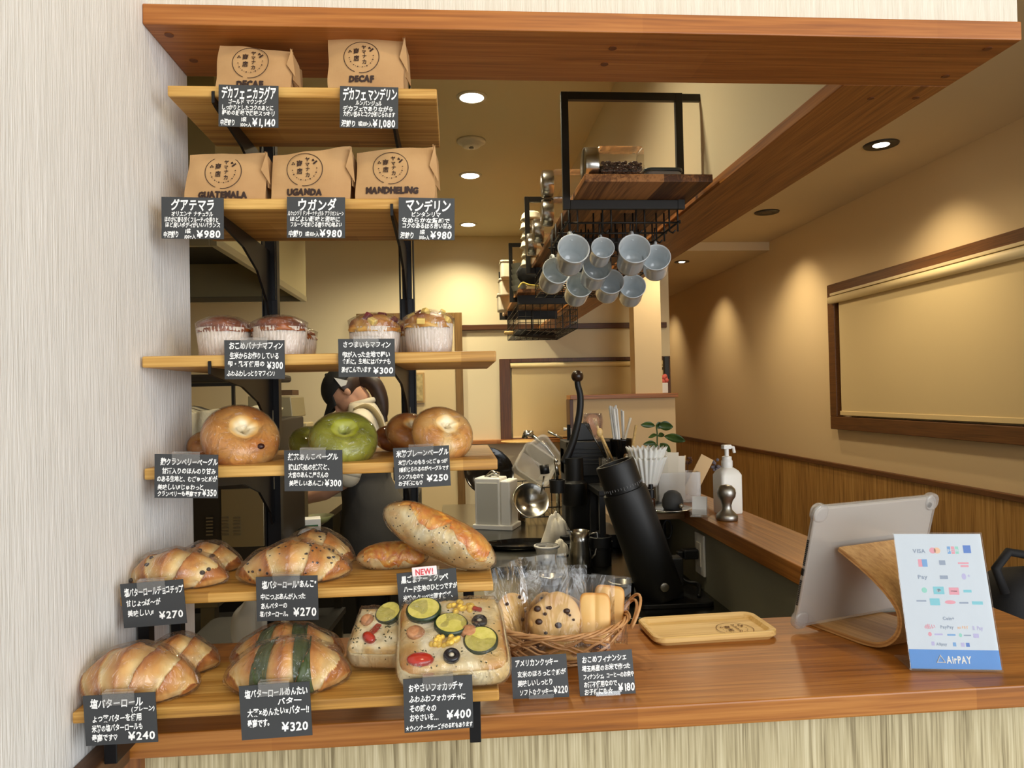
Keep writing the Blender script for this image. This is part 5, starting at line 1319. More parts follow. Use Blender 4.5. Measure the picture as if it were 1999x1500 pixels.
# dish rack with tubs
p = put(1045, 975)
dr_ = thing('dish_rack', 'black wire dish rack behind the lever machine holding clear plastic tubs', 'dish rack', (p.x, 3.30, WT))
m = MB()
for z in (.02, .15): m.tube([(x, y, z) for x, y in rrect(.30, .26, .03, 5)], .003, 6, closed=True)
for k in range(9):
    x = -.14 + .035 * k
    m.tube([(x, -.13, .15), (x, -.13, .02), (x, .13, .02), (x, .13, .15)], .0018, 5)
obj('wire_frame', m, BLACK, parent=dr_)
def tub(lab, M_, w, d, h):
    rr = [(w * .8, d * .8, .02, 0), (w, d, .025, h), (w + .012, d + .012, .03, h + .001), (w + .012, d + .012, .03, h + .005), (w - .006, d - .006, .024, h + .004), (w * .77, d * .77, .018, .004)]
    n = len(rrect(1, 1, .1)); vs_ = []; fs = []
    for (a, b, r, z) in rr: vs_ += [(x, y, z) for x, y in rrect(a, b, r)]
    for j in range(len(rr) - 1):
        for i in range(n): k = (i + 1) % n; fs.append((j * n + i, j * n + k, (j + 1) * n + k, (j + 1) * n + i))
    fs.append(tuple(range((len(rr) - 1) * n, len(rr) * n))); fs.append(tuple(reversed(range(n))))
    return tag(obj('plastic_container', MB().add(vs_, fs, 0, M_), FROST, smooth=False, auto=40), lab, 'container', 'plastic containers drying on the rack')
tub('large translucent container tilted upside down on the dish rack', T(P(1030, 915, y=3.28), radians(70), radians(35), radians(10)), .17, .14, .09)
tub('smaller translucent container leaning on top of the large one in the rack', T(P(1062, 888, y=3.38), radians(80), radians(-35), radians(0)), .11, .15, .07)
tag(obj('mixing_bowl', MB().lathe([(.03, 0), (.06, .012), (.078, .045), (.075, .046), (.056, .016), (.002, .004)], 32, M=T(P(1032, 985, y=3.0), radians(60), 0, radians(10))), STEEL, smooth=True), 'small steel bowl tipped on its side below the drying tubs', 'bowl')
tag(obj('frying_pan', MB().lathe([(.10, 0), (.12, .03), (.117, .031), (.098, .004), (.002, .003)], 36, M=T(P(952, 925, y=3.35), radians(62), radians(25), 0)), SMOKE, smooth=True), 'dark pan leaning behind the white stand', 'pan')
fa = thing('faucet', 'chrome kitchen tap with a long angled spout by the rear sill', 'tap', (P(1080, 885, y=3.68).x, 3.68, WT))
def frel(px, py): return P(px, py, y=3.68) - Vector(fa.location)
obj('spout', MB().tube([(0.02, 0, 0), frel(1080, 890), frel(1066, 872), frel(1036, 848)], .010, 10), STEEL, parent=fa, smooth=True)
obj('spray_head', MB().tube([frel(1040, 848), frel(1026, 846), frel(1025, 856)], .018, 12), STEEL, parent=fa, smooth=True)
obj('lever', MB().tube([frel(1098, 856), frel(1070, 843)], .007, 8), STEEL, parent=fa, smooth=True)
# rear black shelf that carries the tall things
SZ = 1.125
bs = thing('worktop_shelf', 'black metal shelf standing on the worktop behind the grinder', 'shelf', (0, 0, 0))
obj('board', MB().box(.465, .675, 2.36, 2.56, SZ - .02, SZ), BLACKP, parent=bs, bev=.003)
for (x, y) in ((.48, 2.38), (.66, 2.38), (.48, 2.545), (.66, 2.545)):
    obj('leg', MB().box(x - .01, x + .01, y - .01, y + .01, WT, SZ - .02), BLACKP, parent=bs)
def cup_on(name, lab, cat, px, y, z, prof, mtl, **k):
    t = thing(name, lab, cat, (P(px, 860, y=y).x, y, z))
    obj('body', MB().lathe(prof, 32), mtl, parent=t, smooth=True)
    return t
sc_ = cup_on('straw_cup', 'dark glossy cup holding a bundle of wrapped white straws', 'cup', 1212, 2.52, SZ, [(.032, 0), (.039, .155), (.041, .16), (.037, .16), (.030, .006), (.002, .004)], SMOKE)
rg = random.Random(5)
for k in range(16):
    a = rg.uniform(0, 6.28); r = rg.uniform(.0, .028)
    x0, y0 = r * cos(a), r * sin(a)
    tx = x0 * 1.5 - .022 + rg.uniform(-.006, .006)
    s_ = obj('drinking_straw', MB().tube([(x0 * .7, y0 * .7, .008), (tx, y0 * 1.3, .268 + rg.uniform(-.012, .012))], .0036, 7), PAPER if k % 3 else mat('grey_straw', (206, 206, 204), .6), loc=sc_.location, smooth=True)
    tag(s_, 'white paper wrapped straw in the dark cup behind the coffee filters', 'straw', 'straws in the dark cup')
tag(obj('wooden_stirrer', MB().tube([P(1230, 900, y=2.47), P(1242, 830, y=2.46)], .005, 8), W_TRAY), 'single wooden stick poking out beside the dark straw cup', 'stirrer')
tag(obj('paper_straw', MB().tube([P(1214, 880, y=2.50), P(1231, 816, y=2.49)], .0045, 8), mat('cream_straw', (232, 220, 196), .6)), 'thick cream straw slanting right of the straw bundle', 'straw')
gj = thing('glass_jar', 'low clear glass jar behind the white coffee filters', 'jar', (P(1243, 880, y=2.40).x, 2.40, 1.15))
obj('glass', MB().lathe([(.042, 0), (.045, .01), (.045, .085), (.042, .09), (.038, .088), (.040, .012)], 32), GLASS, parent=gj, smooth=True)
obj('contents', MB().lathe([(.036, .004), (.036, .05)], 24), mat('pinkish_contents', (196, 150, 120), .7), parent=gj, smooth=True)
obj('jar_foot', MB().lathe([(.042, -.06), (.042, -.001)], 24), BLACKP, parent=gj)
ug = thing('utensil_glass', 'clear glass with forks and wooden spoons behind the grinder top', 'glass', (P(1187, 895, y=2.45).x, 2.45, SZ + .0005))
obj('glass', MB().lathe([(.030, 0), (.034, .10), (.031, .10), (.027, .006)], 28), GLASS, parent=ug, smooth=True)
for (a, b, c_, lab, w) in (((1182, 895), (1150, 838), 0, 'slim dark fork leaning furthest out of the utensil glass', .003), ((1188, 895), (1166, 832), 0, 'pale handled fork in the utensil glass', .004), ((1196, 900), (1171, 845), 1, 'wooden spoon leaning in the utensil glass', .005)):
    P0, P1 = P(*a, y=2.45), P(*b, y=2.43)
    m = MB().tube([P0, P1], w, 8)
    if not c_:
        d_ = (P1 - P0).normalized()
        for k in (-1, 0, 1): m.tube([P1 + Vector((k * .0035, 0, 0)), P1 + d_ * .03 + Vector((k * .005, 0, 0))], .0012, 5)
    else: m.ball(P1, (.011, .005, .016), 12, 8)
    tag(obj('wooden_spoon' if c_ else 'table_fork', m, W_TRAY if c_ else (STEELD if w < .0035 else mat('pale_handle', (214, 186, 140), .5)), smooth=True), lab, 'cutlery')
sp_ = thing('soap_bottle', 'white pump bottle far back beside the tap', 'bottle', (P(1112, 850, y=3.60).x, 3.60, WT))
obj('body', MB().lathe([(.04, 0), (.042, .01), (.042, .28), (.02, .32), (.014, .33)], 24), WHITEP, parent=sp_, smooth=True)
obj('pump', MB().tube([(0, 0, .33), (0, 0, .385), (-.03, 0, .385)], .009, 8), WHITEP, parent=sp_, smooth=True)
kb = thing('knife_block', 'dark tapered utensil block on top of the lever machine', 'block', (P(1137, 866, y=2.72).x, 2.72, WT + .386))
obj('body', MB().prism([(-.032, 0), (.045, 0), (.022, .065), (-.022, .065)], -.03, .03, 'y'), BLACKP, parent=kb, bev=.003)
for dx in (-.048, -.055): obj('peg', MB().tube([(dx, 0, 0), (dx, 0, .06)], .004, 8), BLACKP, parent=kb)
pg = thing('pink_glass', 'rosy tinted glass on top of the lever machine near the forks', 'glass', (P(1158, 866, y=2.74).x, 2.74, WT + .386))
obj('body', MB().lathe([(.030, 0), (.036, .02), (.040, .075), (.036, .10), (.033, .10), (.037, .075), (.032, .02), (.002, .004)], 28), film('pink_tint', .10, .9, .05, 4, .1, (1, .9, .86, 1), base=.05), parent=pg, smooth=True)

# plant
LEAFG = mat('plant_leaf', (44, 66, 26), .4, c2=(72, 96, 40), cscale=30)
pl = thing('potted_plant', 'small green potted plant behind the white coffee filters', 'plant', (P(1282, 880, y=2.45).x, 2.45, 1.097))
obj('pot', MB().lathe([(.03, 0), (.038, .06), (.034, .06), (.002, .05)], 24), WHITEC, parent=pl, smooth=True)
rg = random.Random(9)
def prel(px, py): return P(px, py, y=2.45) - Vector(pl.location)
for (tip, base, w) in (((1250, 824), (1278, 832), .012), ((1312, 828), (1284, 832), .018), ((1262, 848), (1282, 850), .008), ((1300, 844), (1284, 852), .010), ((1332, 855), (1296, 852), .016), ((1255, 862), (1280, 866), .010), ((1312, 886), (1288, 866), .018), ((1262, 884), (1282, 868), .014), ((1296, 822), (1280, 836), .014), ((1278, 890), (1283, 868), .014)):
    a, b = prel(*base), prel(*tip)
    dd = (b - a); sd2 = dd.cross(Vector((0, 1, 0.35))).normalized()
    yoff = rg.uniform(-.03, .03)
    def lf(u, v, a=a, dd=dd, sd2=sd2, w=w, yoff=yoff):
        k = sin(pi * min(1, u * .98 + .01)) ** .8 * w
        return a + dd * u + sd2 * k * (2 * v - 1) + Vector((0, yoff * u - abs(2 * v - 1) * .004, -.010 * u * u))
    obj('leaf', MB().grid(lf, 10, 5), LEAFG, parent=pl, smooth=True, solid=.0006)
obj('stem', MB().tube([(0, 0, .05), prel(1283, 866), prel(1283, 846), prel(1281, 830)], .0028, 6), mat('plant_stem', (70, 84, 40), .6), parent=pl, smooth=True)

# coffee filters: pleated paper cups stacked
CF = mat('filter_paper', (240, 238, 230), .75, sub=.08)
fx = P(1264, 960, y=2.22)
for k, (dz, lab) in enumerate(((0, 'lower nest of white pleated coffee filters on the short side shelf'), (.030, 'upper nest of white pleated coffee filters flaring at the top'))):
    z0 = 1.096 + .058 + dz
    def fr(u, v, dz=dz):
        a = 2 * pi * u; r = .030 + (.060 - .030) * v; r *= 1 + (.035 + .055 * v) * sin(22 * a)
        return Vector((r * cos(a), r * sin(a), .090 * v + .004 * sin(22 * a) * v))
    tag(obj('coffee_filter', MB().grid(fr, 176, 10, cu=True), CF, loc=(fx.x, 2.22, z0), smooth=True, solid=.0012), lab, 'coffee filter', 'pleated paper coffee filters')
tag(obj('filter_holder', MB().lathe([(.05, 0), (.05, .006), (.012, .010), (.012, .05), (.028, .058), (.026, .058)], 28, M=T((fx.x, 2.22, 1.095))), BLACKP, auto=40), 'small black stand under the pleated coffee filters', 'stand')
p = P(1308, 1000, z=1.0945)
tag(obj('steel_tray', MB().lathe([(.001, .004), (.058, .004), (.068, .010), (.066, .012), (.056, .0062), (.001, .006)], 40, M=T((p.x, p.y + .01, 1.0945))), STEEL, smooth=True), 'thin round steel tray under the dark grey dome', 'tray')
dm = thing('egg_timer', 'dark grey dome timer with a small steel knob on the steel tray', 'timer', (p.x + .012, p.y + .012, 1.1005))
obj('dome', MB().lathe([(.026, 0), (.031, .010), (.031, .026), (.024, .046), (.012, .055), (.001, .057)], 32), mat('grey_rubber', (62, 62, 62), .65), parent=dm, smooth=True)
obj('steel_knob', MB().ball((.014, -.034, .014), .0075, 14, 10), STEEL, parent=dm, smooth=True)
sb_ = thing('spray_bottle', 'tiny brown glass spray bottle with a black cap beside the dark dome', 'bottle', (P(1275, 990, y=2.08).x, 2.10, 1.1005))
obj('glass', MB().lathe([(.011, 0), (.012, .003), (.012, .030), (.007, .036)], 20), mat('amber_glass', (58, 28, 12), .15), parent=sb_, smooth=True)
obj('sprayer', MB().lathe([(.0095, .034), (.0095, .058), (.007, .060), (.007, .074), (.001, .075)], 20), BLACKP, parent=sb_, auto=40)
# ledge things
LZ = 1.0965
hp = thing('napkin_holder', 'clear acrylic holder with paper bags and wooden sticks on the side ledge', 'holder', (P(1352, 1000, z=LZ).x + .02, 2.26, LZ))
obj('acrylic_box', MB().box(-.068, .068, -.03, -.028, 0, .095).box(-.068, .068, .028, .03, 0, .095).box(-.068, -.066, -.03, .03, 0, .095).box(.066, .068, -.03, .03, 0, .095).box(-.068, .068, -.03, .03, 0, .002), FROST, parent=hp)
for k, (dx, hgt, ry_, c_, lab, nm, ct_) in enumerate(((-.050, .160, -.03, (216, 208, 190), 'tall pale paper sleeve at the left of the acrylic holder', 'paper_sleeve', 'paper bag'), (-.022, .155, .04, (224, 214, 194), 'second pale paper sleeve in the acrylic holder', 'paper_sleeve', 'paper bag'), (.004, .142, .02, (232, 222, 204), 'thin white paper packet in the acrylic holder', 'paper_packet', 'paper bag'), (.040, .135, .5, (214, 180, 132), 'tan paper envelope sticking out at an angle of the acrylic holder', 'paper_envelope', 'envelope'))):
    o = obj(nm, MB().box(-.022, .022, -.002, .002, .0, hgt), mat('sleeve_paper', c_, .75), loc=Vector(hp.location) + Vector((dx, -.012 + .006 * k, .003 if ry_ < .2 else .02)), rot=(0, ry_, 0), bev=.0006)
    tag(o, lab, ct_)
for k in range(4):
    o = obj('wooden_stick', MB().box(-.0022, .0022, -.001, .001, 0, .125 + .006 * k), W_TRAY, loc=Vector(hp.location) + Vector((.006 + .005 * k, .014, .003)), rot=(0, .03 * k, 0))
    tag(o, 'thin wooden stick standing among the paper in the acrylic holder', 'stick', 'wooden sticks in the holder')
rg = random.Random(4)
for (px_, py_, n_, r_, lab, c_) in ((1343, 900, 14, .012, 'small brown dried flower head above the paper sleeves', (112, 84, 74)), (1400, 908, 20, .017, 'greyish lilac dried flower bunch behind the white pump bottle', (112, 104, 112))):
    q = P(px_, py_, y=2.34); m = MB()
    for k in range(n_): m.ball(q + Vector((rg.uniform(-1, 1), rg.uniform(-1, 1), rg.uniform(-1, 1))) * r_, r_ * .34, 7, 5)
    m.tube([q, (q.x, 2.36, LZ + .002)], .0015, 5)
    tag(obj('dried_flower', m, mat('dried_petal', c_, .85)), lab, 'dried flower')
p = P(1368, 1010, z=LZ)
cd = thing('card_holder', 'little clear stand of shop cards on the ledge beside the pump bottle', 'card stand', (p.x, p.y + .01, LZ), radians(-28))
obj('card_stack', MB().box(-.020, .020, -.006, .006, .004, .056, M=T((0, 0, 0), rx=-.22)), PAPER, parent=cd, bev=.0005)
obj('card_edge', MB().box(.0195, .0205, -.0055, -.0020, .006, .055, M=T((0, 0, 0), rx=-.22)), mat('dark_card_edge', (44, 44, 60), .6), parent=cd)
obj('acrylic_stand', MB().box(-.024, .024, -.013, -.0115, 0, .022).box(-.024, .024, -.013, .02, 0, .0015).box(-.024, .024, .018, .0195, 0, .03), CLEAR, parent=cd)
q = P(1424, 1004, z=LZ)
pb = thing('pump_bottle', 'square white hand sanitiser pump bottle on the side ledge', 'bottle', (q.x + .004, q.y + .02, LZ), radians(12))
rr = [(.064, .052, .008, 0), (.068, .056, .010, .004), (.068, .056, .010, .110), (.058, .046, .014, .122), (.036, .034, .014, .130), (.026, .026, .0125, .132)]
n = len(rrect(1, 1, .1)); vs_ = []; fs = []
for (a, b, r, z) in rr: vs_ += [(x, y, z) for x, y in rrect(a, b, r)]
for j in range(len(rr) - 1):
    for i in range(n): k = (i + 1) % n; fs.append((j * n + i, j * n + k, (j + 1) * n + k, (j + 1) * n + i))
fs.append(tuple(range((len(rr) - 1) * n, len(rr) * n))); fs.append(tuple(reversed(range(n))))
obj('bottle_body', MB().add(vs_, fs), mat('milky_plastic', (240, 236, 226), .35, sub=.1), parent=pb, auto=35)
pu = obj('pump', MB().lathe([(.015, .131), (.016, .134), (.016, .150), (.0135, .153), (.0135, .162), (.006, .164), (.006, .184)], 24), WHITEP, parent=pb, auto=40)
obj('nozzle', MB().box(-.013, .012, -.008, .008, .184, .196).tube([(.008, 0, .190), (.020, -.004, .188), (.022, -.005, .172)], .005, 8), WHITEP, parent=pu, bev=.003)
q = P(1427, 1019, z=LZ)
tag(obj('coffee_tamper', MB().lathe([(.0275, 0), (.029, .002), (.029, .013), (.025, .017), (.014, .028), (.0125, .040), (.016, .052), (.0235, .064), (.0252, .074), (.023, .085), (.014, .094), (.001, .097)], 40, M=T((q.x, q.y + .028, LZ))), STEELB, smooth=True), 'brushed steel tamper with a round head on the side ledge before the pump bottle', 'tamper')
# outlet on the grey panel
q = P(1369, 1082, x=.689)
ol = thing('wall_outlet', 'white wall socket with a black plug on the grey panel under the ledge', 'socket', (.6895, q.y, q.z))
obj('plate', MB().box(-.007, 0, -.036, .036, -.058, .058), WHITEP, parent=ol, bev=.002)
obj('socket_face', MB().box(-.010, -.007, -.017, .017, -.034, .034), mat('ivory_plastic', (226, 220, 206), .4), parent=ol, bev=.001)
pc = thing('power_cord', 'black plug and cord hanging from the wall socket beside the grinder', 'cord', (.68, q.y, q.z))
obj('plug', MB().box(-.045, -.002, -.014, .014, -.012, .016).box(-.062, -.045, -.010, .010, -.008, .012), BLACKP, parent=pc, bev=.004)
obj('cable', MB().tube(spl([Vector(v) for v in ((-.06, 0, 0), (-.075, -.01, -.03), (-.05, -.03, -.065), (-.02, -.05, -.07), (-.03, -.09, -.078), (-.045, -.13, -.082))]), .0045, 8), BLACKP, parent=pc, smooth=True)
q = P(1303, 1034, y=2.12)
tag(obj('hanging_ring', MB().tube([(q.x + .013 * cos(a), 2.12, q.z + .028 * sin(a)) for a in [2 * pi * k / 24 for k in range(24)]], .0028, 7, closed=True), BLACKP, smooth=True), 'black loop hanging under the short side shelf', 'hook')
# flowers on the half wall
q = P(1291, 766, y=5.2)
fv = thing('flower_pot', 'tiny white square pot of pink flowers on the half wall cap', 'flower pot', (q.x, 5.2, 1.4385))
obj('pot', MB().box(-.04, .04, -.04, .04, 0, .075), WHITEP, parent=fv, bev=.003)
m = MB(); rg = random.Random(2)
for k in range(16): m.ball((rg.uniform(-.045, .045), rg.uniform(-.04, .04), .085 + rg.uniform(0, .05)), .018, 8, 6)
obj('blossoms', m, mat('pink_petals', (216, 104, 92), .7), parent=fv, smooth=True)
q = P(1274, 769, y=5.18)
tag(obj('pine_cone', MB().ball((q.x, 5.18, 1.461), .0225, 12, 8), mat('cone_brown', (84, 52, 30), .8)), 'small brown ball ornament beside the white flower pot', 'ornament')
tag(obj('wooden_plate', MB().lathe([(.10, 0), (.17, .012), (.168, .016), (.10, .005), (.001, .004)], 36, M=T((P(1015, 862, y=5.84).x, 5.62, 1.07))), W_TRAY, smooth=True), 'round wooden plate on the sill under the rear window', 'plate')
# ================================================================== hanging rack with mugs
IRON = mat('rack_iron', (34, 31, 27), .5, .2)
BZ = 1.985
RXL, RXR = .305, .648
for (ya, yb, fy, lab) in ((1.785, 3.16, (1.95, 3.0), 'near hanging wooden rack shelf in black frames holding the coffee bean jar'), (3.74, 5.0, (3.92, 4.84), 'far hanging wooden rack shelf beyond the first, crowded with white containers')):
    rk = thing('hanging_rack', lab, 'rack', (0, 0, 0), group='hanging wooden racks')
    obj('board', MB().box(.335, .668, ya, yb, BZ, BZ + .020), W_RACK, parent=rk, bev=.002)
    for y in fy:
        obj('frame', MB().box(RXL, RXL + .02, y, y + .016, BZ - .026, 2.285).box(RXR - .02, RXR, y, y + .016, BZ - .026, 2.285).box(RXL + .02, RXR - .02, y, y + .016, 2.263, 2.285).box(RXL + .02, RXR - .02, y, y + .016, BZ - .026, BZ - .001), IRON, parent=rk, bev=.001)
        obj('wall_plate', MB().box(RXR - .02, .6995, y + .002, y + .014, 2.263, 2.283), IRON, parent=rk)
# mug rails
mr = thing('mug_rail', 'black wire rail with hooks under the near hanging rack', 'rail', (0, 0, 0))
m = MB()
for y in (1.97, 2.10, 2.23, 2.31):
    m.tube([(.31, y, 1.925), (.64, y, 1.925)], .003, 7)
    for x in (.335, .43, .525, .62):
        m.tube([(x - .012, y, BZ), (x - .012, y, 1.925), (x - .012, y, 1.90), (x - .006, y - .012, 1.893), (x, y - .018, 1.90)], .0026, 6)
        m.tube([(x + .012, y, BZ), (x + .012, y, 1.90)], .0026, 6)
for x in (.318, .632): m.tube([(x, 1.95, 1.925), (x, 2.33, 1.925)], .003, 6)
obj('wire', m, IRON, parent=mr, smooth=True)
# the mug, hung by its handle, mouth to the viewer
mug = thing('mug', 'tmp', 'mug', (0, 0, 0), 0, 'white mugs on the rail')
MUGM = mat('mug_glaze', (214, 220, 222), .12, coat=.5)
r, h = .0435, .096
obj('body', MB().lathe([(.001, 0), (r * .80, 0), (r * .86, .004), (r * .90, .016), (r * .92, h * .7), (r * .97, h * .9), (r * 1.02, h * .97), (r * 1.02, h), (r * .98, h + .001), (r * .93, h * .96), (r * .86, h * .7), (r * .84, .02), (r * .7, .007), (.001, .006)], 44, cap0=False, cap1=False), MUGM, parent=mug, smooth=True)
obj('handle', MB().tube(spl([Vector(v) for v in ((0, r * .88, .070), (0, r * 1.30, .074), (0, r * 1.62, .058), (0, r * 1.55, .036), (0, r * 1.15, .020), (0, r * .88, .016))], 5), .0055, 9), MUGM, parent=mug, smooth=True)
MUGS = [(1120, 485, 1.92, 1.0, .10, 'white mug at the front left of the rail, mouth facing out'), (1177, 483, 1.93, .73, .04, 'small white espresso cup between the two big front mugs'), (1239, 485, 1.92, 1.0, -.05, 'white mug in the front row right of the small cup'), (1281, 502, 1.98, .92, -.30, 'white mug at the post end of the front row, turned outwards'),
        (1087, 528, 2.06, .95, .25, 'white mug tucked behind the front left one, leaning out'), (1166, 520, 2.07, .97, .08, 'white mug under the small espresso cup, middle row'), (1132, 556, 2.19, .95, .1, 'white mug low behind the front left pair'), (1192, 549, 2.20, .97, .0, 'white mug low between the middle mug and the right ones'), (1235, 558, 2.22, .95, -.12, 'white mug lowest on the post end of the rail')]
HOOKS = []
for i, (px_, py_, y, s, yaw, lab) in enumerate(MUGS):
    c = P(px_, py_, y=y)
    d = Vector((-.05 + yaw * .6, -.95, .30)).normalized()        # base -> mouth
    zax = d; xax = Vector((0, 0, 1)).cross(zax).normalized() * -1
    yax = zax.cross(xax).normalized()
    if yax.z < 0: yax, xax = -yax, -xax
    M_ = Matrix(((xax.x, yax.x, zax.x, 0), (xax.y, yax.y, zax.y, 0), (xax.z, yax.z, zax.z, 0), (0, 0, 0, 1)))
    loc = c - d * h * s
    o = mug if i == 0 else copy_thing(mug, lab, loc)
    o['label'] = lab
    o.location = loc; o.rotation_euler = M_.to_euler(); o.scale = (s, s, s)
    hk = loc + M_ @ Vector((0, r * 1.60 * s, .055 * s)) + Vector((0, 0, -.002))
    HOOKS.append([Vector((hk.x, hk.y, 1.925)), hk + Vector((0, .006, .02)), hk + Vector((0, .005, .001)), hk + Vector((0, -.004, -.001)), hk + Vector((0, -.008, .010))])
for hk in HOOKS: obj('mug_hook', MB().tube(hk, .0024, 7), IRON, parent=mr, smooth=True)
# coffee jar lying on the board
TOPZ = BZ + .0205
JG = GLASS
def jar(name, lab, px0, px1, y, zc, r, beans=True, L=None):
    x0, x1 = P(px0, 310, y=y).x, P(px1, 310, y=y).x
    t = thing(name, lab, 'jar', (x0, y, zc), rot=Euler((0, pi / 2, 0)), group='glass jars lying on the rack')
    L = L or (x1 - x0)
    obj('metal_lid', MB().lathe([(r * .80, 0), (r * .96, .002), (r * 1.0, .008), (r * 1.0, .030), (r * .97, .036)], 36), STEEL, parent=t, auto=40)
    obj('glass', MB().prism([(x, y_) for x, y_ in rrect(r * 1.92, r * 1.92, r * .5, 6)], .038, L), JG, parent=t, bev=.006, seg=3)
    if beans:
        rg = random.Random(3); m = MB()
        for k in range(700):
            zz = rg.uniform(.046, L - .008); yy_ = rg.uniform(-.85, .85) * r; xx = rg.uniform(.02, .88) * r
            m.ball((xx, yy_, zz), (.0036, .0042, .0052), 7, 5)
        bo = obj('coffee_beans', m, mat('roasted_bean', (78, 48, 30), .35), parent=t, smooth=True); bo['kind'] = 'stuff'
        
    return t
jar('bean_jar', 'glass jar of coffee beans with a metal lid lying on the near rack shelf', 1137, 1250, 1.86, TOPZ + .0455, .0455)
for (py_, y, lab) in ((314, 2.34, 'metal lidded jar stacked high behind the frame of the near rack'), (385, 2.36, 'metal lidded jar under the high stacked one behind the frame'), (372, 2.62, 'metal lidded jar second in line along the rack edge'), (395, 2.86, 'metal lidded jar third in line along the rack edge')):
    zc = {314: TOPZ + .137}.get(py_, TOPZ + .046)
    if y == 2.62: zc = TOPZ + .046
    t = jar('bean_jar', lab, 1086, 1150, y, zc, .045, beans=False, L=.15)
    t.location.x = .295
gb = P(1300, 338, y=1.90)
bx = thing('glass_food_box', 'low clear food box with a dark lid next to the bean jar on the rack', 'container', (gb.x - .022, 1.90, TOPZ))
obj('glass_box', MB().prism([(x, y_) for x, y_ in rrect(.10, .12, .02)], 0, .026), FROST, parent=bx, bev=.004)
obj('lid', MB().prism([(x, y_) for x, y_ in rrect(.105, .125, .02)], .026, .034), mat('smoke_lid', (58, 66, 66), .3), parent=bx, bev=.002)
# lids and cups along the rack edge
LIDM = mat('white_lid', (222, 212, 188), .5)
k0 = None
for k in range(6):
    z = TOPZ + .040 * k
    lab = 'white plastic cup lid number %s up in the pile behind the jars' % ('one', 'two', 'three', 'four', 'five', 'six')[k]
    lab = ('lowest white plastic cup lid in the pile behind the jars', 'white cup lid just above the lowest of the pile behind the jars', 'third white cup lid from the bottom of the pile', 'third white cup lid from the top of the pile', 'white cup lid just under the topmost of the pile', 'topmost white plastic cup lid in the pile behind the jars')[k]
    o = obj('plastic_cover', MB().lathe([(.046, 0), (.048, .004), (.044, .008), (.040, .026), (.030, .036), (.001, .038)], 28, rf=lambda a, zz: 1 + .03 * sin(9 * a)), LIDM, loc=(.338 + .004 * (k % 2), 3.09, z), smooth=True)
    tag(o, lab, 'lid', 'cup lids stacked on the rack')
gc = thing('cup_stack', 'grey stack of nested paper cups behind the white lids on the rack', 'cups', (.30, 3.26, TOPZ))
gc.location = (.352, 3.85, TOPZ)
m = MB()
for k in range(5): m.lathe([(.034, .03 * k), (.042, .03 * k + .026), (.042, .03 * k + .029)], 26, cap0=(k == 0), cap1=(k == 4))
obj('nested_cups', m, mat('grey_cup', (120, 120, 108), .6), parent=gc, auto=40)
q = P(1038, 505, y=4.05)
ca = thing('steel_canister', 'small steel canister on the far rack shelf beside the frame', 'canister', (.372, 4.05, TOPZ))
obj('body', MB().lathe([(.038, 0), (.04, .004), (.04, .10), (.038, .102)], 28), STEELB, parent=ca, auto=40)
obj('lid', MB().lathe([(.041, .102), (.041, .135), (.030, .14), (.001, .14)], 28), STEEL, parent=ca, auto=40)
# things on the far rack that hang out to the left
def blob(name, lab, cat, px_, py_, y, rx, ry, rz_, mt, seed):
    c = P(px_, py_, y=y)
    def f(u, v):
        a = 2 * pi * u; t_ = pi * (.002 + .996 * v)
        d = Vector((cos(a) * sin(t_), sin(a) * sin(t_), -cos(t_)))
        n = 1 + .16 * ncoh(d, 1.8, seed) + .05 * ncoh(d, 5, seed)
        return Vector((c.x + rx * d.x * n, c.y + ry * d.y * n, c.z + rz_ * d.z * n))
    return tag(obj(name, MB().grid(f, 40, 22, cu=True), mt, smooth=True), lab, cat)
MITT = blob('oven_mitt', 'black quilted oven mitt hanging over the edge of the far rack', 'oven mitt', 1036, 534, 3.71, .074, .06, .062, CLOTHB, 5)
obj('mitt_loop', MB().tube(spl([P(a, b, y=3.58) for a, b in ((1012, 562), (1020, 552), (1032, 556), (1050, 558))]), .0045, 7), mat('yellow_loop', (206, 186, 88), .6), parent=MITT, smooth=True)
for (px_, py_, y, lab) in ((990, 528, 4.55, 'upper white plastic container stacked at the rack end'), (987, 563, 4.6, 'middle white plastic container stacked at the rack end'), (984, 592, 4.65, 'lowest white plastic container stacked at the rack end')):
    c = P(px_, py_, y=y)
    t = thing('white_container', lab, 'container', c, group='white containers at the rack end')
    obj('tub', MB().prism([(x, y_) for x, y_ in rrect(.085, .14, .02)], -.055, .042), LIDM, parent=t, bev=.006)
    obj('lid', MB().prism([(x, y_) for x, y_ in rrect(.095, .15, .02)], .042, .054), mat('lid_cream', (232, 224, 200), .45), parent=t, bev=.003)
c = P(1006, 545, y=4.35)
pk = tag(obj('patterned_packet', MB().box(-.035, .035, -.02, .02, -.085, .085, M=T(c)), mat('flower_packet', (214, 204, 178), .6, c2=(150, 120, 84), cscale=34), bev=.006), 'patterned paper packet between the white containers and the mitt', 'packet')
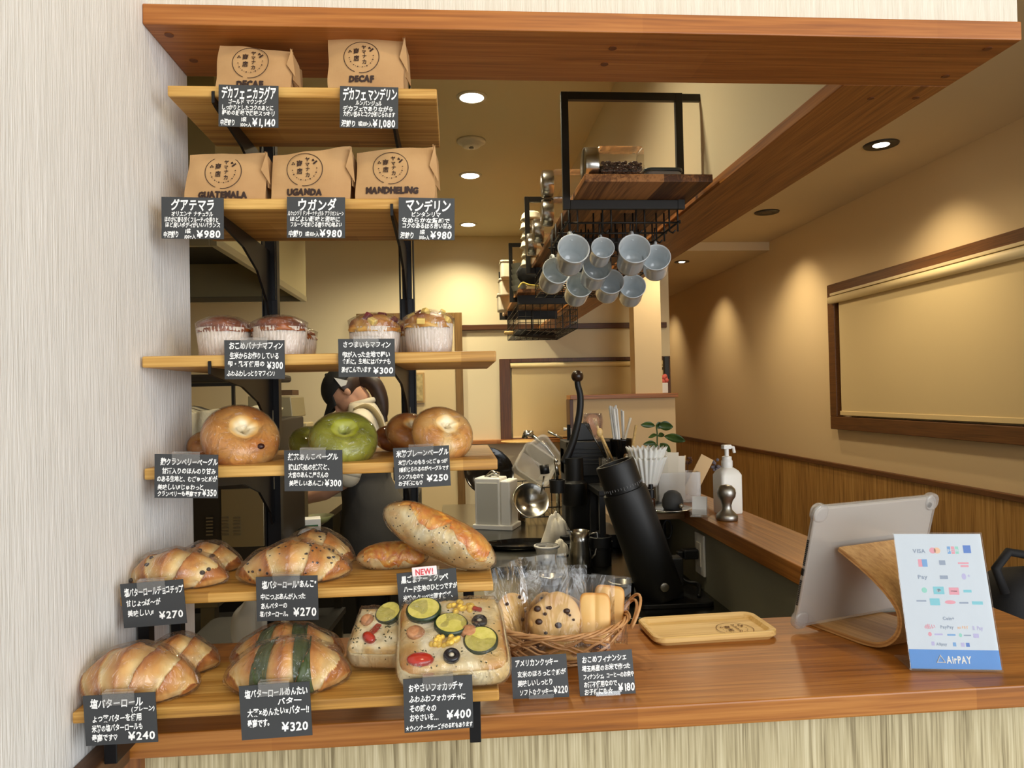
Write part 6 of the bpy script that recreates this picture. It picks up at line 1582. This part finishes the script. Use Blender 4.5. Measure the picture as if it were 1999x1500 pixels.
# shelf-edge bar and wire baskets under the far rack
def wire_basket(lab, x0, x1, y0, y1, z0, z1, nx, ny, nz):
    m = MB(); r = .0022
    for k in range(nz + 1):
        z = z0 + (z1 - z0) * k / nz
        m.tube([(x0, y0, z), (x1, y0, z), (x1, y1, z), (x0, y1, z)], r, 5, closed=True)
    for k in range(nx + 1):
        x = x0 + (x1 - x0) * k / nx
        m.tube([(x, y0, z1), (x, y0, z0), (x, y1, z0), (x, y1, z1)], r, 5)
    for k in range(ny + 1):
        y = y0 + (y1 - y0) * k / ny
        m.tube([(x0, y, z1), (x0, y, z0), (x1, y, z0), (x1, y, z1)], r, 5)
    t = thing('wire_basket', lab, 'basket', (0, 0, 0), group='black wire baskets under the racks')
    obj('wire', m, IRON, parent=t)
    for yh in (y0 + .02, y1 - .026): obj('hanger', MB().box(x0, x1, yh, yh + .006, z1, BZ - .0005), IRON, parent=t)
    return t
wire_basket('black wire basket hanging under the far rack shelf', .34, .66, 3.82, 4.60, 1.80, 1.935, 8, 14, 4)
wire_basket('black wire basket behind the hanging mugs', .345, .655, 2.42, 3.02, 1.86, 1.945, 8, 12, 3)
c0, c1 = P(1005, 650, y=4.2), P(1085, 655, y=4.2)
rl = thing('rolling_pin', 'dark rolled baking sheet with a pale handle under the far wire basket', 'rolling pin', (c0.x, 4.2, c0.z))
obj('roller', MB().tube([(0, 0, 0), (c1.x - c0.x, 0.05, c1.z - c0.z)], .020, 14), mat('dark_roll', (40, 30, 24), .5), parent=rl, smooth=True)
obj('handle', MB().tube([(-.06, -.02, .0), (.0, 0, 0)], .011, 10), W_TRAY, parent=rl, smooth=True)
obj('strap', MB().tube([(.10, .0, -.02), (.10, .0, .13)], .003, 6), IRON, parent=rl)

# ================================================================== left kitchen
HOODM = mat('hood_steel', (176, 166, 128), .42, .35)
hd2 = thing('range_hood', 'large beige steel range hood box on the kitchen ceiling behind the shelves', 'range hood', (0, 0, 0))
hx0, hx1, hy0, hy1, hz0 = -2.25, -.93, 2.9, 4.6, 2.062
obj('shell', MB().box(hx1 - .02, hx1, hy0, hy1, hz0 + .035, 2.764).box(hx0, hx1 - .02, hy0, hy0 + .02, hz0 + .035, 2.764).box(hx0, hx1 - .02, hy1 - .02, hy1, hz0 + .035, 2.764), HOODM, parent=hd2)
obj('lower_lip', MB().box(hx1 - .025, hx1 + .004, hy0 - .004, hy1, hz0, hz0 + .034).box(hx0, hx1 - .025, hy0 - .004, hy0 + .025, hz0, hz0 + .034).box(hx0, hx1 - .025, hy1 - .03, hy1, hz0, hz0 + .034), mat('hood_lip', (150, 142, 116), .35, .6), parent=hd2, bev=.002)
obj('inner_filter', MB().box(hx0, hx1 - .03, hy0 + .03, hy1 - .03, 2.30, 2.32), mat('hood_inside', (30, 26, 20), .7), parent=hd2)
obj('duct', MB().tube([(-1.25, 3.0, 2.26), (-1.55, 3.05, 2.20)], .075, 18), mat('duct_steel', (104, 92, 66), .45, .5), parent=hd2, smooth=True)
tb2 = thing('work_table', 'dark steel kitchen table running back under the oven and machines', 'table', (0, 0, 0))
obj('table_top', MB().prism([(-1.9, 2.15), (-.70, 2.15), (-.68, 2.72), (-.61, 4.2), (-1.9, 4.2)], .85, .885), mat('table_steel', (120, 110, 88), .3, .8), parent=tb2, bev=.002)
for (x, y) in ((-.74, 2.2), (-.68, 4.1), (-1.85, 2.2), (-1.85, 4.1)): obj('leg', MB().box(x - .02, x + .02, y - .02, y + .02, 0, .85), STEELD, parent=tb2)
obj('undershelf', MB().prism([(-1.88, 2.5), (-.76, 2.5), (-.64, 4.1), (-1.88, 4.1)], .25, .28), mat('undershelf_dark', (30, 28, 26), .5), parent=tb2)
cbk = tag(obj('storage_cabinet', MB().box(-1.7, -.25, 4.5, 5.0, .0, .82), mat('cabinet_black', (20, 18, 16), .6), bev=.004), 'low black cabinet behind the person in the kitchen', 'cabinet')
# oven with a towel over it
ox0, ox1 = P(383, 1000, y=2.25).x - .3, P(524, 1000, y=2.25).x
oz0, oz1 = .8855, P(520, 822, y=2.25).z
ov = thing('oven', 'dark steel countertop oven half hidden behind the grey wall', 'oven', (0, 0, 0))
obj('body', MB().box(ox0, ox1, 2.25, 2.78, oz0 + .02, oz1), mat('oven_dark', (44, 36, 26), .45, .4), parent=ov, bev=.006)
sp0 = P(432, 955, y=2.249); sp1 = P(520, 1066, y=2.249)
obj('steel_panel', MB().box(sp0.x, sp1.x - .004, 2.243, 2.249, sp1.z, sp0.z), mat('oven_steel', (150, 138, 112), .3, .9), parent=ov, bev=.002)
m = MB()
for cpx in (404, 434, 457):
    for k in range(6):
        a = P(cpx, 1012 + 6.5 * k, y=2.241)
        m.box(a.x - .002, a.x + .018, 2.238, 2.243, a.z - .002, a.z + .003)
obj('vent_louvres', m, mat('louvre_steel', (126, 114, 92), .35, .8), parent=ov)
obj('foot', MB().box(ox0 + .02, ox1 - .02, 2.27, 2.76, oz0, oz0 + .02), BLACKP, parent=ov)
obj('top_rack', MB().box(ox0 + .1, ox1 - .06, 2.30, 2.315, oz1 + .11, oz1 + .12).box(ox0 + .16, ox0 + .168, 2.30, 2.315, oz1, oz1 + .11).box(ox1 - .12, ox1 - .112, 2.30, 2.315, oz1, oz1 + .11), BLACKP, parent=ov)
q = P(450, 762, y=2.42)
tag(obj('baking_tray', MB().prism([(x + q.x - .05, y_ + 2.50) for x, y_ in rrect(.40, .30, .03)], oz1 + .125, oz1 + .15), mat('tray_dark', (34, 26, 18), .5), bev=.008), 'dark baking tray on the rack above the oven', 'tray')
TOWEL = mat('cream_towel', (206, 196, 168), .9, bump=(160, .5, .003))
ta, tb_ = P(381, 790, y=2.22), P(517, 800, y=2.22)
def tw(u, v):
    x = ta.x - .15 + (tb_.x - ta.x + .15) * u
    zt = oz1 + .035 + .008 * sin(u * 9) + .012 * ncoh((u * 5, 0, 0), 1.3, 4)
    dz = .105 + .03 * ncoh((u * 4, 1, 0), 1, 2) + .05 * max(0, u - .85) / .15
    if v < .4: return Vector((x, 2.45 - .23 * v / .4, zt + .012 * ncoh((u * 6, v * 4, 0), 1.2, 1)))
    k = (v - .4) / .6
    return Vector((x, 2.215 - .012 * sin(k * 3) - .010 * ncoh((u * 12, k, 0), 1.2, 3), zt - dz * k))
tag(obj('towel', MB().grid(tw, 40, 26), TOWEL, smooth=True, solid=.006), 'cream towel draped over the top of the oven', 'towel')
tag(obj('plastic_wrap', MB().grid(lambda u, v: Vector((P(430 + 85 * u, 1090, y=2.2).x, 2.16 + .08 * v, .888 + .03 * abs(ncoh((u * 4, v * 3, 0), 1.4, 6)) + .03 * u * v)), 24, 16), mat('white_sheet', (214, 204, 182), .6, bump=(60, .4, .004)), smooth=True, solid=.002), 'crumpled pale sheet lying before the oven', 'sheet')
# beige machine beside the post
a0, a1 = P(544, 800, y=2.95), P(577, 1000, y=2.95)
bm2 = thing('bread_slicer', 'beige kitchen machine with a bright white front panel behind the left post', 'machine', (0, 0, 0))
BEI = mat('machine_beige', (150, 136, 100), .45, .1)
obj('upper_housing', MB().prism([(a0.x - .12, P(540, 815, y=2.95).z), (a1.x - .004, P(572, 815, y=2.95).z), (a1.x - .012, P(566, 775, y=2.95).z), (a0.x - .12, P(540, 772, y=2.95).z)], 2.95, 3.2, 'y'), BEI, parent=bm2, bev=.004)
obj('lid_handle', MB().box(a0.x - .02, P(567, 760, y=2.95).x, 2.98, 3.1, P(540, 772, y=2.95).z, P(540, 762, y=2.95).z), mat('machine_brown', (92, 66, 40), .5), parent=bm2)
obj('white_front', MB().box(a0.x - .01, a1.x, 2.938, 2.95, P(560, 838, y=2.95).z, P(560, 822, y=2.95).z), mat('panel_white', (240, 242, 240), .2), parent=bm2, bev=.002)
obj('lower_housing', MB().box(a0.x - .12, a1.x, 2.95, 3.2, .8855, P(560, 838, y=2.95).z - .001), mat('machine_dark', (96, 84, 58), .5, .2), parent=bm2, bev=.003)
q0, q1 = P(578, 822, y=3.1), P(607, 830, y=3.1)
obj('feed_tray', MB().box(q0.x - .02, q1.x, 3.02, 3.16, q1.z - .012, q1.z + .012), mat('tray_beige', (186, 168, 122), .4), parent=bm2, bev=.005)
obj('front_gap', MB().box(a0.x - .01, a1.x - .01, 2.944, 2.95, P(560, 822, y=2.95).z + .002, P(560, 815, y=2.95).z - .002), BLACKP, parent=bm2)
bxp = P(600, 992, y=2.95)
pbx = thing('wrap_box', 'white printed cling film box on the kitchen table behind the slate bagel card', 'box', (bxp.x, 2.95, .8855), radians(12))
obj('carton', MB().box(-.05, .05, -.035, .035, 0, .085), PAPER, parent=pbx, bev=.002)
obj('print_block', MB().box(.022, .042, -.0358, -.0350, .016, .04).box(-.045, .04, -.0358, -.0350, .055, .062), mat('green_print', (54, 112, 72), .6), parent=pbx)
obj('red_print', MB().box(.002, .012, -.0358, -.0350, .012, .036), mat('red_number', (196, 62, 50), .6), parent=pbx)
tag(obj('citrus_bowl', MB().lathe([(.03, 0), (.06, .03), (.058, .031), (.028, .004)], 24, M=T((P(625, 955, y=3.35).x, 3.35, .8855))), mat('pale_green_bowl', (176, 176, 112), .5), smooth=True), 'pale green shallow bowl on the kitchen table', 'bowl')
tp_ = thing('tape_roll', 'white tape roll in a black holder on the kitchen table edge', 'tape', (P(595, 1000, y=2.6).x, 2.62, .955))
obj('holder', MB().tube([(-.01, .12, -.03), (0, 0, 0)], .042, 20), BLACKP, parent=tp_, smooth=True)
obj('roll_face', MB().tube([(-.004, .004, -.001), (.004, -.006, .001)], .032, 24), mat('roll_white', (196, 198, 206), .5), parent=tp_)
obj('stand', MB().box(-.03, .02, .02, .09, -.0695, -.03), BLACKP, parent=tp_)
obj('cutter', MB().box(.02, .075, .0, .02, -.022, -.008, M=T((0, 0, 0), ry=.35)), WHITEP, parent=tp_, bev=.004)
tag(obj('plastic_bag', MB().grid(lambda u, v: Vector((P(505, 1215, y=1.75).x + (.045 + .02 * sin(3 * v)) * cos(2 * pi * u) * sin(pi * (.02 + .96 * v)), 1.75 + .04 * sin(2 * pi * u) * sin(pi * (.02 + .96 * v)), .80 + .22 * v + .02 * ncoh((cos(2 * pi * u), sin(2 * pi * u), v * 3), 1.5, 3))), 30, 18, cu=True), film('bag_film', .45, .8, .2, 20, .8, base=.03), smooth=True), 'crumpled whitish plastic bag hanging under the second lowest shelf board', 'bag')
tag(obj('bag_hook', MB().tube([(P(505, 1215, y=1.75).x, 1.75, 1.02), (P(505, 1215, y=1.75).x, 1.75, .4), (P(505, 1215, y=1.75).x, 1.75, 0)], .008, 8), STEELD), 'thin steel stand pole behind the lowest shelf', 'pole')
tag(obj('trash_bin', MB().prism([(x + P(450, 1230, y=1.9).x, y_ + 1.98) for x, y_ in rrect(.22, .24, .03)], 0, .84), mat('bin_grey', (78, 76, 72), .5), bev=.01), 'grey bin seen between the two lowest shelves', 'bin')

# ================================================================== the person
PYD = 3.45
def pp(px_, py_, dy=0.0): return P(px_, py_, y=PYD + dy)
pr_ = thing('person', 'person in a black cap and cream top bending over the kitchen table', 'person', (-.435, PYD, 0))
PO_ = Vector((-.435, PYD, 0))
body = MB()
def limb(mb, pts, n=8):
    """Tapered chain of (point, radius)."""
    ps = [Vector(p[0]) for p in pts]; rs = [p[1] for p in pts]
    P_ = []; R_ = []
    for i in range(len(ps) - 1):
        for k in range(n):
            t = k / n; P_.append(ps[i].lerp(ps[i + 1], t)); s = t * t * (3 - 2 * t); R_.append(rs[i] * (1 - s) + rs[i + 1] * s)
    P_.append(ps[-1]); R_.append(rs[-1])
    mb.tube(P_, R_, 18)
    mb.ball(ps[0], rs[0] * .98, 18, 12); mb.ball(ps[-1], rs[-1] * .98, 18, 12)
ZS = 1.035
H = pp(675.5, 764); H.z /= ZS; fd = Vector((-cos(radians(50)), 0, -sin(radians(50)))); ud = Vector((-sin(radians(50)), 0, cos(radians(50)))); sd3 = Vector((0, -1, 0))
def hp_(f, u, s=0.0): return H + fd * f + ud * u + sd3 * s - PO_
HM = Matrix(((fd.x, sd3.x, ud.x, 0), (fd.y, sd3.y, ud.y, 0), (fd.z, sd3.z, ud.z, 0), (0, 0, 0, 1)))
HB = Matrix.Translation(H - PO_) @ HM @ Matrix.Scale(.93, 4)
pr_.scale = (1, 1, ZS)
body.ball((0, 0, .03), (.094, .074, .088), 26, 18, M=HB)                # skull
body.ball((.018, 0, -.035), (.070, .058, .075), 24, 16, M=HB)           # face
body.ball((.052, 0, -.092), (.024, .026, .020), 16, 12, M=HB)           # chin
body.tube([HB @ Vector(v) for v in ((.086, 0, .0), (.098, 0, -.022), (.108, 0, -.040))], [.007, .010, .0125], 12)   # nose
body.ball((.090, 0, -.046), (.012, .015, .008), 12, 8, M=HB)
body.ball((.082, 0, -.064), (.011, .020, .0055), 12, 8, M=HB); body.ball((.080, 0, -.073), (.011, .018, .006), 12, 8, M=HB)    # lips
body.ball((.084, 0, .014), (.010, .055, .010), 14, 8, M=HB)             # brow
for sg_ in (1, -1):
    body.ball((-.008, sg_ * .074, -.010), (.018, .009, .030), 14, 10, M=HB)   # ear
neck0, neck1 = hp_(-.020, -.075), Vector((-.020, 0, 1.365))
limb(body, [(hp_(-.02, -.03), .050), (neck0, .043), (neck1, .050)])
chest, waist, hip = Vector((.005, 0, 1.24)), Vector((.0, 0, 1.03)), Vector((.03, 0, .90))
for s_ in (1, -1):
    limb(body, [((.005, s_ * .05, 1.295), .046), ((.0, s_ * .15, 1.265), .046), ((-.025, s_ * .19, 1.17), .042), ((-.05, s_ * .20, 1.06), .037), ((-.16, s_ * .15, .99), .031), ((-.27, s_ * .09, .955), .024)])
    # hand: palm, four fingers, thumb
    wpos = Vector((-.27, s_ * .09, .955)); pd = Vector((-.9, -s_ * .25, -.25)).normalized(); pside = Vector((-.2, s_ * .9, .1)).normalized() 
    body.tube([wpos, wpos + pd * .03, wpos + pd * .075], [.024, .030, .027], 14)
    for k, ln in enumerate((.066, .074, .070, .054)):
        b0 = wpos + pd * .072 + pside * (.021 - .014 * k)
        body.tube([b0, b0 + pd * ln * .45 + Vector((0, 0, -.006)), b0 + pd * ln * .75 + Vector((0, 0, -.022)), b0 + pd * ln * .85 + Vector((0, 0, -.038))], [.0092, .0086, .008, .0068], 9)
    t0 = wpos + pd * .025 - pside * (.022 if s_ > 0 else -.022) * s_
    body.tube([t0, t0 + pd * .028 - pside * .018, t0 + pd * .052 - pside * .022 + Vector((0, 0, -.012))], [.0115, .0105, .0082], 9)
    limb(body, [((.03, s_ * .09, .90), .088), ((.03, s_ * .095, .70), .074), ((.02, s_ * .095, .50), .056), ((.035, s_ * .095, .38), .054), ((.045, s_ * .095, .10), .038), ((.04, s_ * .095, .07), .040)])
    limb(body, [((.05, s_ * .095, .045), .038), ((-.10, s_ * .105, .03), .030)])
for (c_, rr_) in ((chest, (.08, .145, .12)), (Vector((.01, 0, 1.13)), (.095, .135, .13)), (waist, (.092, .125, .11)), (hip, (.11, .155, .12))):
    body.ball(c_, rr_, 26, 18)
bo_ = obj('body', body, SKIN, parent=pr_, smooth=True)
rm = bo_.modifiers.new('one_surface', 'REMESH'); rm.mode = 'VOXEL'; rm.voxel_size = .0055; rm.use_smooth_shade = True
sm_ = bo_.modifiers.new('soften', 'SMOOTH'); sm_.iterations = 3; sm_.factor = .5
EYEM = mat('eye_dark', (26, 20, 18), .3)
eb = MB()
for sg_ in (1, -1): eb.ball((.082, sg_ * .030, .0), (.007, .012, .004), 12, 8, M=HB)
obj('eyes', eb, EYEM, parent=pr_, smooth=True)
HAIR = mat('dark_hair', (40, 26, 20), .5, c2=(62, 38, 26), cscale=30, stretch=(1, 1, .3))
CAPM = mat('cap_black', (22, 21, 21), .75, bump=(260, .2, .0008))
SHIRT = mat('cream_top', (216, 206, 184), .85, bump=(40, .25, .004))
APRON = mat('dark_apron', (58, 56, 54), .85, bump=(30, .3, .004))
# hair under the cap, then the ponytail
def hairf(u, v):
    t_ = radians(3 + 86 * v); a = 2 * pi * u
    k = 1 if cos(a) > -.2 else 1 - .22 * v * min(1, (-.2 - cos(a)) * 2)
    return HB @ Vector((.004 - .104 * cos(t_), .083 * sin(t_) * sin(a) * k, .020 + .104 * sin(t_) * cos(a) * k))
obj('hair', MB().grid(hairf, 40, 16, cu=True), HAIR, parent=pr_, smooth=True, solid=.005)
pt = [Vector((v.x, v.y, v.z / ZS)) - PO_ for v in (pp(a, b) for a, b in ((700, 750), (714, 744), (730, 751), (742, 774), (748, 800), (750, 824)))]
obj('ponytail', MB().tube(spl(pt, 6), [.017 + .024 * sin(pi * min(1, k / 27)) ** .7 * (1 - .25 * k / 30) for k in range(31)], 18), HAIR, parent=pr_, smooth=True)
obj('hair_clip', MB().prism([(-.052, .015), (-.022, .075), (-.010, .020), (-.030, .008)], .080, .099, 'y', M=HB), PAPER, parent=pr_)
def capf(u, v):
    a = 2 * pi * u; t_ = pi * .5 * v
    return HB @ Vector((.108 * cos(a) * cos(t_) * (1.02) - .002, .090 * sin(a) * cos(t_), .028 + .098 * sin(t_)))
cp2 = obj('cap', MB().grid(capf, 44, 16, cu=True), CAPM, parent=pr_, smooth=True, solid=.004)
def brim(u, v):
    a = radians(-62 + 124 * u)
    r_ = 1 + .72 * v * cos(a) ** .6
    return HB @ Vector((.106 * cos(a) * r_, .088 * sin(a) * (1 + .05 * v), .030 - .030 * v - .018 * sin(a) ** 2 * v))
obj('cap_brim', MB().grid(brim, 26, 10), CAPM, parent=pr_, smooth=True, solid=.004)
obj('cap_button', MB().ball(HB @ Vector((0, 0, .127)), .008, 10, 8), CAPM, parent=pr_, smooth=True)
def torso(scale, z0, z1, mt, name, off=0.0, front=False):
    ks = [(1.385, .052, .062, -.012), (1.36, .066, .110, -.004), (1.31, .082, .165, .004), (1.24, .096, .170, .006), (1.13, .102, .155, .004), (1.03, .106, .145, .0), (.93, .124, .170, .03), (.80, .135, .185, .03), (.62, .145, .195, .03)]
    def fn(u, v):
        z = z1 + (z0 - z1) * v; a = 2 * pi * u
        for (za, ra, rb, cx_), (zb, rc, rd, cy_) in zip(ks, ks[1:]):
            if zb <= z <= za:
                t = (za - z) / (za - zb); rx, ry, cc = ra + (rc - ra) * t, rb + (rd - rb) * t, cx_ + (cy_ - cx_) * t; break
        else: rx, ry, cc = ks[0][1], ks[0][2], ks[0][3]
        w = 1 + .03 * ncoh((cos(a) * 2, sin(a) * 2, z * 9), 1.4, 3)
        return Vector((cc + rx * scale * w * cos(a), ry * scale * w * sin(a), z))
    return obj(name, MB().grid(fn, 48, 30, cu=True), mt, parent=pr_, smooth=True, solid=.004)
sh_ = torso(1.04, .88, 1.38, SHIRT, 'cream_top')
sl_ = MB()
for s_ in (1, -1): limb(sl_, [((.002, s_ * .10, 1.300), .062), ((.0, s_ * .16, 1.275), .060), ((-.025, s_ * .195, 1.16), .056), ((-.048, s_ * .205, 1.07), .054)])
obj('sleeves', sl_, SHIRT, parent=pr_, smooth=True)
obj('collar', MB().tube([Vector((-.010 + .058 * cos(2 * pi * k / 28), .068 * sin(2 * pi * k / 28), 1.378 + .014 * cos(2 * pi * k / 28))) for k in range(28)], .013, 10, closed=True), SHIRT, parent=pr_, smooth=True)
torso(1.10, .62, 1.10, APRON, 'apron_skirt')
obj('apron_strap', MB().tube(spl([Vector(v) for v in ((.112, -.07, 1.08), (.108, -.10, 1.20), (.080, -.125, 1.31), (.030, -.120, 1.362), (-.03, -.115, 1.345))], 6), .012, 8), mat('strap_brown', (150, 132, 92), .8), parent=pr_, smooth=True)
tl_ = MB()
for s_ in (1, -1): limb(tl_, [((.03, s_ * .09, .88), .096), ((.03, s_ * .095, .60), .078), ((.03, s_ * .095, .38), .066), ((.045, s_ * .095, .09), .058)])
obj('trousers', tl_, mat('dark_trousers', (34, 33, 34), .85), parent=pr_, smooth=True)
sm2 = MB()
for s_ in (1, -1): sm2.ball((-.03, s_ * .10, .042), (.125, .047, .042), 20, 12)
obj('shoes', sm2, BLACKP, parent=pr_, smooth=True)
